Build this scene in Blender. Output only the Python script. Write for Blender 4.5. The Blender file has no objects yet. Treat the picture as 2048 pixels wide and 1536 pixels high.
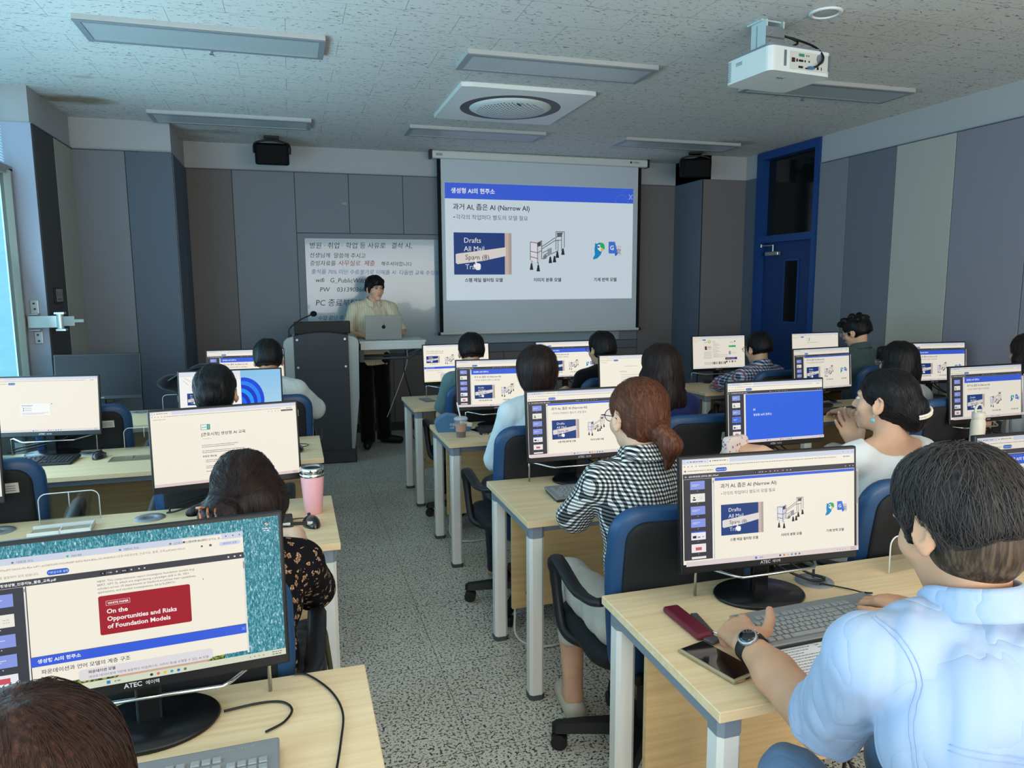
import bpy, bmesh, math, random
import numpy as np
import openvdb as vdb
from mathutils import Vector, Matrix, Euler

# ------------------------------------------------------------ camera, light, exposure
SC = bpy.context.scene
COL = SC.collection
PI = math.pi
F_PX, PITCH, YAW, ROLL, CAM_H = 1455.2, .1357, .2931, -.0059, 1.6065


def cam_axes():
    cy, sy = math.cos(YAW), math.sin(YAW)
    f = Vector((sy, cy, 0)); r = Vector((cy, -sy, 0)); u = Vector((0, 0, 1))
    cp, sp = math.cos(PITCH), math.sin(PITCH)
    f2 = f * cp - u * sp; u2 = u * cp + f * sp
    cr, sr = math.cos(ROLL), math.sin(ROLL)
    return r * cr + u2 * sr, u2 * cr - r * sr, f2


cam = bpy.data.cameras.new('camera')
cam.sensor_fit = 'HORIZONTAL'; cam.sensor_width = 36.0; cam.lens = 36.0 * F_PX / 2048.0
cam.clip_start = .02; cam.clip_end = 60
camo = bpy.data.objects.new('camera', cam); COL.objects.link(camo)
_r, _u, _f = cam_axes()
_m = Matrix(((_r.x, _u.x, -_f.x, 0), (_r.y, _u.y, -_f.y, 0), (_r.z, _u.z, -_f.z, CAM_H), (0, 0, 0, 1)))
camo.matrix_world = _m
SC.camera = camo
SC.view_settings.view_transform = 'Standard'
SC.view_settings.look = 'None'
SC.view_settings.exposure = 0.0
SC.view_settings.gamma = 1.0
SC.view_settings.use_curve_mapping = False
SC.cycles.max_bounces = 5
SC.cycles.diffuse_bounces = 3
SC.cycles.glossy_bounces = 2
SC.cycles.transmission_bounces = 4
SC.cycles.transparent_max_bounces = 8
SC.cycles.sample_clamp_indirect = 4
SC.cycles.caustics_reflective = False
SC.cycles.caustics_refractive = False
SC.cycles.use_denoising = True

W = bpy.data.worlds.new('sky'); SC.world = W; W.use_nodes = True
W.node_tree.nodes['Background'].inputs[0].default_value = (.55, .75, 1, 1)
W.node_tree.nodes['Background'].inputs[1].default_value = .6


def area(name, loc, rot, sx, sy, power, color):
    l = bpy.data.lights.new(name, 'AREA'); l.shape = 'RECTANGLE'; l.size = sx; l.size_y = sy
    l.energy = power; l.color = color
    o = bpy.data.objects.new(name, l); COL.objects.link(o); o.location = loc; o.rotation_euler = rot
    return o


# daylight through the long window on the left, and through the windows at the back of the room
WIN_COL = (.50, .80, 1.0)
area('window_daylight', (-1.80, 2.1, 1.60), (0, -PI / 2 - .38, 0), 1.7, 7.4, 195, WIN_COL)
area('rear_window_daylight', (1.8, -2.4, 1.75), (PI / 2, 0, 0), 5.6, 1.7, 225, (1.0, .93, .85))

# ------------------------------------------------------------ helpers
def lin(c):
    return tuple(((v / 255) / 12.92 if v / 255 <= .04045 else ((v / 255 + .055) / 1.055) ** 2.4) for v in c)


MATS = {}


def mat(name, c=(200, 200, 200), rough=.5, metal=0., spec=.5, emit=None, es=1., alpha=1., trans=0., coat=0., sheen=0., ior=1.45, sss=0.):
    if name in MATS: return MATS[name]
    m = bpy.data.materials.new(name); m.use_nodes = True
    b = m.node_tree.nodes['Principled BSDF']
    b.inputs['Base Color'].default_value = (*lin(c), 1)
    b.inputs['Roughness'].default_value = rough; b.inputs['Metallic'].default_value = metal
    b.inputs['Specular IOR Level'].default_value = spec; b.inputs['IOR'].default_value = ior
    b.inputs['Alpha'].default_value = alpha; b.inputs['Transmission Weight'].default_value = trans
    b.inputs['Coat Weight'].default_value = coat; b.inputs['Sheen Weight'].default_value = sheen
    if sss:
        b.inputs['Subsurface Weight'].default_value = sss; b.inputs['Subsurface Scale'].default_value = .01
    if emit is not None:
        b.inputs['Emission Color'].default_value = (*lin(emit), 1); b.inputs['Emission Strength'].default_value = es
    MATS[name] = m
    return m


def nodes(m):
    return m.node_tree, m.node_tree.nodes['Principled BSDF']


def N(nt, t, **kw):
    n = nt.nodes.new(t)
    for k, v in kw.items():
        if k.startswith('i_'):
            key = k[2:]
            key = int(key) if key.isdigit() else key.replace('_', ' ')
            n.inputs[key].default_value = v
        else: setattr(n, k, v)
    return n


def ramp(nt, stops, interp='LINEAR'):
    n = nt.nodes.new('ShaderNodeValToRGB'); cr = n.color_ramp; cr.interpolation = interp
    while len(cr.elements) > 1: cr.elements.remove(cr.elements[-1])
    for i, (p, c) in enumerate(stops):
        e = cr.elements[0] if i == 0 else cr.elements.new(p)
        e.position = p; e.color = (*lin(c), 1)
    return n


def coords(nt, scale=(1, 1, 1), rot=(0, 0, 0), loc=(0, 0, 0)):
    tc = nt.nodes.new('ShaderNodeTexCoord'); mp = nt.nodes.new('ShaderNodeMapping')
    mp.inputs['Scale'].default_value = scale; mp.inputs['Rotation'].default_value = rot; mp.inputs['Location'].default_value = loc
    nt.links.new(tc.outputs['Object'], mp.inputs['Vector'])
    return mp.outputs[0]


def bump(nt, b, sock, strength=.2, dist=.002):
    n = nt.nodes.new('ShaderNodeBump'); n.inputs['Strength'].default_value = strength; n.inputs['Distance'].default_value = dist
    nt.links.new(sock, n.inputs['Height']); nt.links.new(n.outputs[0], b.inputs['Normal'])


def emat(name, c, s=1.0):
    """a colour shown by a lit screen"""
    if name in MATS: return MATS[name]
    m = bpy.data.materials.new(name); m.use_nodes = True; nt = m.node_tree
    b = nt.nodes['Principled BSDF']
    b.inputs['Base Color'].default_value = (.008, .008, .008, 1); b.inputs['Roughness'].default_value = .4; b.inputs['Specular IOR Level'].default_value = .15
    b.inputs['Emission Color'].default_value = (*lin(c), 1); b.inputs['Emission Strength'].default_value = s
    m.cycles.emission_sampling = 'NONE' if False else 'AUTO'
    MATS[name] = m
    return m


def rgb(c, k=''):
    return emat('screen_%s%d_%d_%d' % (k, *c), c, {'': .95, 'p': .80, 'd': .62}[k])


class MB:
    """collects faces; build() links them as one mesh object"""

    def __init__(s):
        s.v = []; s.f = []; s.mi = []; s.mats = []; s.sm = []; s.M = Matrix.Identity(4); s.cur = 0; s.smooth = False

    def mat(s, m):
        if m not in s.mats: s.mats.append(m)
        s.cur = s.mats.index(m); return s

    def add(s, vs, fs, smooth=None):
        o = len(s.v); M = s.M
        s.v += [tuple(M @ Vector(v)) for v in vs]
        s.f += [tuple(i + o for i in f) for f in fs]
        s.mi += [s.cur] * len(fs); s.sm += [s.smooth if smooth is None else smooth] * len(fs)
        return s

    def box(s, c, d, rot=None):
        x, y, z = (q / 2 for q in d)
        vs = [Vector((i * x, j * y, k * z)) for i in (-1, 1) for j in (-1, 1) for k in (-1, 1)]
        if rot is not None: vs = [rot @ v for v in vs]
        vs = [v + Vector(c) for v in vs]
        return s.add(vs, [(0, 1, 3, 2), (4, 6, 7, 5), (0, 4, 5, 1), (2, 3, 7, 6), (0, 2, 6, 4), (1, 5, 7, 3)], False)

    def b(s, x0, x1, y0, y1, z0, z1):
        return s.box(((x0 + x1) / 2, (y0 + y1) / 2, (z0 + z1) / 2), (x1 - x0, y1 - y0, z1 - z0))

    def rbox(s, c, d, r=.005, seg=2, rot=None, axis=None):
        """box with rounded edges; axis limits the rounding to edges along it"""
        bm = bmesh.new(); bmesh.ops.create_cube(bm, size=1)
        for v in bm.verts: v.co = Vector((v.co.x * d[0], v.co.y * d[1], v.co.z * d[2]))
        ed = bm.edges[:]
        if axis is not None:
            ed = [e for e in ed if abs((e.verts[0].co - e.verts[1].co).normalized()[axis]) > .9]
        bmesh.ops.bevel(bm, geom=ed, offset=r, segments=seg, profile=.5, affect='EDGES')
        R = rot if rot is not None else Matrix.Identity(3)
        bm.verts.index_update()
        vs = [R @ v.co + Vector(c) for v in bm.verts]; fs = [[v.index for v in f.verts] for f in bm.faces]
        bm.free()
        return s.add(vs, fs, False)

    def cyl(s, p0, p1, r0, r1=None, n=16, caps=True, smooth=True):
        r1 = r0 if r1 is None else r1
        p0 = Vector(p0); p1 = Vector(p1); d = (p1 - p0).normalized()
        a = d.orthogonal().normalized(); b = d.cross(a)
        vs = []
        for p, r in ((p0, r0), (p1, r1)):
            for i in range(n):
                t = 2 * PI * i / n; vs.append(p + (a * math.cos(t) + b * math.sin(t)) * r)
        s.add(vs, [(i, (i + 1) % n, n + (i + 1) % n, n + i) for i in range(n)], smooth)
        if caps:
            s.add(vs[:n], [tuple(range(n))[::-1]], False); s.add(vs[n:], [tuple(range(n))], False)
        return s

    def tube(s, pts, r, n=8, closed=False, caps=True, samp=0):
        pts = [Vector(p) for p in pts]
        if samp: pts = spline(pts, samp, closed)
        m = len(pts); rr = r if isinstance(r, (list, tuple)) else [r] * m
        up = None; vs = []
        for i, p in enumerate(pts):
            a = pts[(i - 1) % m] if (i > 0 or closed) else p
            b = pts[(i + 1) % m] if (i < m - 1 or closed) else p
            t = (b - a).normalized()
            if up is None: up = t.orthogonal().normalized()
            up = (up - t * up.dot(t)).normalized(); w = t.cross(up)
            for k in range(n):
                q = 2 * PI * k / n; vs.append(p + (up * math.cos(q) + w * math.sin(q)) * rr[i])
        L = m if closed else m - 1
        fs = [(i * n + k, i * n + (k + 1) % n, ((i + 1) % m) * n + (k + 1) % n, ((i + 1) % m) * n + k) for i in range(L) for k in range(n)]
        if caps and not closed: fs += [tuple(range(n))[::-1], tuple((m - 1) * n + k for k in range(n))]
        return s.add(vs, fs, True)

    def lathe(s, prof, n=24, c=(0, 0, 0), smooth=True, R=None):
        vs = []; c = Vector(c)
        for (r, z) in prof:
            for i in range(n):
                t = 2 * PI * i / n; v = Vector((r * math.cos(t), r * math.sin(t), z))
                if R is not None: v = R @ v
                vs.append(v + c)
        m = len(prof)
        fs = [(j * n + i, j * n + (i + 1) % n, (j + 1) * n + (i + 1) % n, (j + 1) * n + i) for j in range(m - 1) for i in range(n)]
        s.add(vs, fs, smooth)
        s.add(vs[:n], [tuple(range(n))[::-1]], False); s.add(vs[-n:], [tuple(range(n))], False)
        return s

    def prism(s, poly, h0, h1, T=None, smooth=False):
        """poly in local xy, extruded in z from h0 to h1, moved by T (4x4)"""
        n = len(poly); T = T or Matrix.Identity(4)
        vs = [T @ Vector((x, y, h0)) for x, y in poly] + [T @ Vector((x, y, h1)) for x, y in poly]
        s.add(vs, [(i, (i + 1) % n, n + (i + 1) % n, n + i) for i in range(n)], smooth)
        return s.add(vs, [tuple(range(n))[::-1], tuple(range(n, 2 * n))], False)

    def sheet(s, fn, nu, nv, smooth=True):
        vs = [fn(i / nu, j / nv) for j in range(nv + 1) for i in range(nu + 1)]
        return s.add(vs, [(j * (nu + 1) + i, j * (nu + 1) + i + 1, (j + 1) * (nu + 1) + i + 1, (j + 1) * (nu + 1) + i) for j in range(nv) for i in range(nu)], smooth)

    def ell(s, c, r, n=12, m=8, R=None):
        prof = []
        vs = []; c = Vector(c)
        for j in range(m + 1):
            a = PI * j / m
            for i in range(n):
                t = 2 * PI * i / n; v = Vector((math.sin(a) * math.cos(t) * r[0], math.sin(a) * math.sin(t) * r[1], -math.cos(a) * r[2]))
                if R is not None: v = R @ v
                vs.append(v + c)
        return s.add(vs, [(j * n + i, j * n + (i + 1) % n, (j + 1) * n + (i + 1) % n, (j + 1) * n + i) for j in range(m) for i in range(n)], True)

    def build(s, name, m=None, parent=None, loc=None):
        me = bpy.data.meshes.new(name)
        me.from_pydata(s.v, [], s.f)
        if not s.mats: s.mats = [m]
        for q in s.mats: me.materials.append(q)
        me.polygons.foreach_set('material_index', s.mi); me.polygons.foreach_set('use_smooth', s.sm)
        me.update()
        o = bpy.data.objects.new(name, me); COL.objects.link(o)
        if parent is not None: o.parent = parent
        if loc is not None: o.location = loc
        return o


def spline(P, k, closed=False):
    out = []; n = len(P)
    rng = range(n if closed else n - 1)
    for i in rng:
        g = (lambda j: P[j % n]) if closed else (lambda j: P[max(0, min(n - 1, j))])
        a, b, c, d = g(i - 1), g(i), g(i + 1), g(i + 2)
        for q in range(k):
            t = q / k
            out.append(.5 * ((2 * b) + (c - a) * t + (2 * a - 5 * b + 4 * c - d) * t * t + (3 * b - a - 3 * c + d) * t ** 3))
    if not closed: out.append(P[-1])
    return out


def rrect(w, h, r, n=5, cx=0, cy=0):
    out = []
    for sx, sy, a0 in ((1, 1, 0), (-1, 1, 90), (-1, -1, 180), (1, -1, 270)):
        for i in range(n + 1):
            a = math.radians(a0 + 90 * i / n)
            out.append((cx + sx * (w / 2 - r) + r * math.cos(a), cy + sy * (h / 2 - r) + r * math.sin(a)))
    return out


def tag(o, label, cat, group=None, kind=None):
    if kind: o['kind'] = kind
    if label: o['label'] = label
    if cat: o['category'] = cat
    if group: o['group'] = group
    return o


def thing(name, label, cat, loc=(0, 0, 0), rz=0, group=None):
    o = bpy.data.objects.new(name, None); o.empty_display_size = .1; COL.objects.link(o)
    o.location = loc; o.rotation_euler = (0, 0, rz)
    return tag(o, label, cat, group)


def struct(o):
    o['kind'] = 'structure'; return o


def dup(src, loc, rz, label, group=None, skip=()):
    r = src.copy(); COL.objects.link(r); r.location = loc; r.rotation_euler = (0, 0, rz); r['label'] = label
    if group: r['group'] = group
    for ch in src.children:
        if ch.name.split('.')[0] in skip: continue
        c = ch.copy(); COL.objects.link(c); c.parent = r
        for g in ch.children:
            d = g.copy(); COL.objects.link(d); d.parent = c
    return r


_tc = {}


def text_mesh(txt, size, align='LEFT', bold=0., shear=0.):
    key = (txt, size, align, bold, shear)
    if key in _tc: return _tc[key]
    cu = bpy.data.curves.new('writing', 'FONT'); cu.body = txt; cu.size = size; cu.align_x = align; cu.resolution_u = 2
    cu.offset = bold; cu.shear = shear
    o = bpy.data.objects.new('writing', cu); COL.objects.link(o)
    bpy.context.view_layer.update()
    me = o.evaluated_get(bpy.context.evaluated_depsgraph_get()).to_mesh()
    r = ([v.co.copy() for v in me.vertices], [tuple(p.vertices) for p in me.polygons])
    bpy.data.objects.remove(o); bpy.data.curves.remove(cu)
    _tc[key] = r
    return r


def put_text(mb, txt, T, size, m, align='LEFT', bold=0., shear=0.):
    """flat writing in the xy plane of T"""
    vs, fs = text_mesh(txt, size, align, bold, shear)
    mb.mat(m); mb.add([T @ v for v in vs], fs, False)


def hide_edges():
    pass

# ------------------------------------------------------------ what the screens show
class Paint:
    """draws flat shapes on a lit panel; x 0..1 to the right, y down, unit = panel width"""

    def __init__(s, mb, T, w, k=''):
        s.mb = mb; s.T = T; s.w = w; s.k = k; s.z = 0; s.asp = .5625; s.clip = None

    def up(s): s.z += .00012

    def P(s, x, y): return s.T @ Vector((x * s.w, -y * s.w, s.z))

    def poly(s, pts, c, m=None):
        s.up(); s.mb.mat(m or rgb(c, s.k))
        s.mb.add([s.P(x, y) for x, y in pts][::-1], [tuple(range(len(pts)))], False)

    def rect(s, x0, y0, x1, y1, c, m=None): s.poly([(x0, y0), (x1, y0), (x1, y1), (x0, y1)], c, m)

    def rr(s, x0, y0, x1, y1, r, c):
        s.poly([(x, y) for x, y in rrect(x1 - x0, y1 - y0, r, 4, (x0 + x1) / 2, (y0 + y1) / 2)], c)

    def disc(s, x, y, r, c, n=16, ry=None):
        s.poly([(x + r * math.cos(2 * PI * i / n), y - (ry or r) * math.sin(2 * PI * i / n)) for i in range(n)][::-1], c)

    def text(s, x, y, t, size, c, align='LEFT', bold=0.):
        s.up(); put_text(s.mb, t, s.T @ Matrix.Translation((x * s.w, -y * s.w, s.z)), round(size * s.w, 5), rgb(c, s.k), align, bold * s.w)

    def line(s, pts, w, c):
        for (x0, y0), (x1, y1) in zip(pts, pts[1:]):
            dx, dy = x1 - x0, y1 - y0; l = math.hypot(dx, dy) or 1; nx, ny = -dy / l * w / 2, dx / l * w / 2
            s.poly([(x0 + nx, y0 + ny), (x1 + nx, y1 + ny), (x1 - nx, y1 - ny), (x0 - nx, y0 - ny)], c)

    def dashes(s, x, y, wd, c, h=.003, seed=0):
        """a line of type too small to read"""
        r = random.Random(seed + int(x * 1000) + int(y * 3777)); e = x + wd; s.up(); s.mb.mat(rgb(c, s.k)); vs = []; fs = []
        while x < e:
            l = r.uniform(.003, .011); l = min(l, e - x); o = len(vs)
            vs += [s.P(x, y + h), s.P(x + l, y + h), s.P(x + l, y), s.P(x, y)]; fs.append((o, o + 1, o + 2, o + 3)); x += l + .003
        s.mb.add(vs, fs, False)


BLUE = (58, 98, 222); INK = (45, 48, 66); PAPER = (246, 240, 224)


def robot(p, X, Y, w):
    """line drawing of a wheeled cabinet robot, in a box at X, Y of width w"""
    q = lambda x, y: (X + x * w, Y + y * w)
    G = (70, 72, 80); Lg = (205, 205, 212); L = .012 * w / .16 * .16
    p.poly([q(.02, .28), q(.34, .24), q(.34, .72), q(.22, .82), q(.02, .76)], (214, 212, 222))
    p.poly([q(.02, .28), q(.22, .31), q(.22, .82), q(.02, .76)], (228, 226, 236))
    p.poly([q(.22, .29), q(.32, .27), q(.32, .38), q(.22, .40)], G)
    for a, b in (((.02, .28), (.22, .31)), ((.22, .31), (.34, .24)), ((.02, .28), (.02, .76)), ((.22, .31), (.22, .84)), ((.34, .24), (.34, .72)), ((.02, .52), (.22, .56)), ((.22, .56), (.34, .5)), ((.02, .66), (.22, .71)),
                 ((.34, .46), (.74, .22)), ((.34, .40), (.72, .16)), ((.34, .72), (.8, .5)), ((.36, .56), (.62, .44)), ((.4, .62), (.58, .52)), ((.74, 0), (.98, 0)), ((.74, 0), (.74, .48)), ((.98, 0), (.98, .42)), ((.74, .14), (.92, .12)), ((.74, .24), (.9, .22)), ((.9, .1), (.9, .5)), ((.8, .2), (.8, .5)), ((.06, .76), (.06, .86)), ((.24, .8), (.24, .9))):
        p.line([q(*a), q(*b)], .016 * w, G)
    p.poly([q(.76, .03), q(.94, .02), q(.9, .12), q(.78, .13)], (96, 96, 104))
    p.poly([q(.5, .46), q(.62, .42), q(.62, .6), q(.5, .64)], (150, 150, 158)); p.poly([q(.38, .64), q(.48, .6), q(.48, .7), q(.38, .74)], (120, 120, 128))
    for x, y in ((.05, .84), (.24, .88), (.70, .64), (.78, .52), (.94, .44), (.58, .66)):
        p.poly([q(x - .02, y), q(x + .02, y), q(x + .05, y + .17), q(x - .05, y + .17)], (38, 40, 46))


def parrot(p, X, Y, w):
    q = lambda x, y: (X + x * w, Y + y * w)
    p.poly([q(.2, .12), q(.36, .18), q(.62, .06), q(.84, .2), q(.84, .62), q(.7, 1.02), q(.4, 1.3), q(.1, 1.38), q(.04, 1.3), q(.2, 1.0), q(.16, .6), q(.2, .3)], (20, 140, 200))
    p.poly([q(.44, .26), q(.84, .2), q(.84, .62), q(.7, .78), q(.44, .6)], (235, 240, 238)); p.disc(*q(.52, .42), .07 * w, (30, 40, 60))
    p.poly([q(.6, .1), q(.8, .08), q(.98, .2), q(1.04, .46), q(1.0, .62), q(.66, .44)], (40, 178, 110)); p.poly([q(.7, .5), q(.98, .62), q(.84, .72), q(.7, .7)], (232, 190, 60))


def translate_icon(p, X, Y, w):
    q = lambda x, y: (X + x * w, Y + y * w)
    p.poly([q(.5, .28), q(1.02, .28), q(1.02, 1.02), q(.5, 1.02)], (208, 206, 206)); p.text(*q(.62, .86), '文', .42 * w, (100, 104, 112))
    p.poly([q(0, 0), q(.5, 0), q(.76, .86), q(.06, .86), q(0, .8)], (66, 118, 216)); p.poly([q(.5, .86), q(.76, .86), q(.56, 1.08)], (50, 84, 190))
    p.text(*q(.1, .6), 'G', .46 * w, (240, 244, 250), bold=.008 * w)


def mail_photo(p, x0, y0, x1, y1):
    w = x1 - x0; h = y1 - y0; q = lambda x, y: (x0 + x * w, y0 + y * h)
    p.rect(x0, y0, x1, y1, (28, 62, 128)); p.rect(*q(.88, 0), x1, y1, (205, 184, 172)); p.rect(*q(.95, 0), x1, y1, (176, 164, 160))
    p.poly([q(.03, .52), q(.06, .5), q(.5, .42), q(.9, .34), q(.9, .55), q(.5, .67), q(.06, .75), q(.03, .72)], (226, 220, 216))
    s = .118 * w
    p.text(*q(.17, .24), 'Drafts', s, (238, 240, 246)); p.text(*q(.17, .44), 'All Mail', s, (238, 240, 246)); p.text(*q(.19, .64), 'Spam (8)', s, (60, 62, 74)); p.text(*q(.19, .87), 'Trash', s, (220, 226, 238))
    a = lambda x, y: q(.36 + x * .1, .62 + y * .2)
    p.poly([a(0, .0), a(.2, 0), a(.25, .5), a(.9, .6), a(1, .9), a(.8, 1.35), a(.2, 1.35), a(-.3, .8), a(-.1, .6), a(.05, .75)], (250, 250, 250))


def slide(p, X, Y, w, cut=0., cap=1.):
    """the lecture slide: header, title, three pictures with captions"""
    q = lambda x, y: (X + x * w, Y + y * w)
    t = lambda x, y, s, sz, c=INK, al='LEFT', b=0: p.text(*q(x, y), s, sz * w, c, al, b * w)
    if cut < .07:
        p.rect(*q(0, 0), X + w, Y + .075 * w, BLUE); t(.03, .047, '생성형 AI의 현주소', .028, (240, 243, 250), b=.0006)
        for k in range(16):
            a = 2 * PI * k / 16
            if q(0, .066 - .035 * math.sin(a))[1] < Y + .075 * w: p.disc(*q(.935 + .035 * math.cos(a), .066 - .035 * math.sin(a)), .0018 * w, (130, 158, 240), 6)
        p.line([q(.975, .03), q(.995, .055)], .006 * w, (130, 158, 240)); p.line([q(.995, .03), q(.975, .055)], .006 * w, (130, 158, 240))
    t(.038, .125, '과거 AI, 좁은 AI (Narrow AI)', .033, b=.0004)
    t(.04, .172, '•', .026); t(.052, .172, '각각의 작업마다 별도의 모델 필요', .0265, (70, 72, 88))
    mail_photo(p, *q(.04, .236), *q(.335, .44)); robot(p, *q(.43, .225), .19 * w); parrot(p, *q(.772, .272), .066 * w); translate_icon(p, *q(.862, .272), .07 * w)
    for x, s in ((.19, '스팸 메일 필터링 모델'), (.525, '이미지 분류 모델'), (.845, '기계 번역 모델')): t(x, .475, s, .0215, (50, 52, 60), 'CENTER', .0005)


def thumbs(p, x0, x1, y, n, sel=-1, pitch=.067, top=.104, low=.53):
    kinds = [(138, 154, 228), (238, 236, 226), (138, 154, 228), (138, 154, 228), (240, 240, 240), (240, 236, 236), (236, 232, 228), (236, 232, 232), (238, 236, 232)]
    w = x1 - x0; h = w * .5625
    for i in range(n):
        a = y + i * pitch; b = min(a + h, low); a2 = max(a, top)
        if a2 >= b: continue
        if i == sel: p.rect(x0 - .003, a2 - .003, x1 + .003, b + .003, (120, 160, 240))
        p.rect(x0, a2, x1, b, kinds[i] if i != sel else (66, 112, 225))
        if b - a2 < h * .9: continue
        if kinds[i][0] == 138 or i == sel: p.rect(x0 + w * .1, a + h * .4, x0 + w * .62, a + h * .46, (214, 222, 250)); p.rect(x0 + w * .1, a + h * .55, x0 + w * .45, a + h * .6, (214, 222, 250))
        elif i == 1: p.disc(x0 + w * .25, a + h * .45, w * .06, (60, 60, 70)); p.rect(x0 + w * .15, a + h * .62, x0 + w * .37, a + h * .8, (60, 60, 70)); p.dashes(x0 + w * .6, a + h * .4, w * .25, (190, 185, 175)); p.dashes(x0 + w * .6, a + h * .6, w * .25, (190, 185, 175))
        elif i == 4: p.rect(x0, a, x1, a + h * .13, BLUE); p.rect(x0 + w * .1, a + h * .5, x0 + w * .35, a + h * .8, (36, 44, 70)); p.dashes(x0 + w * .45, a + h * .6, w * .18, (60, 60, 70), .008); p.dashes(x0 + w * .76, a + h * .6, w * .14, (70, 130, 180), .005)
        elif i == 5: p.rect(x0 + w * .28, a + h * .38, x0 + w * .7, a + h * .75, (206, 96, 104))
        else: p.rect(x0 + w * .3, a + h * .4, x0 + w * .85, a + h * .72, (205, 198, 194))
        p.dashes(x0 + w * .46, a + h + .006, .004, (220, 220, 225))


def taskbar(p, y0=.532, c=(226, 212, 212)):
    p.rect(0, y0, 1, .5625, c); y = (y0 + .5625) / 2
    p.rect(.385, y - .006, .397, y + .006, (40, 130, 210)); p.dashes(.41, y - .002, .022, (120, 120, 130), .004)
    for i, cc in enumerate([(50, 50, 60), (230, 110, 90), (236, 190, 70), (40, 160, 190), (40, 110, 200), (90, 130, 90)]): p.disc(.53 + .0225 * i, y, .0055, cc, 10)
    for i in range(4): p.disc(.87 + .016 * i, y, .0022, (90, 90, 100), 6)
    p.dashes(.95, y - .007, .035, (90, 90, 100), .003); p.dashes(.95, y + .002, .035, (90, 90, 100), .003)


def browser(p, dark=True, tabs=2, button=True, strip=(208, 216, 232)):
    p.rect(0, 0, 1, .5625, PAPER); p.rect(0, 0, 1, .026, strip)
    for i in range(tabs):
        x = .03 + .125 * i
        p.rect(x - .01, .004, x + .108, .026, PAPER if i == tabs - 1 else (222, 226, 238)); p.disc(x, .015, .004, (70, 90, 130) if i else (70, 180, 190), 8); p.dashes(x + .012, .012, .075, (100, 104, 120), .005)
        p.line([(x + .094, .012), (x + .1, .018)], .001, INK); p.line([(x + .1, .012), (x + .094, .018)], .001, INK)
    for x in (.93, .96, .985): p.disc(x, .012, .0022, (90, 90, 100), 6)
    for x in (.012, .032, .052, .075): p.disc(x, .038, .003, (96, 96, 104), 6)
    p.dashes(.09, .036, .80, (150, 148, 142), .004); p.dashes(.93, .036, .04, (110, 130, 180), .005)
    if button:
        p.disc(.014, .062, .005, (96, 90, 84), 8); p.dashes(.028, .060, .14, (130, 126, 118), .004)
        p.rr(.182, .052, .246, .073, .0100, (26, 92, 196)); p.text(.214, .0665, '기본값으로 설정', .0088, (232, 240, 255), 'CENTER')
    if dark:
        p.rect(0, .077, 1, .105, (66, 66, 74)); p.text(.032, .096, '군포시청생성형_인공지능_활용_교육.pdf', .0098, (228, 228, 232), bold=.0002); p.rect(.011, .089, .02, .091, (228, 228, 232)); p.rect(.011, .093, .02, .095, (228, 228, 232))
        p.rect(.40, .084, .418, .098, (20, 20, 26)); p.text(.405, .0945, '5', .009, (240, 240, 240)); p.text(.421, .0945, '/ 146', .009, (230, 230, 235)); p.rect(.46, .084, .478, .098, (20, 20, 26)); p.text(.4605, .0945, '93%', .008, (235, 235, 240))
        for x in (.447, .492, .518, .535, .565, .59, .61, .94, .965, .985): p.disc(x, .091, .0032, (205, 205, 212), 6)


def scr_slide(p, cut=.06, sel=-1, tb=.537, y0=.116, n=7):
    browser(p); p.rect(0, .105, .158, .537, (58, 58, 66)); thumbs(p, .038, .118, y0, n, sel)
    p.rect(.158, .105, .164, .537, (236, 236, 236)); p.rect(.1595, .116, .1625, .130, (90, 90, 96)); p.rect(.164, .105, .1655, .537, INK)
    X = .170; w = .815
    if cut > .03:
        p.rect(X, .105, X + w, .120, BLUE); slide(p, X, .120 - .075 * w, w, 1)
    else: p.rect(X - .0045, .105, X + w, .109, (30, 30, 36)); slide(p, X, .109, w, 0)
    p.rect(.988, .105, 1, .537, (196, 190, 186)); p.rect(.99, .12, .994, .3, (90, 90, 100)); taskbar(p, tb)


def scr_title(p):
    browser(p); p.rect(0, .105, .158, .537, (58, 58, 66)); thumbs(p, .038, .118, .116, 7, 3)
    p.rect(.158, .105, .166, .537, (236, 236, 236)); p.rect(.170, .107, .992, .537, (50, 102, 226)); taskbar(p, .537)
    p.text(.245, .262, '01', .026, (236, 242, 255), bold=.0007); p.text(.245, .312, '생성형 AI의 현주소', .0245, (226, 236, 255), bold=.0004)


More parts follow.
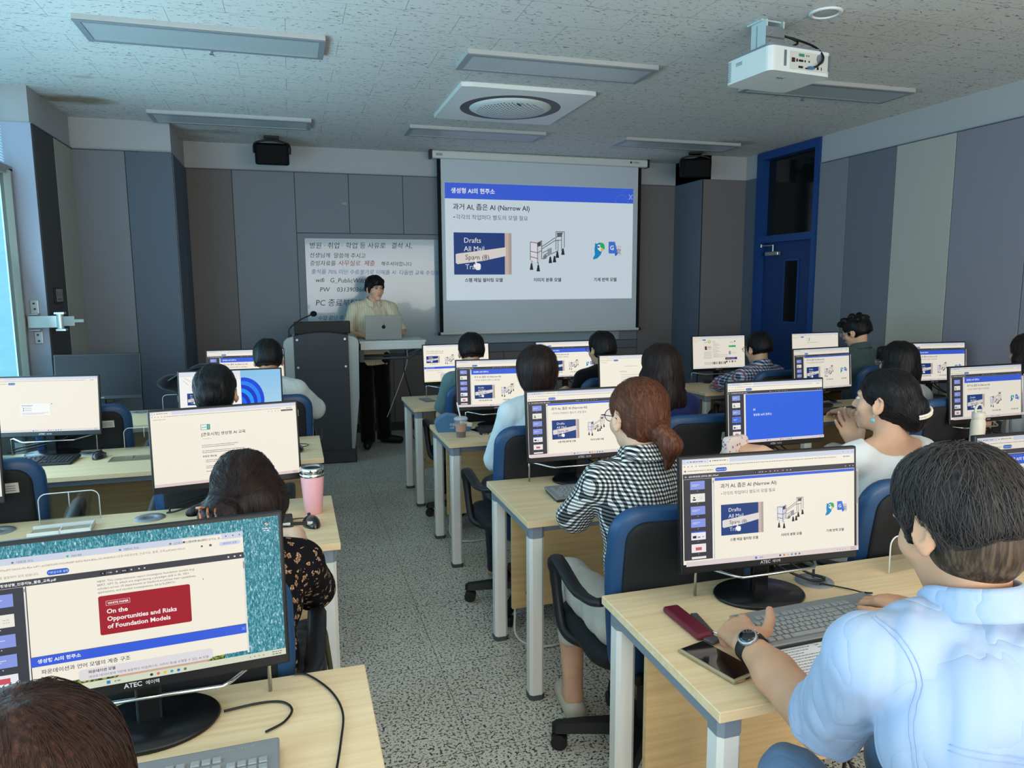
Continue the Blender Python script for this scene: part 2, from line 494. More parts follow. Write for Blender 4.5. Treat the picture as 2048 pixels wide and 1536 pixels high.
def scr_white(p, kind):
    browser(p, dark=False, tabs=1, button=kind != 'notion', strip=(216, 220, 236))
    p.dashes(.02, .086 if kind != 'notion' else .057, .08, (150, 150, 150), .004)
    if kind == 'notion':
        p.rect(.89, .05, .975, .062, (30, 30, 34)); p.text(.932, .0595, 'Notion 계정으로 로그인하기', .0062, (240, 240, 240), 'CENTER')
        for x in (.80, .825, .85, .87): p.disc(x, .056, .003, (110, 110, 120), 6)
        p.rect(.325, .118, .388, .160, (24, 158, 140)); p.rect(.328, .121, .366, .157, (238, 246, 240)); p.text(.331, .144, 'GUNPO', .0105, (24, 158, 140), bold=.0004)
        p.text(.377, .132, '군', .010, (238, 246, 240), 'CENTER'); p.text(.377, .143, '포', .010, (238, 246, 240), 'CENTER'); p.text(.377, .154, '시', .010, (238, 246, 240), 'CENTER')
        p.text(.325, .205, '[군포시청] 생성형 AI 교육', .0285, (52, 52, 60), bold=.0003); p.dashes(.335, .226, .06, (180, 178, 172), .004)
        for i, (y, w) in enumerate([(.275, .25), (.288, .22), (.318, .29), (.331, .25), (.39, .26), (.403, .22), (.436, .24), (.449, .2), (.475, .26)]): p.dashes(.325 + (.02 if i > 3 else 0), y, w, (104, 104, 108), .0045)
        p.text(.325, .368, '부문장 메뉴얼', .0165, (52, 52, 60), bold=.0003)
    elif kind == 'card':
        p.rr(.28, .27, .55, .39, .008, (250, 250, 248)); p.dashes(.295, .285, .1, (90, 90, 100), .006); p.dashes(.295, .3, .09, (150, 150, 150), .004)
        for y in (.32, .34): p.disc(.31, y, .006, (70, 120, 130), 8); p.dashes(.325, y - .002, .06, (110, 110, 120), .004)
        p.dashes(.295, .365, .24, (150, 150, 150), .004); p.dashes(.295, .376, .2, (150, 150, 150), .004); p.disc(.57, .275, .006, (150, 150, 150), 8)
    elif kind == 'doc':
        p.dashes(.33, .14, .17, (140, 140, 140), .005); p.text(.26, .215, '부문장 메뉴얼', .016, (60, 60, 60)); p.rect(.26, .225, .75, .227, (206, 204, 200))
        for i in range(9): p.dashes(.28, .25 + i * .03, .35, (140, 140, 140), .005, i)
    elif kind == 'logo':
        p.rect(.32, .08, .375, .14, (140, 200, 170)); p.rect(.325, .085, .355, .135, PAPER); p.text(.32, .175, '[군포시청] 생성형 AI 교육', .021, (70, 70, 80))
    elif kind == 'portal':
        p.disc(.31, .095, .028, (150, 205, 90)); p.disc(.31, .095, .014, PAPER); p.dashes(.21, .1, .06, (120, 180, 90), .01); p.dashes(.37, .09, .05, (110, 110, 110), .007)
        for i in range(13): p.dashes(.375, .12 + .019 * i, .08 + .03 * (i % 3), (150, 150, 150), .005, i)
        p.rect(.2, .17, .35, .24, (236, 214, 206)); p.disc(.24, .19, .018, (40, 34, 36)); p.rect(.225, .2, .258, .238, (60, 50, 60)); p.dashes(.28, .19, .06, (120, 110, 110), .008)
        for r_ in range(6): p.dashes(.2, .27 + .022 * r_, .15, (140, 140, 140), .006, r_)
        for r_ in range(2): p.dashes(.38, .33 + .03 * r_, .28, (150, 150, 150), .006, r_)
        p.rect(.68, .17, .82, .2, (40, 176, 100)); p.text(.69, .19, '로그인', .014, (230, 250, 236)); p.dashes(.70, .11, .08, (120, 120, 120), .008); p.disc(.80, .10, .012, (60, 50, 50)); p.rect(.68, .27, .72, .33, (140, 160, 170)); p.dashes(.74, .3, .08, (150, 150, 150), .005)
        p.rect(.61, .38, .84, .42, (44, 44, 72)); p.rect(.72, .385, .8, .415, (110, 100, 200)); p.dashes(.63, .395, .08, (220, 220, 230), .008)
        for i in range(6): p.rect(.21 + .022 * i, .45, .225 + .022 * i, .5, (220, 205, 198))
        for i in range(8): p.rect(.345 + .035 * i, .45, .37 + .035 * i, .495, [(200, 180, 172), (90, 84, 84), (160, 150, 146)][i % 3])
        for i in range(4): p.rect(.62 + .055 * i, .44, .65 + .055 * i, .47, [(90, 84, 90), (170, 160, 156)][i % 2])
    taskbar(p, .540, (226, 224, 226) if kind != 'notion' else (226, 206, 204))


def bloom(p, x0, x1):
    """a blue ribbon swirl on a pale sky, as on the desktop"""
    for i in range(8):
        t = i / 7; p.rect(x0, .5625 * t * .875, x1, .5625, (int(140 + 40 * t), int(196 + 20 * t), 236))
    for j, (cx, cy, R) in enumerate(((x0 + .02, .33, .24), (x0 + .23, .60, .13))):
        for i in range(7):
            a = R * (1 - .11 * i); c = [(10, 70, 220), (40, 130, 245), (8, 50, 205), (30, 150, 250), (6, 40, 190), (20, 100, 235), (4, 30, 160)][i]
            pts = []
            for k in range(40):
                th = 2 * PI * k / 40; x = cx + a * .86 * math.cos(th) - .012 * i; y = cy - a * math.sin(th) * 1.05 + .012 * i
                pts.append((min(max(x, x0), x1), min(max(y, 0), .5600)))
            p.poly(pts, c)


def scr_split(p):
    bloom(p, .60, 1); p.rect(0, 0, .60, .5625, (246, 246, 244)); p.rect(0, 0, .6, .05, (226, 230, 240)); p.rect(.598, 0, .6, .54, (120, 140, 180))
    for i in range(6): p.disc(.46 + .025 * i, .06, .004, (110, 110, 120), 6); p.disc(.46 + .025 * i, .085, .004, (110, 110, 120), 6)
    p.line([(.05, .06), (.12, .11)], .003, (180, 140, 130)); p.line([(.04, .09), (.09, .14)], .003, (180, 140, 130))
    mail_photo(p, .07, .23, .24, .36); translate_icon(p, .5, .22, .045); p.dashes(.5, .32, .05, (110, 110, 110), .006); p.rect(.03, .47, .595, .51, (44, 84, 200)); p.text(.05, .497, '파운데이션과 언어 모델', .014, (230, 236, 250)); taskbar(p, .54, (70, 100, 190))


def scr_two(p):
    """two slides one under the other"""
    p.rect(0, 0, 1, .5625, PAPER); p.rect(0, 0, 1, .03, (232, 232, 240)); p.dashes(.05, .012, .5, (150, 150, 160), .005)
    slide(p, .0, .02 - .04, .95, 1) if False else None
    p.text(.04, .10, '과거 AI, 좁은 AI (Narrow AI)', .022, INK); p.text(.04, .128, '• 각각의 작업마다 별도의 모델 필요', .0175, INK)
    mail_photo(p, .04, .165, .24, .27); robot(p, .32, .15, .14); parrot(p, .6, .17, .05); translate_icon(p, .67, .17, .05)
    for x, s in ((.14, '스팸 메일 필터링 모델'), (.39, '이미지 분류 모델'), (.66, '기계 번역 모델')): p.text(x, .292, s, .0135, (50, 52, 60), 'CENTER')
    p.rect(0, .33, .85, .362, BLUE); p.text(.02, .352, '생성형 AI의 현주소', .017, (236, 240, 250)); p.text(.03, .392, '파운데이션과 언어 모델의 계층 구조', .0155, INK)
    p.text(.2, .425, '파운데이션 모델', .0125, INK); p.rr(.24, .435, .75, .55, .02, (214, 208, 204)); p.rr(.28, .45, .73, .55, .02, (190, 182, 178)); p.rr(.32, .48, .7, .55, .02, (166, 158, 156)); p.rect(0, .545, 1, .5625, (214, 216, 160))


def ocean_mat():
    if 'screen_ocean' in MATS: return MATS['screen_ocean']
    m = emat('screen_ocean', (40, 120, 140), .95); nt, b = nodes(m)
    v = coords(nt, (48, 48, 48)); mp = N(nt, 'ShaderNodeMapping'); mp.inputs['Rotation'].default_value = (0, .7, 0); mp.inputs['Scale'].default_value = (2.2, 1, .8); nt.links.new(v, mp.inputs[0])
    n = N(nt, 'ShaderNodeTexNoise', i_Scale=3.2, i_Detail=7., i_Roughness=.72, i_Distortion=.6); nt.links.new(mp.outputs[0], n.inputs[0])
    r = ramp(nt, [(.34, (10, 84, 104)), (.46, (30, 124, 142)), (.54, (84, 160, 174)), (.60, (150, 200, 208)), (.66, (246, 250, 250))]); nt.links.new(n.outputs[0], r.inputs[0])
    nt.links.new(r.outputs[0], b.inputs['Emission Color'])
    return m


def grass_mat():
    m = emat('screen_hillside', (90, 110, 40), .9); nt, b = nodes(m)
    n = N(nt, 'ShaderNodeTexNoise', i_Scale=160., i_Detail=4.); nt.links.new(coords(nt), n.inputs[0])
    r = ramp(nt, [(.36, (22, 44, 16)), (.5, (70, 96, 30)), (.62, (176, 176, 90))]); nt.links.new(n.outputs[0], r.inputs[0]); nt.links.new(r.outputs[0], b.inputs['Emission Color'])
    return m


def scr_ocean(p):
    """browser window over a wallpaper of sea and beach"""
    p.rect(0, 0, 1, .5625, None, ocean_mat()); p.rect(0, .46, .78, .5625, None, grass_mat())
    p.poly([(.40, .5625), (.44, .52), (.5, .50), (.62, .505), (.74, .53), (.70, .5625)], (205, 170, 142)); p.poly([(.5, .505), (.56, .497), (.70, .51), (.78, .53), (.74, .533), (.62, .51)], (232, 240, 238))
    p.disc(.955, .030, .0085, (40, 44, 50)); p.disc(.955, .030, .0062, (228, 228, 228)); p.line([(.951, .034), (.959, .026)], .0022, (40, 44, 50)); p.dashes(.94, .045, .03, (225, 235, 238), .004); p.dashes(.943, .053, .024, (225, 235, 238), .004)
    R = .868
    p.rect(0, .046, R, .530, PAPER); p.rect(0, .046, R, .070, (206, 214, 232)); p.rect(R - .21, .051, R - .075, .070, PAPER)
    for i, s in enumerate(('대화형 지도', 'NAVER', '대화의 지도', '[군포시청] 생성형 AI 교육')): p.disc(.155 + .165 * (i - .2), .0625, .004, [(120, 120, 130), (30, 190, 90)][i == 1], 8); p.text(.175 + .165 * (i - .25), .0665, s, .0105, (96, 100, 116))
    p.text(R - .195, .0665, '군포시청생성형_인공지능_활...', .0095, (70, 74, 90)); p.disc(R - .205, .062, .004, (60, 60, 60), 8)
    for x in (R - .06, R - .035, R - .012): p.disc(x, .058, .0028, (90, 90, 100), 6)
    p.text(.03, .0895, 'file.notion.so/f/f/ad971b6d-bc96-4fae-ad91-eb35835d0510/f2d46087-8d9d-4b64-80ba-5fa183830b31/군포시청생성형_인공지능_활용_교육.pdf?table=block', .0102, (120, 118, 112))
    p.rr(R - .085, .079, R - .01, .094, .007, (206, 214, 240)); p.text(R - .0475, .0895, '업데이트 완료', .0088, (60, 70, 110), 'CENTER')
    p.disc(R - .115, .086, .005, (96, 96, 104), 8); p.disc(R - .145, .086, .004, (96, 96, 104), 8)
    p.text(.02, .117, '기본 브라우저로 설정되어 있지 않습니다', .0105, (110, 108, 104)); p.rr(.222, .104, .29, .124, .0098, (24, 92, 200)); p.text(.256, .1175, '기본값으로 설정', .0095, (232, 240, 255), 'CENTER')
    p.rect(0, .129, R, .153, (62, 62, 70)); p.text(.05, .146, '군포시청생성형_인공지능_활용_교육.pdf', .0118, (238, 238, 240), bold=.0003)
    p.rect(.385, .135, .402, .148, (20, 20, 26)); p.text(.391, .1445, '6', .0085, (240, 240, 240)); p.text(.405, .1445, '/ 146', .0085, (240, 240, 240)); p.rect(.452, .135, .474, .148, (20, 20, 26)); p.text(.4545, .1445, '93%', .0085, (240, 240, 240))
    for x in (.438, .485, .51, .528): p.disc(x, .141, .0032, (214, 214, 220), 6)
    for x in (R - .055, R - .033, R - .012): p.disc(x, .141, .0036, (230, 230, 235), 6)
    p.rect(0, .153, .150, .530, (56, 56, 66)); p.rect(.150, .153, .1555, .530, (232, 230, 226)); p.rect(.1515, .16, .154, .172, (90, 90, 90)); p.rect(.1555, .153, .1585, .530, (36, 36, 42))
    thumbs(p, .035, .118, .172, 5, -1, .073, .153, .53); 
    p.rect(.035, .463, .118, .512, (236, 236, 240)); p.rect(.06, .475, .095, .495, (206, 80, 90))
    x = .375
    for i, s in enumerate(('NEW: This comprehensive report investigates foundation models (e.g.', 'BERT, GPT-3), which are engendering a paradigm shift in AI. 100+', 'scholars across 10 departments at Stanford scrutinize their capabilities,', 'applications, and societal consequences. bit.ly/3sZf9YYc')): p.text(x, .172 + .0135 * i, s, .0112, (84, 84, 90))
    p.rr(x, .224, x + .30, .372, .007, (164, 8, 34)); p.line([(x + .024, .245), (x + .1, .245), (x + .1, .262), (x + .024, .262), (x + .024, .245)], .0012, (240, 214, 214)); p.text(x + .029, .2575, 'WHITE PAPER', .0108, (248, 232, 232), bold=.0004)
    for i, s in enumerate(('On the', 'Opportunities and Risks', 'of Foundation Models')): p.text(x + .024, .292 + .0285 * i, s, .0232, (252, 240, 240), bold=.0006)
    p.poly([(.720, .206), (.720, .216), (.7225, .2135), (.725, .216)], (120, 120, 120))
    p.rect(.1585, .413, R - .006, .4145, (30, 30, 36)); p.rect(.1585, .4145, R - .006, .4505, (50, 92, 222)); p.text(.178, .4375, '생성형 AI의 현주소', .0168, (240, 244, 252), bold=.0004)
    for k in range(9): p.disc(R - .055 + .022 * math.cos(PI * k / 8), .446 - .022 * math.sin(PI * k / 8), .001, (120, 150, 240), 6)
    p.line([(R - .022, .425), (R - .01, .437)], .004, (110, 140, 235)); p.line([(R - .01, .425), (R - .022, .437)], .004, (110, 140, 235))
    p.text(.188, .478, '파운데이션과 언어 모델의 계층 구조', .0186, (56, 58, 72), bold=.0002); p.rr(.30, .487, .74, .530, .012, (226, 222, 226)); p.text(.33, .5045, '파운데이션 모델', .0128, (50, 50, 60), bold=.0003); p.text(.33, .5225, '대규모 데이터셋에 기반해 범용적인 작업(텍스트, 이미지 등)을 수행할 수 있는 AI 모델', .0112, (84, 84, 92))
    p.rect(R - .006, .153, R, .53, (230, 226, 220)); p.rect(R - .0045, .162, R - .002, .19, (90, 90, 90))
    taskbar(p, .5375, (214, 220, 196))


def bezel_logo(mb, T, m, s=.0125):
    put_text(mb, 'ATEC', T @ Matrix.Translation((-.034, 0, 0)), s, m, 'LEFT', .0003)
    put_text(mb, '에이텍', T @ Matrix.Translation((.003, .0006, 0)), s * .72, m, 'LEFT', .0001)

# ------------------------------------------------------------ room materials
def fabric(name, c):
    m = mat(name, c, .95, spec=.1); nt, b = nodes(m)
    n = N(nt, 'ShaderNodeTexNoise', i_Scale=420., i_Detail=2.); nt.links.new(coords(nt), n.inputs[0]); bump(nt, b, n.outputs[0], .25, .001)
    return m


def mk_floor():
    m = mat('terrazzo_tile', (150, 150, 143), .32, spec=.4); nt, b = nodes(m)
    v = coords(nt)
    # curled dark chips: thin ridges of a distorted noise, broken by a second noise
    n1 = N(nt, 'ShaderNodeTexNoise', i_Scale=40., i_Detail=1.0, i_Distortion=1.2); nt.links.new(v, n1.inputs[0])
    vo = N(nt, 'ShaderNodeTexVoronoi', feature='DISTANCE_TO_EDGE', i_Scale=70.); 
    add = N(nt, 'ShaderNodeMixRGB', blend_type='ADD'); add.inputs[0].default_value = .055
    nt.links.new(v, add.inputs[1]); nt.links.new(n1.outputs['Color'], add.inputs[2]); nt.links.new(add.outputs[0], vo.inputs['Vector'])
    lt = N(nt, 'ShaderNodeMath', operation='LESS_THAN'); lt.inputs[1].default_value = .12; nt.links.new(vo.outputs['Distance'], lt.inputs[0])
    n2 = N(nt, 'ShaderNodeTexNoise', i_Scale=92., i_Detail=0.); nt.links.new(v, n2.inputs[0])
    gt = N(nt, 'ShaderNodeMath', operation='GREATER_THAN'); gt.inputs[1].default_value = .53; nt.links.new(n2.outputs[0], gt.inputs[0])
    chip = N(nt, 'ShaderNodeMath', operation='MULTIPLY'); nt.links.new(lt.outputs[0], chip.inputs[0]); nt.links.new(gt.outputs[0], chip.inputs[1])
    n3 = N(nt, 'ShaderNodeTexNoise', i_Scale=3., i_Detail=3.); nt.links.new(v, n3.inputs[0])
    r = ramp(nt, [(.3, (206, 200, 186)), (.7, (220, 215, 200))]); nt.links.new(n3.outputs[0], r.inputs[0])
    mx = N(nt, 'ShaderNodeMixRGB'); nt.links.new(chip.outputs[0], mx.inputs[0]); nt.links.new(r.outputs[0], mx.inputs[1]); mx.inputs[2].default_value = (*lin((46, 46, 48)), 1)
    # tile joints
    br = N(nt, 'ShaderNodeTexBrick', offset=0., squash=1.); br.inputs['Scale'].default_value = 1; br.inputs['Mortar Size'].default_value = .0012; br.inputs['Brick Width'].default_value = .6; br.inputs['Row Height'].default_value = .6
    mp = N(nt, 'ShaderNodeMapping'); mp.inputs['Location'].default_value = (.06, .12, 0); nt.links.new(v, mp.inputs[0]); nt.links.new(mp.outputs[0], br.inputs['Vector'])
    mx2 = N(nt, 'ShaderNodeMixRGB'); nt.links.new(br.outputs['Fac'], mx2.inputs[0]); nt.links.new(mx.outputs[0], mx2.inputs[1]); mx2.inputs[2].default_value = (*lin((80, 82, 82)), 1)
    nt.links.new(mx2.outputs[0], b.inputs['Base Color'])
    return m


def mk_ceiling():
    m = mat('acoustic_tile', (205, 207, 206), .95, spec=.1); nt, b = nodes(m)
    v = coords(nt)
    n2 = N(nt, 'ShaderNodeTexNoise', i_Scale=55., i_Detail=1., i_Distortion=.8); mp = N(nt, 'ShaderNodeMapping'); mp.inputs['Scale'].default_value = (.55, 1.6, 1); nt.links.new(v, mp.inputs[0]); nt.links.new(mp.outputs[0], n2.inputs[0])
    gt = N(nt, 'ShaderNodeMath', operation='GREATER_THAN'); gt.inputs[1].default_value = .665; nt.links.new(n2.outputs[0], gt.inputs[0])
    mx = N(nt, 'ShaderNodeMixRGB'); nt.links.new(gt.outputs[0], mx.inputs[0]); mx.inputs[1].default_value = (*lin((214, 214, 210)), 1); mx.inputs[2].default_value = (*lin((128, 130, 130)), 1)
    # staggered joints of 300 x 600 boards
    br = N(nt, 'ShaderNodeTexBrick', offset=.5); br.inputs['Scale'].default_value = 1; br.inputs['Mortar Size'].default_value = .0014; br.inputs['Brick Width'].default_value = .6; br.inputs['Row Height'].default_value = .3
    mp2 = N(nt, 'ShaderNodeMapping'); mp2.inputs['Location'].default_value = (-.04, .19, 0); nt.links.new(v, mp2.inputs[0]); nt.links.new(mp2.outputs[0], br.inputs['Vector'])
    mx2 = N(nt, 'ShaderNodeMixRGB'); mx2.inputs[0].default_value = 0; nt.links.new(mx.outputs[0], mx2.inputs[1]); mx2.inputs[2].default_value = (*lin((96, 104, 108)), 1)
    sx = N(nt, 'ShaderNodeMath', operation='MULTIPLY'); sx.inputs[1].default_value = .75; nt.links.new(br.outputs['Fac'], sx.inputs[0]); nt.links.new(sx.outputs[0], mx2.inputs[0])
    last = mx2
    # brown water stains
    for (x, y, rx, ry, s) in ((-1.37, 6.60, .30, .15, .8), (4.55, 6.75, .25, .12, .5), (-1.25, 5.85, .08, .04, .35), (-.50, 7.55, .30, .10, .35), (4.3, 7.3, .25, .1, .3)):
        sb = N(nt, 'ShaderNodeMapping'); sb.vector_type = 'POINT'; sb.inputs['Location'].default_value = (-x / rx, -y / ry, 0); sb.inputs['Scale'].default_value = (1 / rx, 1 / ry, 0)
        nt.links.new(v, sb.inputs[0])
        nn = N(nt, 'ShaderNodeTexNoise', i_Scale=2.2, i_Detail=5.); nt.links.new(sb.outputs[0], nn.inputs[0])
        ad = N(nt, 'ShaderNodeMixRGB', blend_type='ADD'); ad.inputs[0].default_value = .9; nt.links.new(sb.outputs[0], ad.inputs[1]); nt.links.new(nn.outputs['Color'], ad.inputs[2])
        ln = N(nt, 'ShaderNodeVectorMath', operation='LENGTH'); nt.links.new(ad.outputs[0], ln.inputs[0])
        mr = N(nt, 'ShaderNodeMapRange'); mr.inputs['From Min'].default_value = 1.25; mr.inputs['From Max'].default_value = .70; mr.inputs['To Max'].default_value = s; nt.links.new(ln.outputs['Value'], mr.inputs[0])
        mk = N(nt, 'ShaderNodeMixRGB'); nt.links.new(mr.outputs[0], mk.inputs[0]); nt.links.new(last.outputs[0], mk.inputs[1]); mk.inputs[2].default_value = (*lin((132, 112, 74)), 1); last = mk
    nt.links.new(last.outputs[0], b.inputs['Base Color'])
    bump(nt, b, n2.outputs[0], .3, .003)
    return m


def wood(name='maple_laminate', c0=(222, 196, 150), c1=(206, 178, 130)):
    if name in MATS: return MATS[name]
    m = mat(name, c0, .42, spec=.4); nt, b = nodes(m)
    v = coords(nt, (1.2, 26, 26))
    n = N(nt, 'ShaderNodeTexNoise', i_Scale=2.2, i_Detail=6., i_Roughness=.62, i_Distortion=.3); nt.links.new(v, n.inputs[0])
    r = ramp(nt, [(.35, c1), (.6, c0)]); nt.links.new(n.outputs[0], r.inputs[0]); nt.links.new(r.outputs[0], b.inputs['Base Color'])
    return m


CEIL = 3.03; PTOP = 2.77
frieze = mat('wall_paint', (172, 176, 178), .8, spec=.2)
slate = fabric('panel_slate', (128, 132, 138)); slate2 = fabric('panel_steel', (106, 114, 124)); pale = fabric('panel_pale', (172, 174, 166)); grey = fabric('panel_warm_grey', (116, 113, 112)); dark = fabric('panel_dark', (84, 84, 86))
blueg = fabric('panel_blue_grey', (98, 108, 120)); violet = fabric('panel_violet_grey', (134, 134, 146))
joint = mat('panel_joint', (52, 56, 62), .8)
m = MB(); m.b(-2.4, 5.4, -2.6, 8.3, -.08, 0); struct(m.build('floor', mk_floor()))
m = MB(); hx0, hx1, hy0, hy1 = 1.30, 2.18, 5.33, 6.21
m.b(-2.4, 5.4, -2.6, hy0, CEIL, CEIL + .16); m.b(-2.4, 5.4, hy1, 8.3, CEIL, CEIL + .16); m.b(-2.4, hx0, hy0, hy1, CEIL, CEIL + .16); m.b(hx1, 5.4, hy0, hy1, CEIL, CEIL + .16); struct(m.build('ceiling', mk_ceiling()))


def wall_face(name, axis, pos, panels, back, a0, a1, plain=None, zlo=.0):
    """a wall run: core slab + painted frieze + fabric panels with dark joints. axis 'x' = runs along x at y=pos facing -y; 'y+'/'y-' = runs along y at x=pos facing that way"""
    m = MB(); m.mat(frieze)
    t = .012
    if axis == 'x':
        m.b(a0, a1, pos, back, 0, CEIL); m.mat(joint); m.b(a0, a1, pos - t * .5, pos, 0.09, PTOP)
        for (p0, p1, z0, z1, mm) in panels:
            m.mat(mm); m.rbox(((p0 + p1) / 2, pos - t / 2, (z0 + z1) / 2), (p1 - p0 - .006, t, z1 - z0 - .006), .002, 1)
    else:
        s = -1 if axis == 'y-' else 1
        m.b(min(pos, back), max(pos, back), a0, a1, 0, CEIL); m.mat(joint); m.b(min(pos, pos + s * t * .5), max(pos, pos + s * t * .5), a0, a1, 0.09, PTOP)
        for (p0, p1, z0, z1, mm) in panels:
            m.mat(mm); m.rbox((pos + s * t / 2, (p0 + p1) / 2, (z0 + z1) / 2), (t, p1 - p0 - .006, z1 - z0 - .006), .002, 1)
    return struct(m.build(name))


Z0, Z1 = .09, PTOP
wall_face('wall_front', 'x', 8.05, [(-.945, -.512, Z0, Z1, grey), (-.512, .093, Z0, Z1, slate),
                                   (.093, .638, 2.155, Z1, slate), (.638, 1.21, 2.155, Z1, slate), (1.21, 1.80, 2.155, Z1, slate), (1.8, 2.39, 2.155, Z1, slate), (2.39, 2.98, 2.155, Z1, slate), (2.98, 3.6, 2.155, Z1, slate), (3.6, 4.02, 2.155, Z1, slate),
                                   (.093, 4.02, .94, 2.155, slate), (.093, 4.02, .84, .94, slate2), (.093, .64, Z0, .84, grey), (.64, 1.06, Z0, .84, grey), (1.06, 1.75, Z0, .84, grey), (1.75, 2.33, Z0, .84, grey), (2.33, 2.98, Z0, .84, grey), (2.98, 3.6, Z0, .84, grey), (3.6, 4.02, Z0, .84, grey),
                                   (4.02, 4.5, Z0, Z1, grey)], 8.3, -1.9, 4.6)
wall_face('wall_left_pier_front', 'x', 7.19, [(-1.73, -1.315, Z0, Z1, slate), (-1.315, -.945, Z0, Z1, blueg)], 7.3, -1.99, -1.2)
wall_face('wall_left_pier_side', 'y+', -.945, [(7.19, 7.62, Z0, Z1, blueg), (7.62, 8.04, Z0, Z1, blueg)], -1.2, 7.19, 8.05)
wall_face('wall_left_column_side', 'y+', -1.73, [(6.18, 6.68, Z0, Z1, dark), (6.68, 7.18, Z0, Z1, pale)], -2.0, 6.17, 7.19)
m = MB(); m.mat(frieze); m.b(-2.4, -2.0, 6.17, 6.3, 0, CEIL); m.mat(mat('column_paint', (164, 176, 194), .8)); m.b(-2.39, -1.722, 6.158, 6.169, 0, PTOP); struct(m.build('wall_left_column_front'))
wall_face('wall_right_pier_front', 'x', 7.43, [(4.5, 5.06, Z0, Z1, grey)], 8.05, 4.5, 5.4)
wall_face('wall_right_pier_side', 'y-', 4.5, [(7.435, 8.04, Z0, Z1, blueg)], 4.6, 7.43, 8.06)
XR = 5.06
wall_face('wall_right', 'y-', XR, [(5.80, 6.19, Z0, Z1, slate), (5.235, 5.80, Z0, Z1, slate2), (4.64, 5.235, Z0, Z1, pale), (4.0, 4.64, Z0, Z1, violet), (3.4, 4.0, Z0, Z1, slate), (2.8, 3.4, Z0, Z1, slate2), (2.2, 2.8, Z0, Z1, pale), (1.6, 2.2, Z0, Z1, violet), (.4, 1.6, Z0, Z1, slate), (-1.2, .4, Z0, Z1, slate2), (-2.6, -1.2, Z0, Z1, pale)], 5.3, -2.6, 6.19)
m = MB(); m.mat(frieze); m.b(XR, 5.3, 7.195, 7.45, 0, CEIL); m.mat(blueg); m.b(XR - .012, XR, 7.2, 7.43, Z0, PTOP); struct(m.build('wall_right_beside_door'))
m = MB(); m.b(-2.4, 5.4, -2.6, -2.5, 0, .8); m.b(-2.4, 5.4, -2.6, -2.5, 2.6, CEIL); m.b(-2.4, -1.1, -2.6, -2.5, .8, 2.6); m.b(4.7, 5.4, -2.6, -2.5, .8, 2.6); struct(m.build('wall_back', frieze))
skirt = mat('skirting', (46, 48, 52), .6)
for n_, a in (('baseboard_front', (-.94, 4.5, 8.03, 8.05)), ('baseboard_left', (-1.728, -.945, 7.17, 7.19)), ('baseboard_right', (5.04, XR, -2.5, 6.19))):
    m = MB(); m.b(a[0], a[1], a[2], a[3], 0, .09); struct(m.build(n_, skirt))
# line where the frieze meets the panels
trim = mat('panel_cap', (120, 130, 142), .6)
m = MB(); m.b(-.94, 4.5, 8.028, 8.04, PTOP, PTOP + .006); m.b(XR - .018, XR, -2.5, 6.19, PTOP, PTOP + .006); m.b(-1.728, -.94, 7.170, 7.19, PTOP, PTOP + .006); m.b(-1.73, -1.712, 6.16, 7.19, PTOP, PTOP + .006); struct(m.build('trim_1', trim))

# ------------------------------------------------------------ window on the left with its roller blind
alu = mat('window_aluminium', (150, 146, 138), .45, metal=.3)
m = MB(); m.mat(frieze); m.b(-2.4, -1.86, -2.6, 6.17, 0, .62); struct(m.build('wall_left', frieze))
m = MB(); m.mat(alu)
for y in (6.13, 4.3, 2.4, .5, -1.4): m.b(-1.93, -1.86, y - .035, y + .035, .62, 2.44); 
m.b(-1.93, -1.86, -2.5, 6.165, 2.40, 2.46); m.b(-1.93, -1.86, -2.5, 6.165, .62, .67)
m.b(-1.90, -1.845, 6.075, 6.105, .62, 2.42); m.b(-1.88, -1.835, 6.03, 6.05, .62, 2.42)
f = struct(m.build('window_1'))
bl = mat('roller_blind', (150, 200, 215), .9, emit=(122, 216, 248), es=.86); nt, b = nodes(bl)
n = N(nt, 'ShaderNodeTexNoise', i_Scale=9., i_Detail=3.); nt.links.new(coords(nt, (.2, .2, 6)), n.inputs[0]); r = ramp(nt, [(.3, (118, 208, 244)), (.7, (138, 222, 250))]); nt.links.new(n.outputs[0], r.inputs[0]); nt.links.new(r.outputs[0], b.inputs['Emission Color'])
m = MB(); m.b(-1.895, -1.89, -2.4, 5.96, .66, 2.40)
tag(m.build('roller_blind', bl), 'backlit pale blue roller blind drawn down over the left window', 'blind')
m = MB(); m.b(-1.905, -1.90, 5.97, 6.02, .66, 2.40); tag(m.build('daylight_gap', mat('glass_daylight', (200, 240, 250), .3, emit=(176, 246, 255), es=1.2)), 'bright strip of daylight at the edge of the blind', 'window light', kind='structure')
# clerestory above with slatted blind
m = MB(); slat = mat('slat_blind', (200, 215, 222), .5, emit=(150, 214, 240), es=.8)
for i in range(26): m.box((-1.915, 1.83, 2.50 + .0205 * i), (.02, 8.66, .003), Matrix.Rotation(.6, 3, 'Y'))
m.b(-1.94, -1.935, -2.5, 6.15, 2.46, CEIL)
tag(m.build('slatted_blind', slat), 'white slatted blind glowing in the narrow window under the ceiling at far left', 'blind')
m = MB(); m.b(-2.2, -1.95, -2.6, 6.17, .6, CEIL); struct(m.build('wall_left_outer', mat('outer', (210, 214, 216))))

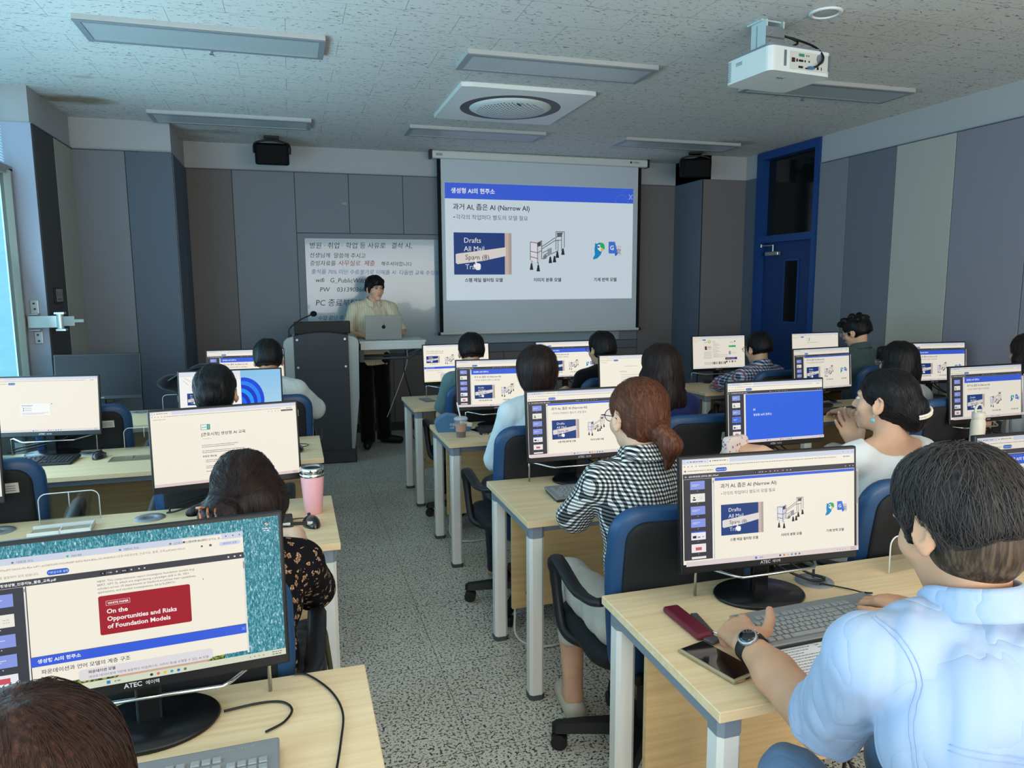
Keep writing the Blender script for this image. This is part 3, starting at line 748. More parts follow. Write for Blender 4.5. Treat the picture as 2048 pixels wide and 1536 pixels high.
# hinged steel bracket on the column
st = mat('bracket_steel', (196, 202, 200), .38, metal=.55)
t = thing('folding_bracket', 'grey steel hinged bracket arm bolted to the left column beside the window', 'bracket', (-1.80, 6.155, 1.36))
m = MB(); m.rbox((0, -.006, .105), (.055, .008, .10), .004, 2); m.b(-.035, .035, -.06, -.002, .050, .056); m.build('upper_plate', st, t)
m = MB(); m.rbox((.01, -.006, -.12), (.055, .008, .09), .004, 2); m.b(-.03, .04, -.06, -.002, -.066, -.060); m.build('lower_plate', st, t)
m = MB(); m.b(-.03, .155, -.075, -.055, -.045, .04); m.build('arm', st, t)
m = MB(); m.cyl((.175, -.065, -.055), (.175, -.065, .055), .024, n=20); m.b(.145, .21, -.095, -.035, .052, .066); m.b(.15, .213, -.095, -.035, -.070, -.056); m.build('knuckle', st, t)
m = MB(); m.b(.195, .27, -.073, -.061, -.035, .035); m.b(.27, .33, -.073, -.061, -.01, .012); m.build('free_arm', mat('bracket_shade', (120, 122, 118), .5, metal=.4), t)
for x, z in ((0, .13), (.004, .09), (.008, -.10), (.012, -.145)):
    m = MB(); m.cyl((x, -.012, z), (x, -.018, z), .007, n=10); m.build('bolt', mat('bolt_dark', (60, 62, 60), .5, metal=.6), t)
# small framed notice
t = thing('wall_notice', 'small dark framed notice with three syllables on the left column', 'sign', (-1.716, 6.42, 1.545))
m = MB(); m.rbox((.006, 0, 0), (.014, .19, .115), .003, 1); m.build('frame', mat('notice_frame', (26, 28, 30), .5), t)
m = MB(); m.b(.013, .0145, -.075, .085, -.048, .048); m.build('card', mat('notice_card', (150, 142, 138), .7), t)
m = MB(); T = Matrix.Translation((.0150, 0, 0)) @ Matrix(((0, 0, 1, 0), (1, 0, 0, 0), (0, 1, 0, 0), (0, 0, 0, 1)))
put_text(m, '완  강  기', T @ Matrix.Translation((-.066, -.002, 0)), .038, mat('ink_black', (24, 24, 26), .6)); put_text(m, 'DESCENDING', T @ Matrix.Translation((-.06, -.035, 0)), .018, MATS['ink_black']); m.build('writing', None, t)

# ------------------------------------------------------------ blue door with transom window
navy = mat('door_blue', (14, 62, 124), .5); navyd = mat('door_leaf_blue', (12, 52, 104), .55); gl = mat('dark_glass', (20, 24, 26), .08, spec=.6)
t = thing('door_1', 'tall navy blue door with narrow window and dark transom pane on the right', 'door', (XR, 6.69, 0)); t['kind'] = 'structure'
m = MB()
m.b(-.03, .10, -.50, -.44, 0, 3.02); m.b(-.03, .10, .40, .50, 0, 3.02); m.b(-.03, .10, -.44, .40, 2.94, 3.02); m.b(-.03, .10, -.44, .40, 2.045, 2.12); m.build('door_frame', navy, t)
m = MB(); m.b(.03, .07, -.44, .40, 0.01, 2.045); lf = m.build('door_leaf', navyd, t)
m = MB(); m.mat(navy); m.b(.02, .031, -.215, .03, 1.18, 1.86); m.mat(gl); m.b(.018, .021, -.19, .005, 1.2, 1.84); m.build('vision_panel', None, lf)
m = MB(); m.b(.06, .066, -.44, .40, 2.12, 2.94); m.build('transom_pane', gl, t)
chrome = mat('chrome', (210, 214, 214), .15, metal=1.)
silver = mat('brushed_silver', (176, 180, 182), .35, metal=.8)
m = MB(); m.rbox((-.0, .2, 1.925), (.05, .22, .045), .01, 2); m.cyl((-.0, .20, 1.95), (-.0, .20, 2.02), .009); m.cyl((-.0, .20, 2.015), (-.02, .38, 2.015), .007); m.cyl((-.02, .38, 2.0), (-.02, .38, 2.03), .012); m.build('door_closer', silver, t)
m = MB(); m.cyl((.01, -.36, 1.0), (-.04, -.36, 1.0), .012); m.cyl((-.04, -.36, 1.0), (-.04, -.25, 1.0), .010); m.build('door_handle', silver, t)
m = MB(); m.b(5.17, 5.19, 6.19, 7.19, 0, CEIL); struct(m.build('wall_right_corridor', mat('corridor', (60, 58, 50), .9)))

# ------------------------------------------------------------ ceiling fittings
lframe = mat('light_frame', (150, 158, 164), .5, metal=.3); lside = mat('light_side', (176, 178, 176), .6); ldif = mat('light_diffuser', (176, 184, 186), .35)


def ceiling_light(x0, x1, y0, y1, label, lit=0):
    t = thing('ceiling_light', label, 'ceiling light', ((x0 + x1) / 2, (y0 + y1) / 2, CEIL), 0, 'rectangular ceiling lights' if not lit else 'ceiling lights at the back of the room')
    w, d = x1 - x0, y1 - y0; m = MB(); m.mat(lside)
    m.b(-w / 2, w / 2, -d / 2, -d / 2 + .012, -.030, 0); m.b(-w / 2, w / 2, d / 2 - .012, d / 2, -.030, 0); m.b(-w / 2, -w / 2 + .012, -d / 2 + .012, d / 2 - .012, -.0299, 0); m.b(w / 2 - .012, w / 2, -d / 2 + .012, d / 2 - .012, -.0299, 0)
    m.mat(lframe)
    m.b(-w / 2, w / 2, -d / 2, -d / 2 + .035, -.033, -.028); m.b(-w / 2, w / 2, d / 2 - .035, d / 2, -.033, -.028); m.b(-w / 2, -w / 2 + .035, -d / 2 + .035, d / 2 - .035, -.033, -.028); m.b(w / 2 - .035, w / 2, -d / 2 + .035, d / 2 - .035, -.033, -.028)
    m.build('frame', None, t)
    m = MB(); m.b(-w / 2 + .03, w / 2 - .03, -d / 2 + .03, d / 2 - .03, -.029, -.015); m.build('diffuser', ldif if not lit else mat('light_diffuser_lit', (255, 250, 240), .5, emit=(255, 238, 214), es=lit), t)


LL = [(-1.035, .26, 4.53, 4.89, 'unlit ceiling light panel above the left desks, nearest the window, nearest row'), (1.10, 2.39, 4.53, 4.87, 'unlit ceiling light panel in front of the round air conditioner, nearest row'),
      (3.22, 4.51, 4.53, 4.87, 'unlit ceiling light panel behind the white projector, nearest row on the right'), (-1.05, .24, 6.72, 7.07, 'unlit ceiling light panel near the left black loudspeaker, far row'),
      (1.09, 2.38, 6.72, 7.07, 'unlit ceiling light panel between air conditioner and projection screen, far row'), (3.21, 4.50, 6.72, 7.04, 'unlit ceiling light panel near the right black loudspeaker, far row')]
for a in LL: ceiling_light(*a)
# the lamps over the back rows are switched on
for x in (-1.03, 1.10, 3.22): ceiling_light(x, x + 1.29, -.15, .2, 'lit ceiling light panel over the back of the room', 9.)

t = thing('air_conditioner', 'white square ceiling cassette with round black slot and perforated dome', 'air conditioner', (1.74, 5.77, CEIL))
wp = mat('white_plastic', (226, 230, 226), .4); blk = mat('black_plastic', (14, 15, 17), .45); sat = mat('black_satin', (20, 21, 24), .35)
m = MB(); R = .515
poly = rrect(1.03, 1.06, .03, 3); n = 64; vs = []
m.mat(wp)
ring = [(.40 * math.cos(2 * PI * i / n), .40 * math.sin(2 * PI * i / n)) for i in range(n)]
out = []
for i in range(n):
    a = 2 * PI * i / n; c, s = math.cos(a), math.sin(a); k = min(.515 / max(abs(c), 1e-6), .53 / max(abs(s), 1e-6)); out.append((c * k, s * k))
m.add([(x, y, -.035) for x, y in ring] + [(x, y, -.030) for x, y in out] + [(x, y, 0) for x, y in out] + [(x, y, .0) for x, y in ring],
      [(i, (i + 1) % n, n + (i + 1) % n, n + i) for i in range(n)] + [(n + i, n + (i + 1) % n, 2 * n + (i + 1) % n, 2 * n + i) for i in range(n)])
m.build('panel', None, t)
m = MB(); m.lathe([(.4005, -.034), (.405, .0), (.41, .12), (.2, .125), (.01, .126)], 64); m.build('air_slot', blk, t)
dome = mat('perforated_plastic', (214, 222, 220), .45); nt, b = nodes(dome)
v = coords(nt, (1, 1, 1), (0, 0, PI / 4)); vo = N(nt, 'ShaderNodeTexVoronoi', voronoi_dimensions='2D', i_Scale=36., i_Randomness=0.); nt.links.new(v, vo.inputs['Vector']); gt = N(nt, 'ShaderNodeMath', operation='LESS_THAN'); gt.inputs[1].default_value = .30; nt.links.new(vo.outputs['Distance'], gt.inputs[0])
tc = N(nt, 'ShaderNodeTexCoord'); ln = N(nt, 'ShaderNodeVectorMath', operation='LENGTH'); mpz = N(nt, 'ShaderNodeMapping'); mpz.inputs['Scale'].default_value = (1, 1, 0); nt.links.new(tc.outputs['Object'], mpz.inputs[0]); nt.links.new(mpz.outputs[0], ln.inputs[0])
l2 = N(nt, 'ShaderNodeMath', operation='LESS_THAN'); l2.inputs[1].default_value = .27; nt.links.new(ln.outputs['Value'], l2.inputs[0]); mu = N(nt, 'ShaderNodeMath', operation='MULTIPLY'); nt.links.new(gt.outputs[0], mu.inputs[0]); nt.links.new(l2.outputs[0], mu.inputs[1])
mx = N(nt, 'ShaderNodeMixRGB'); nt.links.new(mu.outputs[0], mx.inputs[0]); mx.inputs[1].default_value = (*lin((220, 228, 226)), 1); mx.inputs[2].default_value = (*lin((70, 80, 84)), 1); nt.links.new(mx.outputs[0], b.inputs['Base Color'])
m = MB(); m.lathe([(.325, .05), (.330, .0), (.332, -.02), (.325, -.036), (.29, -.052), (.2, -.068), (.1, -.076), (.01, -.078)], 64); m.build('dome', dome, t)
m = MB(); m.box((-.0, -.24, -.064), (.014, .05, .006), Matrix.Rotation(-.7, 3, 'Z')); m.build('badge', blk, t)

m = MB(); t = thing('downlight', 'round white ceiling downlight near the top edge right of the projector', 'downlight', (2.79, 3.435, CEIL))
m.lathe([(.085, -.001), (.085, -.008), (.068, -.012), (.064, -.004)], 32); m.build('rim', wp, t)
m = MB(); m.lathe([(.065, -.003), (.06, -.005), (.005, -.006)], 32); m.build('lens', lside, t)
for i, (x, y, lb) in enumerate(((-.39, 4.97, 'small chrome sprinkler head in the ceiling behind the left light panel'), (3.84, 4.95, 'small chrome sprinkler head in the ceiling behind the projector'))):
    t = thing('sprinkler', lb, 'sprinkler', (x, y, CEIL)); m = MB(); m.lathe([(.035, 0), (.034, -.006), (.016, -.010)], 20); m.build('cover_ring', wp, t)
    m = MB(); m.lathe([(.008, -.008), (.006, -.025), (.014, -.028), (.014, -.031)], 12); m.build('nozzle', silver, t)

# projector hanging from the ceiling
t = thing('projector', 'white projector hanging upside down from a ceiling bracket with black cable', 'projector', (2.62, 3.62, CEIL), .10)
pb = mat('projector_body', (216, 224, 222), .4)
zc = -.255
m = MB(); m.rbox((.02, -.0, zc), (.42, .36, .125), .035, 4, axis=2); body = m.build('body', pb, t)
m = MB(); m.rbox((.02, .0, zc + .066), (.41, .34, .02), .03, 3, axis=2); m.build('top_cover', mat('projector_grey', (120, 130, 140), .5), t)
m = MB(); m.mat(mat('port_recess', (200, 202, 196), .5)); m.b(-.06, .20, -.1835, -.1795, zc - .045, zc + .045)
for (x, z, w, h, c) in ((-.04, .0, .022, .022, (60, 24, 24)), (-.015, 0, .010, .014, (20, 20, 20)), (.012, .0, .030, .011, (30, 30, 40)), (.012, -.032, .030, .011, (30, 30, 40)), (.015, .028, .036, .014, (50, 130, 100)), (.04, 0, .008, .010, (20, 20, 20)), (.068, 0, .008, .008, (20, 20, 20)), (.05, -.035, .014, .006, (20, 20, 20)), (.13, -.028, .012, .014, (20, 20, 20)), (.155, -.028, .004, .016, (20, 20, 20)), (.05, .028, .008, .008, (150, 120, 80)), (.064, .028, .008, .008, (150, 120, 80))):
    m.mat(mat('port_%d_%d_%d' % c, c, .5)); m.b(x - w / 2, x + w / 2, -.1855, -.183, zc + z - h / 2, zc + z + h / 2)
m.mat(MATS['projector_grey']); m.cyl((.145, -.1838, zc + .02), (.145, -.1865, zc + .02), .026, n=24)
for x in (-.10, .205): 
    for k in range(3): m.b(x + .006 * k, x + .003 + .006 * k, -.1835, -.179, zc - .035, zc + .045)
m.build('port_panel', None, t)
m = MB(); m.mat(MATS['projector_grey'])
for k in range(12): m.b(-.1915, -.1895, .13, .17, zc - .05 + .009 * k, zc - .046 + .009 * k)
for k in range(4): m.b(-.1915, -.1895, .04, .09, zc + .02 + .005 * k, zc + .022 + .005 * k)
m.build('vent', None, t)
m = MB(); put_text(m, 'NEC', Matrix.Translation((-.02, -.06, zc - .0628)) @ Matrix.Rotation(PI, 4, 'X'), .03, MATS['ink_black'], 'CENTER', .0005); m.build('logo', None, t)
m = MB(); m.b(-.10, .06, .0, .12, -.008, 0); m.b(-.085, -.075, -.02, .10, -.19, -.004); m.b(.03, .04, -.02, .10, -.19, -.004); m.b(-.085, .04, .05, .06, -.19, -.02); m.build('ceiling_bracket', mat('bracket_white', (190, 210, 212), .4, metal=.1), t)
for z in (-.07, -.12):
    m = MB(); m.cyl((-.05, -.03, z), (-.05, -.022, z), .012, .012, 14); m.b(-.085, .04, -.022, -.018, z - .03, z + .03); m.build('bolt_plate', silver, t)
m = MB(); m.tube([(.0, .03, -.05), (.08, -.03, -.09), (.10, -.06, -.12), (.02, -.08, -.16), (-.0, -.05, -.18)], .006, 8, samp=6); m.tube([(.02, .02, -.06), (.10, -.05, -.10), (.15, -.14, -.16), (.15, -.20, -.23), (.11, -.205, -.275), (.085, -.20, -.285)], .006, 8, samp=6); m.build('cable', blk, t)
m = MB(); m.b(.055, .09, -.205, -.188, zc - .040, zc - .028); m.build('plug', mat('plug_blue', (60, 110, 150), .4), t)


def wall_speaker(x, y, lab, rz):
    t = thing('loudspeaker', lab, 'loudspeaker', (x, y, CEIL), rz)
    R_ = Matrix.Rotation(.16, 3, 'X')
    m = MB(); m.mat(mat('speaker_black', (7, 7, 8), .7, spec=.2)); m.rbox((0, 0, -.165), (.31, .22, .20), .02, 3, rot=R_); cab = m.build('cabinet', None, t)
    m = MB(); m.box((0, -.104, -.172), (.28, .012, .165), R_); m.build('grille', mat('speaker_cloth', (6, 6, 7), .95, spec=.1), t)
    m = MB(); m.b(-.07, .07, -.05, .05, -.02, 0); m.tube([(-.165, 0, -.16), (-.165, 0, -.09), (-.13, 0, -.055), (0, 0, -.035), (.13, 0, -.055), (.165, 0, -.09), (.165, 0, -.16)], .009, 8, samp=4); m.build('bracket', sat, t)
    m = MB(); m.box((.125, -.112, -.13), (.012, .003, .03), R_); m.build('badge', mat('badge_white', (200, 200, 200), .5), t)


wall_speaker(-.105, 7.6, 'black loudspeaker on a ceiling bracket at left above the whiteboard wall', .0)
wall_speaker(4.32, 7.3, 'black loudspeaker on a ceiling bracket at right beside the projection screen', -.35)

# ------------------------------------------------------------ projection screen
t = thing('projection_screen', 'pull-down projection screen showing a lecture slide beside the whiteboard', 'projection screen', (2.765, 7.9, 0))
case = mat('screen_case', (206, 210, 206), .45); cloth = mat('screen_cloth', (196, 206, 212), .9); cb = mat('screen_black_edge', (8, 9, 10), .9)
m = MB(); m.mat(case); m.rbox((0, 0, 2.985), (2.52, .085, .085), .02, 3, axis=0); m.mat(blk); m.b(-1.285, -1.26, -.045, .045, 2.94, 3.03); m.b(1.26, 1.285, -.045, .045, 2.94, 3.03); ca = m.build('housing', None, t)
m = MB(); T = Matrix.Translation((1.05, -.044, 2.985)) @ Matrix.Rotation(PI / 2, 4, 'X'); m.mat(MATS['ink_black']); m.b(1.04, 1.06, -.0455, -.043, 2.978, 3.0); put_text(m, 'SCREEN', Matrix.Translation((1.07, -.0445, 2.982)) @ Matrix.Rotation(PI / 2, 4, 'X'), .024, MATS['ink_black'])
m.mat(mat('sticker_grey', (150, 154, 150), .6)); m.b(-1.22, -1.15, -.0445, -.043, 2.97, 2.995); m.build('badge', None, t)
m = MB(); m.mat(cloth); m.b(-1.165, 1.165, .0, .003, 1.09, 2.95); m.mat(cb); m.b(-1.205, -1.165, -.001, .003, 1.09, 2.95); m.b(1.165, 1.205, -.001, .003, 1.09, 2.95); m.build('cloth', None, t)
m = MB(); m.mat(case); m.cyl((-1.2, 0, 1.075), (1.2, 0, 1.075), .016); m.mat(blk); m.cyl((-1.225, 0, 1.075), (-1.2, 0, 1.075), .018); m.cyl((1.2, 0, 1.075), (1.225, 0, 1.075), .018); m.build('bottom_bar', None, t)
m = MB(); T = Matrix(((1, 0, 0, -1.125), (0, 0, -1, -.002), (0, 1, 0, 2.70), (0, 0, 0, 1)))
p = Paint(m, T, 2.23, 'p'); p.rect(0, 0, 1, .5655, (206, 222, 232)); slide(p, 0, 0, 1, 0); m.build('projected_slide', None, t)

# whiteboard with handwriting
t = thing('whiteboard', 'wall whiteboard covered in handwritten notes behind the lecturer', 'whiteboard', (.17, 8.030, 1.0))
wb = mat('whiteboard_face', (152, 172, 182), .16, spec=.5, coat=.3)
m = MB(); m.b(0, 3.6, -.004, .006, -.05, 1.10); m.build('face', wb, t)
pen = {'k': mat('marker_black', (58, 62, 70), .7), 'r': mat('marker_red', (190, 70, 92), .7), 'b': mat('marker_blue', (96, 130, 190), .7)}
for x, z, s, c, sz in ((.04, 1.00, '병원 · 취업 · 학업 등 사유로   결석 시,', 'k', .070), (.04, .905, '선생님께  말씀해 주시고', 'k', .058), (.04, .82, '증빙자료를', 'k', .058), (.33, .82, '사무실로  제출', 'r', .064), (.78, .82, '해주셔야합니다', 'k', .052),
                       (.05, .735, '출석률 70% 미만 수료불가로 이해를 시  다음번 교육 수강불가', 'b', .056), (.09, .645, 'wifi   G_PublicWifiSecure', 'k', .066), (.13, .545, 'PW    0313903665', 'k', .066), (.08, .40, 'PC 종료부탁드립니다', 'k', .084), (.10, .25, '수업 끝난 후 의자는 제자리에', 'k', .052), (.16, .165, '가지런히 넣어주세요!', 'k', .046), (.09, .085, '※ 개인컵 음료반입!', 'r', .052)):
    m = MB(); put_text(m, s, Matrix.Translation((x, -.0055, z)) @ Matrix.Rotation(PI / 2, 4, 'X') @ Matrix.Rotation(random.Random(s).uniform(-.02, .012), 4, 'Z'), sz, pen[c], 'LEFT', 0, .12); m.build('handwriting', None, t)
m = MB(); m.b(.08, .47, -.006, -.004, -.03, .045); m.build('notice_sheet', mat('sheet_bluish', (190, 200, 226), .6), t)
m = MB(); T = Matrix.Translation((.59, 8.034, 2.465)); m.b(.57, .61, 8.030, 8.037, 2.455, 2.475); tag(m.build('wall_tag', mat('tag_grey', (150, 154, 158), .5)), 'tiny pale tag on the wall panel above the whiteboard', 'tag')

# ------------------------------------------------------------ desks
maple = wood('maple_laminate', (232, 207, 166), (221, 192, 148)); edge = mat('maple_edge', (204, 166, 112), .5); legw = mat('leg_white', (222, 222, 216), .4); railg = mat('rail_grey', (134, 146, 158), .4, metal=.25); footg = mat('foot_grey', (70, 74, 78), .6)
modesty = wood('modesty_board', (214, 184, 134), (200, 168, 118)); grom = mat('grommet_grey', (128, 132, 136), .4)


def make_desk(name, label, x0, y0, L=1.82, D=.60, gx=(.64, 1.60)):
    t = thing(name, label, 'desk', (x0, y0, 0), 0, 'long computer desks in rows')
    m = MB(); m.mat(maple); m.rbox((L / 2, D / 2, .7175), (L, D, .025), .002, 1); m.build('tabletop', None, t)
    m = MB(); m.mat(railg)
    for x in (.012, L - .062): m.rbox((x + .025, D / 2, .685), (.05, D - .08, .035), .006, 2, axis=1)
    m.rbox((L / 2, D - .05, .685), (L - .1, .03, .035), .004, 1); m.rbox((L / 2, .07, .685), (L - .1, .03, .035), .004, 1); m.build('frame_rail', None, t)
    for x in (.045, L - .045):
        for y in (.05, D - .05):
            m = MB(); w = .029; c = .011; oc = [(w, -w + c), (w, w - c), (w - c, w), (-w + c, w), (-w, w - c), (-w, -w + c), (-w + c, -w), (w - c, -w)]
            m.mat(legw); m.prism(oc, .02, .655, Matrix.Translation((x, y, 0))); lg = m.build('leg', None, t)
            m = MB(); m.prism([(a * 1.03, b * 1.03) for a, b in oc], .655, .703, Matrix.Translation((x, y, 0))); m.build('bracket', railg, lg)
            m = MB(); m.prism([(a * 1.08, b * 1.08) for a, b in oc], 0, .02, Matrix.Translation((x, y, 0))); m.build('foot_cap', footg, lg)
    m = MB(); m.b(.08, L - .08, D - .13, D - .112, .17, .70); mp_ = m.build('modesty_panel', modesty, t)
    m = MB(); m.cyl((.15, D - .135, .24), (.15, D - .130, .24), .009, n=12); m.build('screw_cap', mat('cap_grey', (120, 108, 90), .4, metal=.5), mp_)
    for g in gx:
        m = MB(); m.lathe([(.055, .730), (.054, .7335), (.02, .7345), (.019, .728)], 24, (g, D - .10, 0)); m.build('grommet', grom, t)
    m = MB(); m.tube([(.10, .30, .69), (.085, .20, .64), (.092, .16, .4), (.085, D - .60 + .12, .1), (.09, .2, .012), (.3, .34, .008)], .006, 8, samp=6) if False else m.tube([(.14, D - .16, .68), (.105, D - .12, .62), (.10, D - .09, .4), (.105, D - .085, .15), (.11, D - .1, .02), (.2, D - .2, .008), (.45, D - .16, .008)], .0055, 8, samp=6); m.build('power_cable', mat('cable_white', (214, 210, 200), .5), t)
    return t


ROWR = {1: 1.21, 2: 2.485, 3: 3.895, 4: 5.115}; ROWL = {1: 1.03, 2: 2.475, 3: 3.772, 4: 5.09}; XA = .808; XL = .128
nth = {1: 'nearest', 2: 'second', 3: 'third', 4: 'farthest'}
for k, y in ROWR.items(): make_desk('computer_desk', 'maple computer desk right of the aisle, %s row from the camera' % nth[k], XA, y)
for k, y in ROWL.items(): make_desk('computer_desk', 'maple computer desk left of the aisle, %s row from the camera' % nth[k], XL - 1.82, y, gx=(1.14, .18 + .46))
for k, y in ((2, 2.46), (3, 3.88), (4, 5.09)): make_desk('computer_desk', 'maple computer desk along the right wall, %s row from the camera' % nth[k], 3.16, y, gx=(.64, 1.56))

# ------------------------------------------------------------ monitors
bez = mat('monitor_black', (13, 13, 15), .38); gloss = mat('base_black', (16, 17, 19), .3, spec=.5); logo = mat('logo_silver', (190, 190, 190), .4)
off = mat('panel_off', (6, 9, 13), .38, spec=.3)


def make_monitor(label, x, y, yaw, fn, tilt=.09, k='', rack=1, z=.73, cable=1):
    t = thing('monitor', label, 'monitor', (x + math.sin(yaw) * -.03, y + .045, z), yaw, 'desktop monitors')
    T = Matrix.Translation((0, -.045, .108)) @ Matrix.Rotation(-tilt, 4, 'X')
    Wd, H = .54, .316
    m = MB(); m.M = T; m.mat(bez); m.rbox((0, .009, H / 2), (Wd, .018, H), .004, 2); m.rbox((0, .028, H / 2 - .02), (Wd * .72, .03, H * .62), .012, 2); case_ = m.build('casing', None, t)
    m = MB(); m.M = Matrix.Identity(4)
    LT = T @ Matrix(((1, 0, 0, 0), (0, 0, -1, -.0004), (0, 1, 0, .009), (0, 0, 0, 1))); bezel_logo(m, LT, logo); m.build('logo', None, t)
    m = MB(); sw = Wd - .016
    ST = T @ Matrix(((1, 0, 0, -sw / 2), (0, 0, -1, -.0003), (0, 1, 0, H - .008), (0, 0, 0, 1)))
    p = Paint(m, ST, sw, k); p.asp = .5325
    if fn is None: p.rect(0, 0, 1, (H - .034) / sw, None, off)
    else: fn(p)
    sc = m.build('screen', None, t)
    # squeeze the picture into the panel height
    zs = (H - .034) / sw / .5625
    top = ST @ Vector((0, 0, 0)); upv = (ST.to_3x3() @ Vector((0, 1, 0))).normalized()
    if fn is not None:
        co = np.empty(len(sc.data.vertices) * 3, np.float32); sc.data.vertices.foreach_get('co', co); co = co.reshape(-1, 3); d = (co - np.array(top)) @ np.array(upv)
        co -= np.outer(d * (1 - zs), np.array(upv)); sc.data.vertices.foreach_set('co', co.ravel()); sc.data.update()
    m = MB(); m.rbox((0, .012, .12), (.048, .022, .22), .005, 2); m.build('neck', gloss, t)
    m = MB(); m.sheet  # base: flattened ellipse disc
    n = 48; pr = [(.128, .0), (.132, .006), (.128, .011), (.06, .016), (.03, .018)]
    vs = [(r * math.cos(2 * PI * i / n), .01 + r * .78 * math.sin(2 * PI * i / n), zz) for r, zz in pr for i in range(n)]
    m.add(vs, [(j * n + i, j * n + (i + 1) % n, (j + 1) * n + (i + 1) % n, (j + 1) * n + i) for j in range(len(pr) - 1) for i in range(n)], True); m.add(vs[:n], [tuple(range(n))[::-1]], False); m.add(vs[-n:], [tuple(range(n))], False)
    m.build('base', gloss, t)
    if cable:
        m = MB(); gx = .23 * (1 if x > .5 else -1); m.tube([(.03, .03, .16), (.06, .05, .08), (gx * .75, .03, .02), (gx, .035, .012)], .004, 6, samp=5); m.tube([(.05, .03, .16), (.10, .07, .09), (gx * .8, .07, .03), (gx + .01, .045, .012)], .004, 6, samp=5); m.build('cable', blk, t)
    return t


MON = [
    (1.232, 1.624, -.064, lambda p: scr_slide(p), 'monitor with the narrow AI slide before the man in light blue, nearest right desk', ''),
    (2.20, 1.60, -.02, lambda p: scr_slide(p, 0), 'monitor cut by the right picture edge behind the head of the man in light blue', 'p'),
    (1.219, 2.921, 0., lambda p: scr_slide(p), 'monitor with slide in front of the woman in black and white checks', ''),
    (2.187, 2.887, -.005, lambda p: scr_title(p), 'monitor with a plain blue title page reading 01', ''),
    (1.214, 4.286, -.091, lambda p: scr_slide(p, 0), 'monitor with slide in front of the person with a dark round bob', ''),
    (2.16, 4.29, -.03, lambda p: scr_white(p, 'doc'), 'monitor with a mostly white page in front of the woman in navy', ''),
    (1.223, 5.53, .049, scr_two, 'monitor showing two slides stacked, beside the lecturer table', ''),
    (2.13, 5.49, .0, lambda p: scr_slide(p, 0), 'monitor with slide in front of the person dressed in black', ''),
    (3.666, 3.04, .028, lambda p: scr_slide(p, 0, y0=.13), 'monitor with slide on yellowish page behind the white bottle at far right', 'p'),
    (3.592, 4.262, .12, lambda p: scr_slide(p, 1, y0=.14), 'monitor with slide below the pale page with the green logo', 'p'),
    (4.695, 4.347, -.098, lambda p: scr_slide(p, 0), 'monitor with slide against the right wall behind the woman with fringe', 'p'),
    (3.615, 5.606, .008, lambda p: scr_white(p, 'portal'), 'monitor showing a web portal page in front of the checked shirt man', 'p'),
    (4.63, 5.60, .04, lambda p: scr_white(p, 'logo'), 'monitor with a pale page and green logo beside the man in the green polo', 'p'),
    (-.304, 1.459, .075, scr_ocean, 'large nearest monitor at bottom left with sea wallpaper and red white paper card', ''),
    (-.257, 2.94, .145, lambda p: scr_white(p, 'notion'), 'monitor with a white course page in front of the woman in floral black', ''),
    (-1.285, 2.93, .10, lambda p: scr_white(p, 'card'), 'monitor cut off by the left picture edge in the second left row', ''),
    (-1.247, 4.259, -.142, lambda p: scr_white(p, 'card'), 'monitor with a blank white page and small card at far left', ''),
    (-.335, 4.24, .0, scr_split, 'monitor with half browser and half blue swirl wallpaper', ''),
    (-1.287, 5.563, -.051, None, 'switched off black monitor near the left wall panels', ''),
    (-.33, 5.60, .0, lambda p: scr_slide(p, 0), 'monitor with slide left of the lectern behind a short haired man', ''),
]
mons = []
for (x, y, yaw, fn, lb, k) in MON: mons.append(make_monitor(lb, x, y, yaw, fn, k=k, cable=(lb.find('nearest monitor') < 0)))

# bent chrome wire racks standing behind the monitors
wire = mat('chrome_wire', (205, 208, 208), .18, metal=1.)
m = MB(); m.tube([(-.20, .03, .0), (-.20, .03, .085), (-.185, .02, .088), (-.13, -.06, .084), (-.115, -.07, .082), (.115, -.07, .082), (.13, -.06, .084), (.185, .02, .088), (.20, .03, .085), (.20, .03, 0)], .0042, 8)
rk = m.build('rack_seed', wire)
first = True
for (x, y, s) in ((1.26, 1.70, 'under the nearest right monitor'), (1.19, 2.99, 'in front of the woman in black and white checks'), (1.22, 4.36, 'under the monitor behind the iced drink'), (1.20, 5.63, 'on the farthest right desk beside the grey phone'), (3.60, 5.68, 'under the web portal monitor'), (3.62, 3.10, 'behind the white bottle at far right'), (-.28, 1.545, 'under the nearest left monitor'), (-1.24, 4.33, 'under the blank white monitor at far left')):
    o = rk if first else rk.copy()
    if not first: COL.objects.link(o)
    first = False; o.name = 'wire_rack'; o.location = (x, y, .73); tag(o, 'bent chrome wire rack ' + s, 'rack', 'chrome wire racks on the desks')

# ------------------------------------------------------------ keyboards and mice
keyblk = mat('keyboard_black', (24, 25, 28), .5); keycap = mat('keycap_black', (34, 36, 40), .5)
skin_k = mat('silicone_cover', (122, 126, 128), .35, spec=.5, coat=.2); skin_c = mat('silicone_key', (138, 142, 143), .35, coat=.2)


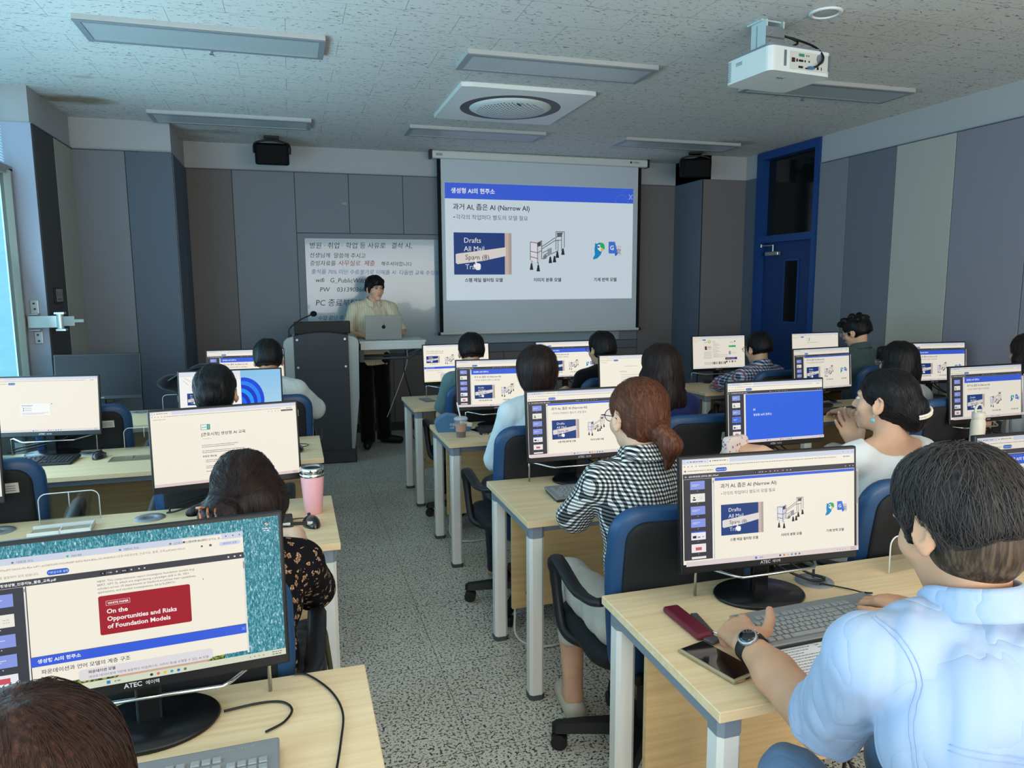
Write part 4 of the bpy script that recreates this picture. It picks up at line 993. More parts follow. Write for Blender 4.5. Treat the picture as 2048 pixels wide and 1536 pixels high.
def make_keyboard(cover, label, x, y, rz):
    t = thing('keyboard', label, 'keyboard', (x, y, .73), rz, 'computer keyboards'); W_, D_ = .445, .152
    Rk = Matrix.Rotation(math.radians(4), 3, 'X')
    m = MB(); m.rbox((0, 0, .010), (W_, D_, .016), .006, 2, Rk); m.build('body', keyblk, t)
    mk, mc = (skin_k, skin_c) if cover else (keyblk, keycap)
    m = MB(); m.mat(mk); zt = .0185
    if cover: m.rbox((0, .002, .0165), (W_ + .004, D_ + .002, .010), .004, 2, Rk); m.build('silicone_cover', None, t); zt = .0225
    m = MB(); m.mat(mc)
    u = .0182; x0 = -W_ / 2 + .014; y0 = D_ / 2 - .034

    def row(yy, xs):
        for (xx, w) in xs:
            c = Rk @ Vector((xx + w / 2, yy, zt)); m.rbox(c, (w - .0028, u - .0034, .006), .0016, 1, Rk)
    f = [0, 2.0, 3, 4, 5, 6.5, 7.5, 8.5, 9.5, 11, 12, 13, 14]
    row(y0, [(x0 + u * a, u) for a in f])
    for r_ in range(5):
        yy = y0 - .022 - u * r_
        if r_ == 4: xs = [(0, 1.25), (1.25, 1.25), (2.5, 1.25), (3.75, 6), (9.75, 1.25), (11, 1.25), (12.25, 1.25), (13.5, 1.5)]
        else:
            st_ = (0, 1.5, 1.75, 2.25)[r_]; xs = ([(0, st_)] if r_ else []) ; q = st_ if r_ else 0
            nn = (13, 12, 11, 10)[r_]
            xs += [(q + i, 1) for i in range(nn)]; q += nn; xs.append((q, 15 - q))
        row(yy, [(x0 + u * a, u * w) for a, w in xs])
    for r_ in (-1.2, 0, 1, 3, 4):
        yy = y0 - .022 - u * r_ if r_ >= 0 else y0
        row(yy, [(x0 + u * (15.35 + a), u) for a in ((0, 1, 2) if r_ != 3 else (1,))])
    for r_ in range(5):
        row(y0 - .022 - u * r_, [(x0 + u * (18.7 + a), u) for a in range(4)])
    m.build('keycaps', None, t)
    m = MB(); put_text(m, 'ATEC 에이텍', Matrix.Translation((.12, D_ / 2 - .014, zt + .0035)), .011, mat('logo_dim', (150, 152, 152), .5), 'LEFT', .0001); m.build('logo', None, t)
    return t


make_keyboard(True, 'keyboard under a milky silicone cover between the hands of the man in light blue', 1.275, 1.475, .035)
make_keyboard(True, 'keyboard under a milky silicone cover before the woman in black and white checks', 1.22, 2.76, .0)
make_keyboard(True, 'keyboard under a milky silicone cover at the bottom left corner of the picture', -.28, 1.275, .02)
make_keyboard(False, 'black keyboard beside the iced drink on the third right desk', 1.26, 4.15, -.03)
make_keyboard(False, 'black keyboard on the farthest right desk beside the grey phone', 1.27, 5.42, 0)
make_keyboard(False, 'black keyboard at far left partly under a white sheet', -1.30, 4.12, -.08)
make_keyboard(False, 'black keyboard left of the pen in the hand of the woman in floral black', -.25, 2.72, .03)
make_keyboard(False, 'black keyboard in front of the blue title page monitor', 2.2, 2.70, 0)
make_keyboard(False, 'black keyboard under the woman with fringe near the right block', 3.55, 4.05, 0)
make_keyboard(False, 'black keyboard below the slide monitor against the right wall', 4.55, 4.15, 0)

mouseb = mat('mouse_black', (15, 17, 20), .28, spec=.6, coat=.3)


def make_mouse(label, x, y, rz, cab):
    t = thing('mouse', label, 'computer mouse', (x, y, .73), rz, 'black computer mice')
    m = MB()

    def fn(u, v):
        a = PI * v; th = 2 * PI * u
        r = math.sin(a)
        return Vector((.031 * r * math.cos(th) * (1 - .12 * math.cos(a)), -.056 * math.cos(a), max(0, .037 * r * math.sin(th) * (1 + .12 * math.cos(a))) + .001))
    m.sheet(fn, 24, 16); m.build('shell', mouseb, t)
    m = MB(); m.cyl((-.004, .030, .029), (.004, .030, .029), .010, n=14); m.build('scroll_wheel', mat('wheel_rubber', (40, 40, 42), .8), t)
    if cab: m = MB(); m.tube([(0, .054, .010)] + cab, .0022, 6, samp=6); m.build('cable', blk, t)


make_mouse('black mouse on the second left desk beside the pink tumbler', .038, 2.70, .25, [(-.02, .085, .006), (-.09, .10, .004)])
make_mouse('black mouse on the third left desk beside a clear plastic tray', -.985, 4.145, -.1, [(0, .10, .005), (-.06, .13, .004), (-.14, .12, .004)])
make_mouse('black mouse at the aisle end of the third left desk', .0, 3.98, -.2, [(.03, .10, .006), (.02, .16, .004), (-.08, .19, .004)])

# ------------------------------------------------------------ chairs
cblue = mat('chair_leather_blue', (30, 68, 108), .42, spec=.5); cblk = mat('chair_mesh_black', (17, 19, 23), .75); cpl = mat('chair_plastic', (22, 23, 26), .5); cst = mat('label_white', (196, 196, 192), .6)
nt, b = nodes(cblue); n = N(nt, 'ShaderNodeTexNoise', i_Scale=180., i_Detail=2.); nt.links.new(coords(nt), n.inputs[0]); bump(nt, b, n.outputs[0], .12, .001)


def pillow(m, outline, fmap, th, rings=((1, 0), (.985, .5), (.94, .85), (.8, 1.), (.45, 1.), (.0, 1.))):
    """closed cushion: 2-D outline, thickness th; fmap(x, z, t) -> point; t from -th/2 to th/2"""
    n = len(outline); cx = sum(p[0] for p in outline) / n; cz = sum(p[1] for p in outline) / n; vs = []; fs = []
    seq = [(s, t) for s, t in rings[::-1]] + [(s, -t) for s, t in rings[1:]]
    for s, t in seq:
        for (x, z) in outline: vs.append(fmap(cx + (x - cx) * s, cz + (z - cz) * s, t * th / 2))
    for j in range(len(seq) - 1):
        for i in range(n): fs.append((j * n + i, (j + 1) * n + i, (j + 1) * n + (i + 1) % n, j * n + (i + 1) % n))
    m.add(vs, fs, True)


def back_map(x, z, t):
    h = (z - .44) / .54
    return Vector((x, -.235 - .055 * h + .10 * x * x / .06 * .06 * 4 * .5 + t + .02 * math.sin(h * PI), z))


def densify(o, k=3):
    out = []
    for i, p in enumerate(o):
        q = o[(i + 1) % len(o)]; L = math.hypot(q[0] - p[0], q[1] - p[1]); s = max(1, int(L / .05))
        out += [(p[0] + (q[0] - p[0]) * j / s, p[1] + (q[1] - p[1]) * j / s) for j in range(s)]
    return out


def make_chair():
    t = thing('office_chair', 'x', 'chair', (0, 0, 0), 0, 'blue and black office chairs')
    o = densify(rrect(.475, .56, .085, 6, 0, .695)); o = [(x * (1 - .10 * max(0, (.75 - z) / .35)), z) for x, z in o]
    m = MB(); pillow(m, o, back_map, .062); m.build('backrest_cushion', cblue, t)
    o = densify(rrect(.395, .40, .06, 6, 0, .735))
    m = MB(); pillow(m, o, lambda x, z, s: back_map(x, z, s - .030), .026); sh = m.build('back_shell', cblk, t)
    m = MB(); m.mat(cst); P0 = lambda x, z: back_map(x, z, -.0445)
    m.add([P0(.07, .845), P0(.155, .845), P0(.155, .885), P0(.07, .885)], [(0, 1, 2, 3)]); m.mat(mat('label_ink', (110, 110, 110), .6))
    for k in range(3): a, b_ = .078, .145; z = .853 + .009 * k; q = lambda x, zz: back_map(x, zz, -.0450); m.add([q(a, z), q(b_, z), q(b_, z + .003), q(a, z + .003)], [(0, 1, 2, 3)])
    m.build('asset_sticker', None, sh)
    o = densify(rrect(.50, .47, .10, 6, 0, .02)); m = MB(); pillow(m, o, lambda x, y, s: Vector((x, y, .455 + s - .02 * (y > .15) * (y - .15) * 4 + .06 * x * x)), .075); m.build('seat', cblk, t)
    m = MB(); m.rbox((0, -.20, .43), (.30, .16, .04), .012, 2); m.rbox((0, -.262, .50), (.06, .03, .18), .01, 2); m.rbox((0, 0, .40), (.22, .22, .05), .015, 2); m.build('mechanism', cpl, t)
    for s in (-1, 1):
        m = MB(); pts = [Vector(p) for p in ((s * .245, -.235, .675), (s * .265, -.20, .665), (s * .275, -.08, .655), (s * .278, .08, .682), (s * .276, .14, .672), (s * .272, .155, .62), (s * .265, .135, .50), (s * .258, .10, .435), (s * .235, .04, .418), (s * .17, .0, .41))]
        sp = spline(pts, 4); n_ = len(sp); m.tube(sp, .018, 8)
        # widen into an arm pad
        vv = []
        for i_, v in enumerate(m.v):
            k = i_ // 8; c = sp[k]; f_ = 1.45 if 6 < k < 20 else 1.15; vv.append((c.x + (v[0] - c.x) * f_, v[1], c.z + (v[2] - c.z) * .72) if k < 22 else v)
        m.v = vv; m.build('armrest', cpl, t)
    m = MB(); m.cyl((0, 0, .09), (0, 0, .40), .025, n=16); m.cyl((0, 0, .06), (0, 0, .13), .04, n=16); m.build('gas_lift', cpl, t)
    for k in range(5):
        a = 2 * PI * k / 5 + .3; d = Vector((math.cos(a), math.sin(a), 0)); nn = Vector((-d.y, d.x, 0)); m = MB()
        pts = [(0.02, .036, .085, .125), (.20, .028, .072, .108), (.30, .022, .062, .094), (.315, .012, .064, .088)]; vs = []
        for r_, w_, z0, z1 in pts: vs += [d * r_ + nn * w_ + Vector((0, 0, z0)), d * r_ - nn * w_ + Vector((0, 0, z0)), d * r_ - nn * w_ * .7 + Vector((0, 0, z1)), d * r_ + nn * w_ * .7 + Vector((0, 0, z1))]
        fs = [(4 * j + i, 4 * j + (i + 1) % 4, 4 * j + 4 + (i + 1) % 4, 4 * j + 4 + i) for j in range(3) for i in range(4)] + [(3, 2, 1, 0), (12, 13, 14, 15)]
        m.add(vs, fs, False); lg = m.build('star_leg', cpl, t)
        m = MB(); c = d * .29; m.cyl(c + nn * .024 + Vector((0, 0, .029)), c + nn * .006 + Vector((0, 0, .029)), .0285, n=18); m.cyl(c - nn * .006 + Vector((0, 0, .029)), c - nn * .024 + Vector((0, 0, .029)), .0285, n=18); m.cyl(c + Vector((0, 0, .03)), c + Vector((0, 0, .075)), .012, n=10); m.build('caster', blk, lg)
    return t


ch0 = make_chair()
CH = [(1.10, 2.10, -.06, 'blue and black office chair under the woman in black and white checks'), (1.98, 2.13, .0, 'blue and black office chair behind the woman in the white top'),
      (1.09, 3.37, .0, 'blue and black office chair of the person with a dark round bob'), (1.95, 3.37, -.08, 'blue and black office chair of the woman in navy, white label on its back'),
      (1.15, 4.82, .05, 'blue office chair behind the man in teal near the aisle'), (2.10, 4.82, 0., 'office chair behind the person dressed in black'),
      (3.45, 4.80, .0, 'office chair behind the man in the small checked shirt'), (4.36, 4.78, 0., 'office chair of the man in the green polo'),
      (3.50, 3.37, -.05, 'blue and black office chair of the woman with fringe'), (4.36, 3.37, 0., 'blue office chair behind the far right monitor at the picture edge'),
      (-.25, 1.95, -.05, 'blue office chair of the woman in floral black'), (-1.19, 3.36, .1, 'empty blue and black office chair at the left edge facing the third desk'),
      (-.32, 3.36, 0., 'office chair of the woman with a black bun'), (-1.12, 4.68, .04, 'empty blue and black office chair before the switched off monitor, white label on its back'),
      (-.14, 4.72, 0., 'office chair of the short haired man in white'), (1.06, .76, .05, 'office chair under the man in light blue'), (-.27, .70, 0., 'office chair at the nearest left desk under the brown haired woman')]
for i, (x, y, rz, lb) in enumerate(CH):
    if i == 0: ch0.location = (x, y, 0); ch0.rotation_euler = (0, 0, rz); ch0['label'] = lb
    else: dup(ch0, (x, y, 0), rz, lb)

# ------------------------------------------------------------ computer towers under the desks
for i, (x, y, lb) in enumerate(((-.72, 4.15, 'under the third left desk'), (-.38, 4.17, 'under the third left desk beside its twin'), (-.75, 2.85, 'under the second left desk'), (1.75, 2.84, 'under the second right desk'), (1.72, 4.26, 'under the third right desk'), (1.72, 5.44, 'under the farthest right desk'), (3.9, 4.23, 'under the third desk by the right wall'), (3.5, 5.4, 'under the farthest desk by the right wall'))):
    if i == 0:
        tw = thing('computer_tower', '', 'computer', (x, y, 0), 0, 'black computer towers under the desks')
        m = MB(); m.rbox((0, 0, .20), (.17, .30, .37), .008, 2); m.build('case', cpl, tw)
        m = MB(); m.b(-.07, .07, -.156, -.149, .30, .36); m.b(-.07, .07, -.156, -.149, .06, .26); m.build('front_panel', sat, tw)
        m = MB(); m.tube([(-.06, 0, .385), (-.06, 0, .41), (.06, 0, .41), (.06, 0, .385)], .006, 8); m.build('handle', sat, tw)
        m = MB(); m.b(-.07, .07, -.12, .12, 0, .016); m.build('foot', blk, tw); tw['label'] = 'black computer tower ' + lb
    else: dup(tw, (x, y, 0), 0, 'black computer tower ' + lb)

# ------------------------------------------------------------ smooth-union bodies
from mathutils.kdtree import KDTree
from mathutils.bvhtree import BVHTree

V3 = lambda *a: np.array(a if len(a) == 3 else a[0], np.float32)


def rotm(rx=0, ry=0, rz=0):
    return np.array(Euler((rx, ry, rz), 'XYZ').to_matrix(), np.float32)


class Sdf:
    """rounded cones and ellipsoids blended into one surface, meshed by openvdb"""

    def __init__(s, h, M=None, o=None):
        s.h = h; s.p = []; s.M = np.eye(3, dtype=np.float32) if M is None else M; s.o = V3(0, 0, 0) if o is None else V3(o)

    def X(s, p): return s.M @ V3(p) + s.o

    def cone(s, a, b, ra, rb, k=.012, op='u', clip=None, sq=None):
        """sq = (direction, factor): thinner along that direction when factor > 1"""
        c = [(s.X(p), s.M @ V3(n)) for p, n in clip] if clip else None
        s.p.append(('c', s.X(a), s.X(b), ra, rb, k, op, c, (s.M @ V3(sq[0]) / np.linalg.norm(sq[0]), sq[1]) if sq else None)); return s

    def chain(s, pts, rs, k=.012, op='u', **kw):
        for i in range(len(pts) - 1): s.cone(pts[i], pts[i + 1], rs[i], rs[i + 1], k, op, **kw)
        return s

    def ell(s, c, r, k=.012, op='u', R=None, clip=None):
        R = s.M if R is None else s.M @ R
        cl = [(s.X(p), s.M @ V3(n)) for p, n in clip] if clip else None
        s.p.append(('e', s.X(c), V3(r), R, None, k, op, cl, None)); return s

    def bounds(s):
        lo = np.full(3, 9e9); hi = -lo
        for q in s.p:
            if q[6] != 'u': continue
            if q[0] == 'c':
                for c, r in ((q[1], q[3]), (q[2], q[4])): lo = np.minimum(lo, c - r); hi = np.maximum(hi, c + r)
            else: r = max(q[2]); lo = np.minimum(lo, q[1] - r); hi = np.maximum(hi, q[1] + r)
        return lo - 4 * s.h, hi + 4 * s.h

    def mesh(s):
        lo, hi = s.bounds(); h = s.h; n = np.ceil((hi - lo) / h).astype(int) + 1
        ax = [lo[i] + h * np.arange(n[i], dtype=np.float32) for i in range(3)]
        D = np.full(tuple(n), .06, np.float32)
        for q in s.p:
            kind, k, op, cl, sq = q[0], q[5], q[6], q[7], q[8]
            if kind == 'c': a, b, ra, rb = q[1:5]; R_ = max(ra, rb); l0 = np.minimum(a, b) - R_; h0 = np.maximum(a, b) + R_
            else: c, r, Rm = q[1:4]; R_ = max(r); l0 = c - R_; h0 = c + R_
            pad = k + 5 * h; i0 = np.maximum(((l0 - pad - lo) / h).astype(int), 0); i1 = np.minimum(((h0 + pad - lo) / h).astype(int) + 2, n)
            if (i1 <= i0).any(): continue
            sl = tuple(slice(i0[j], i1[j]) for j in range(3))
            X = ax[0][sl[0]][:, None, None]; Y = ax[1][sl[1]][None, :, None]; Z = ax[2][sl[2]][None, None, :]
            if kind == 'c':
                ba = b - a; L2 = float(ba @ ba) + 1e-12
                px, py, pz = X - a[0], Y - a[1], Z - a[2]
                t = np.clip((px * ba[0] + py * ba[1] + pz * ba[2]) / L2, 0, 1)
                px = px - t * ba[0]; py = py - t * ba[1]; pz = pz - t * ba[2]
                if sq is not None:
                    n_, f_ = sq; dd = (px * n_[0] + py * n_[1] + pz * n_[2]) * (f_ - 1); px = px + dd * n_[0]; py = py + dd * n_[1]; pz = pz + dd * n_[2]
                d = np.sqrt(px * px + py * py + pz * pz) - (ra + (rb - ra) * t)
            else:
                W_ = [Rm[0, j] * (X - c[0]) + Rm[1, j] * (Y - c[1]) + Rm[2, j] * (Z - c[2]) for j in range(3)]
                k0 = np.sqrt(sum((W_[j] / r[j]) ** 2 for j in range(3))); k1 = np.sqrt(sum((W_[j] / r[j] ** 2) ** 2 for j in range(3))) + 1e-6
                d = k0 * (k0 - 1) / k1
            if cl:
                for cp, cn in cl: d = np.maximum(d, (X - cp[0]) * cn[0] + (Y - cp[1]) * cn[1] + (Z - cp[2]) * cn[2])
            E = D[sl]
            if op == 'u':
                hh = np.clip(.5 + .5 * (E - d) / k, 0, 1); D[sl] = E + (d - E) * hh - k * hh * (1 - hh)
            elif op == 's':
                hh = np.clip(.5 - .5 * (E + d) / k, 0, 1); D[sl] = E + (-d - E) * hh + k * hh * (1 - hh)
        D[0] = D[-1] = .06; D[:, 0] = D[:, -1] = .06; D[:, :, 0] = D[:, :, -1] = .06
        g = vdb.FloatGrid(background=.06); g.copyFromArray(D, tolerance=0)
        P, T, Q = g.convertToPolygons(isovalue=0, adaptivity=0)
        return (P * h + lo).astype(np.float32), np.asarray(T), np.asarray(Q)


def smooth_mesh(P, Q, it=1, f=.5):
    e = np.concatenate([Q[:, [0, 1]], Q[:, [1, 2]], Q[:, [2, 3]], Q[:, [3, 0]]]); e = np.concatenate([e, e[:, ::-1]])
    cnt = np.bincount(e[:, 0], minlength=len(P))[:, None] + 1e-9
    for _ in range(it):
        S = np.stack([np.bincount(e[:, 0], P[e[:, 1], j], len(P)) for j in range(3)], 1)
        P = P + (S / cnt - P) * f
    return P.astype(np.float32)


def normals(P, Q):
    n = np.cross(P[Q[:, 2]] - P[Q[:, 0]], P[Q[:, 3]] - P[Q[:, 1]]); N_ = np.zeros_like(P)
    for j in range(4):
        for a in range(3): N_[:, a] += np.bincount(Q[:, j], n[:, a], len(P))
    return N_ / (np.linalg.norm(N_, axis=1, keepdims=True) + 1e-9)


def sdf_obj(s, name, m, parent, it=1, disp=None):
    P, T, Q = s.mesh()
    P = smooth_mesh(P, Q, it)
    n = normals(P, Q)
    # orient outwards
    c = P.mean(0)
    if ((P - c) * n).sum() < 0: Q = Q[:, ::-1]; n = -n
    if disp is not None: P = (P + n * disp(P)[:, None]).astype(np.float32)
    me = bpy.data.meshes.new(name); me.vertices.add(len(P)); me.vertices.foreach_set('co', P.ravel())
    me.loops.add(Q.size); me.loops.foreach_set('vertex_index', Q.ravel().astype(np.int32)); me.polygons.add(len(Q))
    me.polygons.foreach_set('loop_start', np.arange(0, Q.size, 4, dtype=np.int32)); me.polygons.foreach_set('use_smooth', np.ones(len(Q), bool))
    me.update(calc_edges=True); me.materials.append(m)
    o = bpy.data.objects.new(name, me); COL.objects.link(o); o.parent = parent
    return o, P, n, Q


def folds(amp, freq, seed, stretch=(1, 1, .45)):
    r = np.random.RandomState(seed); K = r.normal(size=(7, 3)) * freq * np.array(stretch); ph = r.uniform(0, 6.28, 7)

    def f(P):
        q = P @ K.T + ph; w = np.sin(q + 1.6 * np.sin(q[:, ::-1] * .6)); q2 = q * 2.3 + 1.; w2 = np.sin(q2 + 1.5 * np.sin(q2[:, ::-1] * .5))
        v = w.mean(1) * 2.2 + w2.mean(1) * .9; return amp * np.maximum(np.sign(v) * np.abs(v) ** .8, -.45)
    return f


# ------------------------------------------------------------ skin, cloth, hair
def skin_mat(name, c):
    m = mat(name, c, .52, spec=.35, sss=.12); nt, b = nodes(m)
    n = N(nt, 'ShaderNodeTexNoise', i_Scale=14., i_Detail=4.); nt.links.new(coords(nt), n.inputs[0])
    r = ramp(nt, [(.35, tuple(int(v * .93) for v in c)), (.65, c)]); nt.links.new(n.outputs[0], r.inputs[0]); nt.links.new(r.outputs[0], b.inputs['Base Color'])
    n2 = N(nt, 'ShaderNodeTexNoise', i_Scale=260., i_Detail=2.); nt.links.new(coords(nt), n2.inputs[0]); bump(nt, b, n2.outputs[0], .12, .0008)
    return m


def cloth_mat(name, c, wr=1.):
    m = mat(name, c, .85, spec=.15, sheen=.15); nt, b = nodes(m)
    n = N(nt, 'ShaderNodeTexNoise', i_Scale=5.5, i_Detail=2.5, i_Distortion=1.1); nt.links.new(coords(nt, (1, 1, .7)), n.inputs[0])
    s = N(nt, 'ShaderNodeMath', operation='SUBTRACT'); s.inputs[1].default_value = .5; nt.links.new(n.outputs[0], s.inputs[0]); a = N(nt, 'ShaderNodeMath', operation='ABSOLUTE'); nt.links.new(s.outputs[0], a.inputs[0])
    p = N(nt, 'ShaderNodeMath', operation='POWER'); p.inputs[1].default_value = .6; nt.links.new(a.outputs[0], p.inputs[0]); bump(nt, b, p.outputs[0], .26 * wr, .02)
    return m


def hair_mat(name, c, c2=None):
    m = mat(name, c, .5, spec=.28); nt, b = nodes(m)
    n = N(nt, 'ShaderNodeTexNoise', i_Scale=6., i_Detail=3.); nt.links.new(coords(nt, (26, 26, 2.4)), n.inputs[0])
    c2 = c2 or tuple(min(255, int(v * 1.5 + 8)) for v in c)
    r = ramp(nt, [(.4, c), (.68, c2)]); nt.links.new(n.outputs[0], r.inputs[0]); nt.links.new(r.outputs[0], b.inputs['Base Color']); bump(nt, b, n.outputs[0], .6, .004)
    return m


SKIN = skin_mat('skin_light', (222, 176, 146)); SKIN2 = skin_mat('skin_tan', (204, 154, 122))
HBLK = hair_mat('hair_black', (9, 8, 9), (20, 18, 20)); HBRN = hair_mat('hair_brown', (66, 36, 26), (110, 64, 42)); HDK = hair_mat('hair_dark_brown', (20, 14, 13), (42, 29, 26)); HBOB = hair_mat('hair_bob', (20, 13, 12), (40, 27, 24)); HGREY = hair_mat('hair_black_grey', (18, 16, 16), (50, 45, 44)); HNAPE = hair_mat('hair_clipped', (50, 40, 32), (92, 74, 58))
STR = {}


def strand_mat(c):
    k = 'strand_%d_%d_%d' % c
    m = mat(k, tuple(int(v * .72) for v in c), .42, spec=.35); return m


def head(s, H, M, nose=1.):
    """adds the skin of a head to the body; H centre between the ears, M its rotation; face along +y"""
    o, M0 = s.o, s.M; s.o = V3(H); s.M = M
    s.ell((0, -.012, .034), (.076, .096, .083), .01); s.ell((0, .026, -.028), (.060, .064, .080), .02)
    s.ell((0, .042, -.076), (.041, .040, .032), .02); s.ell((0, .070, -.098), (.018, .016, .015), .02)
    for x in (-1, 1): s.ell((x * .040, .055, -.026), (.025, .024, .026), .02)
    s.ell((0, .076, .024), (.050, .018, .012), .015)
    for x in (-1, 1): s.ell((x * .031, .097, .006), (.017, .012, .009), .012, 's')
    s.cone((0, .086, .014), (0, .106 * nose, -.026), .006, .0105, .010)
    for x in (-1, 1): s.ell((x * .011, .098, -.030), (.008, .009, .007), .006)
    s.ell((0, .092, -.054), (.021, .009, .0048), .005); s.ell((0, .090, -.064), (.017, .010, .0058), .005); s.cone((-.016, .101, -.0588), (.016, .101, -.0588), .0022, .0022, .003, 's')
    for x in (-1, 1):
        R = rotm(.18, 0, x * -.42)
        s.ell((x * .082, -.009, -.004), (.0085, .021, .036), .006, R=R); s.ell((x * .089, -.004, .003), (.0065, .0125, .023), .004, 's', R=R); s.ell((x * .080, .001, -.033), (.007, .010, .012), .005); s.ell((x * .082, .003, -.004), (.004, .005, .008), .004)
    s.o, s.M = o, M0


def face_bits(t, H, M, hairm, brow=1, r=.0118):
    """eyes, eyebrows and lips as separate pieces"""
    Mb = Matrix([[float(v) for v in row] for row in M]).to_4x4(); T = Matrix.Translation([float(v) for v in H]) @ Mb
    for x in (-1, 1):
        m = MB(); m.M = T; m.mat(mat('eye_white', (212, 206, 200), .3)); m.ell((x * .031, .0800, .0065), (r, r, r * .62), 14, 10); m.mat(mat('iris_dark', (30, 20, 16), .2)); m.ell((x * .0315, .0908, .0065), (.0052, .0022, .0050), 12, 8); m.build('eye', None, t)
        m = MB(); m.M = T; m.tube([(x * .016, .0985, .0235), (x * .028, .0985, .0275), (x * .044, .0900, .0255), (x * .050, .084, .022)], [.0016, .0030, .0026, .0010], 6); m.build('eyebrow', hairm, t)
        m = MB(); m.M = T; m.tube([(x * .019, .0925, .0085), (x * .026, .0940, .0118), (x * .034, .0930, .0125), (x * .043, .086, .0095)], .0015, 6); m.build('eyelash_line', hairm, t)
    m = MB(); m.M = T; m.ell((0, .0950, -.0545), (.0205, .0076, .0040), 14, 8); m.ell((0, .0935, -.0640), (.0165, .0084, .0050), 14, 8); m.build('lips', mat('lips_rose', (200, 134, 118), .5), t)


def glasses(t, H, M, c=(40, 38, 40), rr=(.024, .020)):
    Mb = Matrix([[float(v) for v in row] for row in M]).to_4x4(); T = Matrix.Translation([float(v) for v in H]) @ Mb
    m = MB(); m.M = T; gm = mat('glasses_%d' % c[0], c, .3, metal=.3)
    for x in (-1, 1):
        m.tube([(x * .032 + rr[0] * math.cos(a), .108 - abs(math.cos(a) * (1 if math.cos(a) * x > 0 else 0)) * .006, .004 + rr[1] * math.sin(a)) for a in [2 * PI * k / 20 for k in range(20)]], .0013, 6, closed=True)
        m.tube([(x * .055, .103, .008), (x * .078, .09, .009), (x * .083, .02, .008), (x * .083, -.008, .002), (x * .083, -.022, -.012)], .0014, 6)
    m.tube([(-.009, .111, .006), (0, .113, .009), (.009, .111, .006)], .0012, 6)
    g = m.build('glasses', gm, t)
    m = MB(); m.M = T
    for x in (-1, 1): m.mat(mat('lens_glass', (220, 232, 240), .05, alpha=.18, spec=.8)); m.add([(x * .032 + rr[0] * math.cos(a), .108, .004 + rr[1] * math.sin(a)) for a in [2 * PI * k / 20 for k in range(20)]], [tuple(range(20))])
    m.build('lens', None, g)


def hand(s, W, d, up, side, curl=.35, spread=.10, sc=1., thumb=(.55, .25), curls=None, kf=.006):
    """hand from wrist W along d with the back of the hand towards up; side +1 right hand, -1 left"""
    W = V3(W); d = V3(d) / np.linalg.norm(d); up = V3(up); up = up - d * (up @ d); up = up / np.linalg.norm(up); r = np.cross(d, up)  # points to the person's right when palm down
    o = -side * r  # towards the thumb
    J = []
    for i, (off, L) in enumerate(((.026, .092), (.009, .096), (-.009, .090), (-.026, .080))):
        k = W + (d * L + o * off * 1.05 - up * (.003 if i in (0, 3) else 0)) * sc; J.append(k)
        s.cone(W + o * off * .55 * sc, k, .0165 * sc, .0125 * sc, .012)
    s.cone(W + d * .03 * sc - up * .006 * sc + o * .012 * sc, W + d * .07 * sc - up * .008 * sc, .017 * sc, .014 * sc, .014)
    for i, (lens, r0) in enumerate((((.040, .025, .020), .0098), ((.045, .029, .021), .0100), ((.041, .027, .021), .0095), ((.032, .020, .018), .0085))):
        c = (curls[i] if curls else curl); p = J[i]; a = c * .6; sp = (1.5 - i) * spread
        for j, L in enumerate(lens):
            ra = r0 * (1 - .09 * j) * sc; rb = r0 * (1 - .09 * (j + 1)) * sc
            v = (d * math.cos(sp) + o * math.sin(sp)) * math.cos(a) - up * math.sin(a); q = p + v * L * sc
            s.cone(p, q, ra, rb * (.94 if j == 2 else 1), .004 if j else kf); p = q; a += c * (1.0 if j == 0 else .7)
    p0 = W + (d * .022 + o * .020 - up * .006) * sc; ta, tb = thumb
    v1 = d * math.cos(ta) + o * math.sin(ta) - up * .25; p1 = p0 + v1 / np.linalg.norm(v1) * .042 * sc
    v2 = d * math.cos(ta * .75) + o * math.sin(ta * .75) - up * tb; p2 = p1 + v2 / np.linalg.norm(v2) * .033 * sc
    v3 = d * math.cos(ta * .45) + o * math.sin(ta * .45) - up * tb; p3 = p2 + v3 / np.linalg.norm(v3) * .026 * sc
    s.cone(p0, p1, .0165 * sc, .0125 * sc, .012); s.cone(p1, p2, .0120 * sc, .0108 * sc, .004); s.cone(p2, p3, .0108 * sc, .0085 * sc, .004)
    return J, p3


def collar(t, name, m_, C, axis, r0=(.066, .072), h=.034, front=None, flare=.017):
    """folded shirt collar round the neck; front = direction of the opening"""
    a = Vector(axis).normalized(); f = Vector(front); f = (f - a * f.dot(a)).normalized(); l = a.cross(f); C = Vector(C)
    m = MB()

    def fn(u, v):
        th = (u - .5) * 2 * PI * .93 + PI  # opening at the front
        # v 0..1: inside bottom -> top fold -> outside bottom
        if v < .4: k = v / .4; rad = 0.; hh = h * k
        elif v < .55: k = (v - .4) / .15; rad = .005 * k; hh = h + .004 * math.sin(k * PI)
        else: k = (v - .55) / .45; rad = .005 + flare * k; hh = h * (1 - k * 1.15) - .004 * k
        fr = max(0, math.cos(th)); rad += .012 * fr * (1 if v > .5 else .3) * (v > .4)
        hh -= .022 * fr ** 2
        return C + (f * math.cos(th) * (r0[1] + rad) + l * math.sin(th) * (r0[0] + rad)) + a * hh
    m.sheet(fn, 48, 12); o = m.build(name, m_, t)
    md = o.modifiers.new('s', 'SOLIDIFY'); md.thickness = .0025; md.offset = 0
    return o


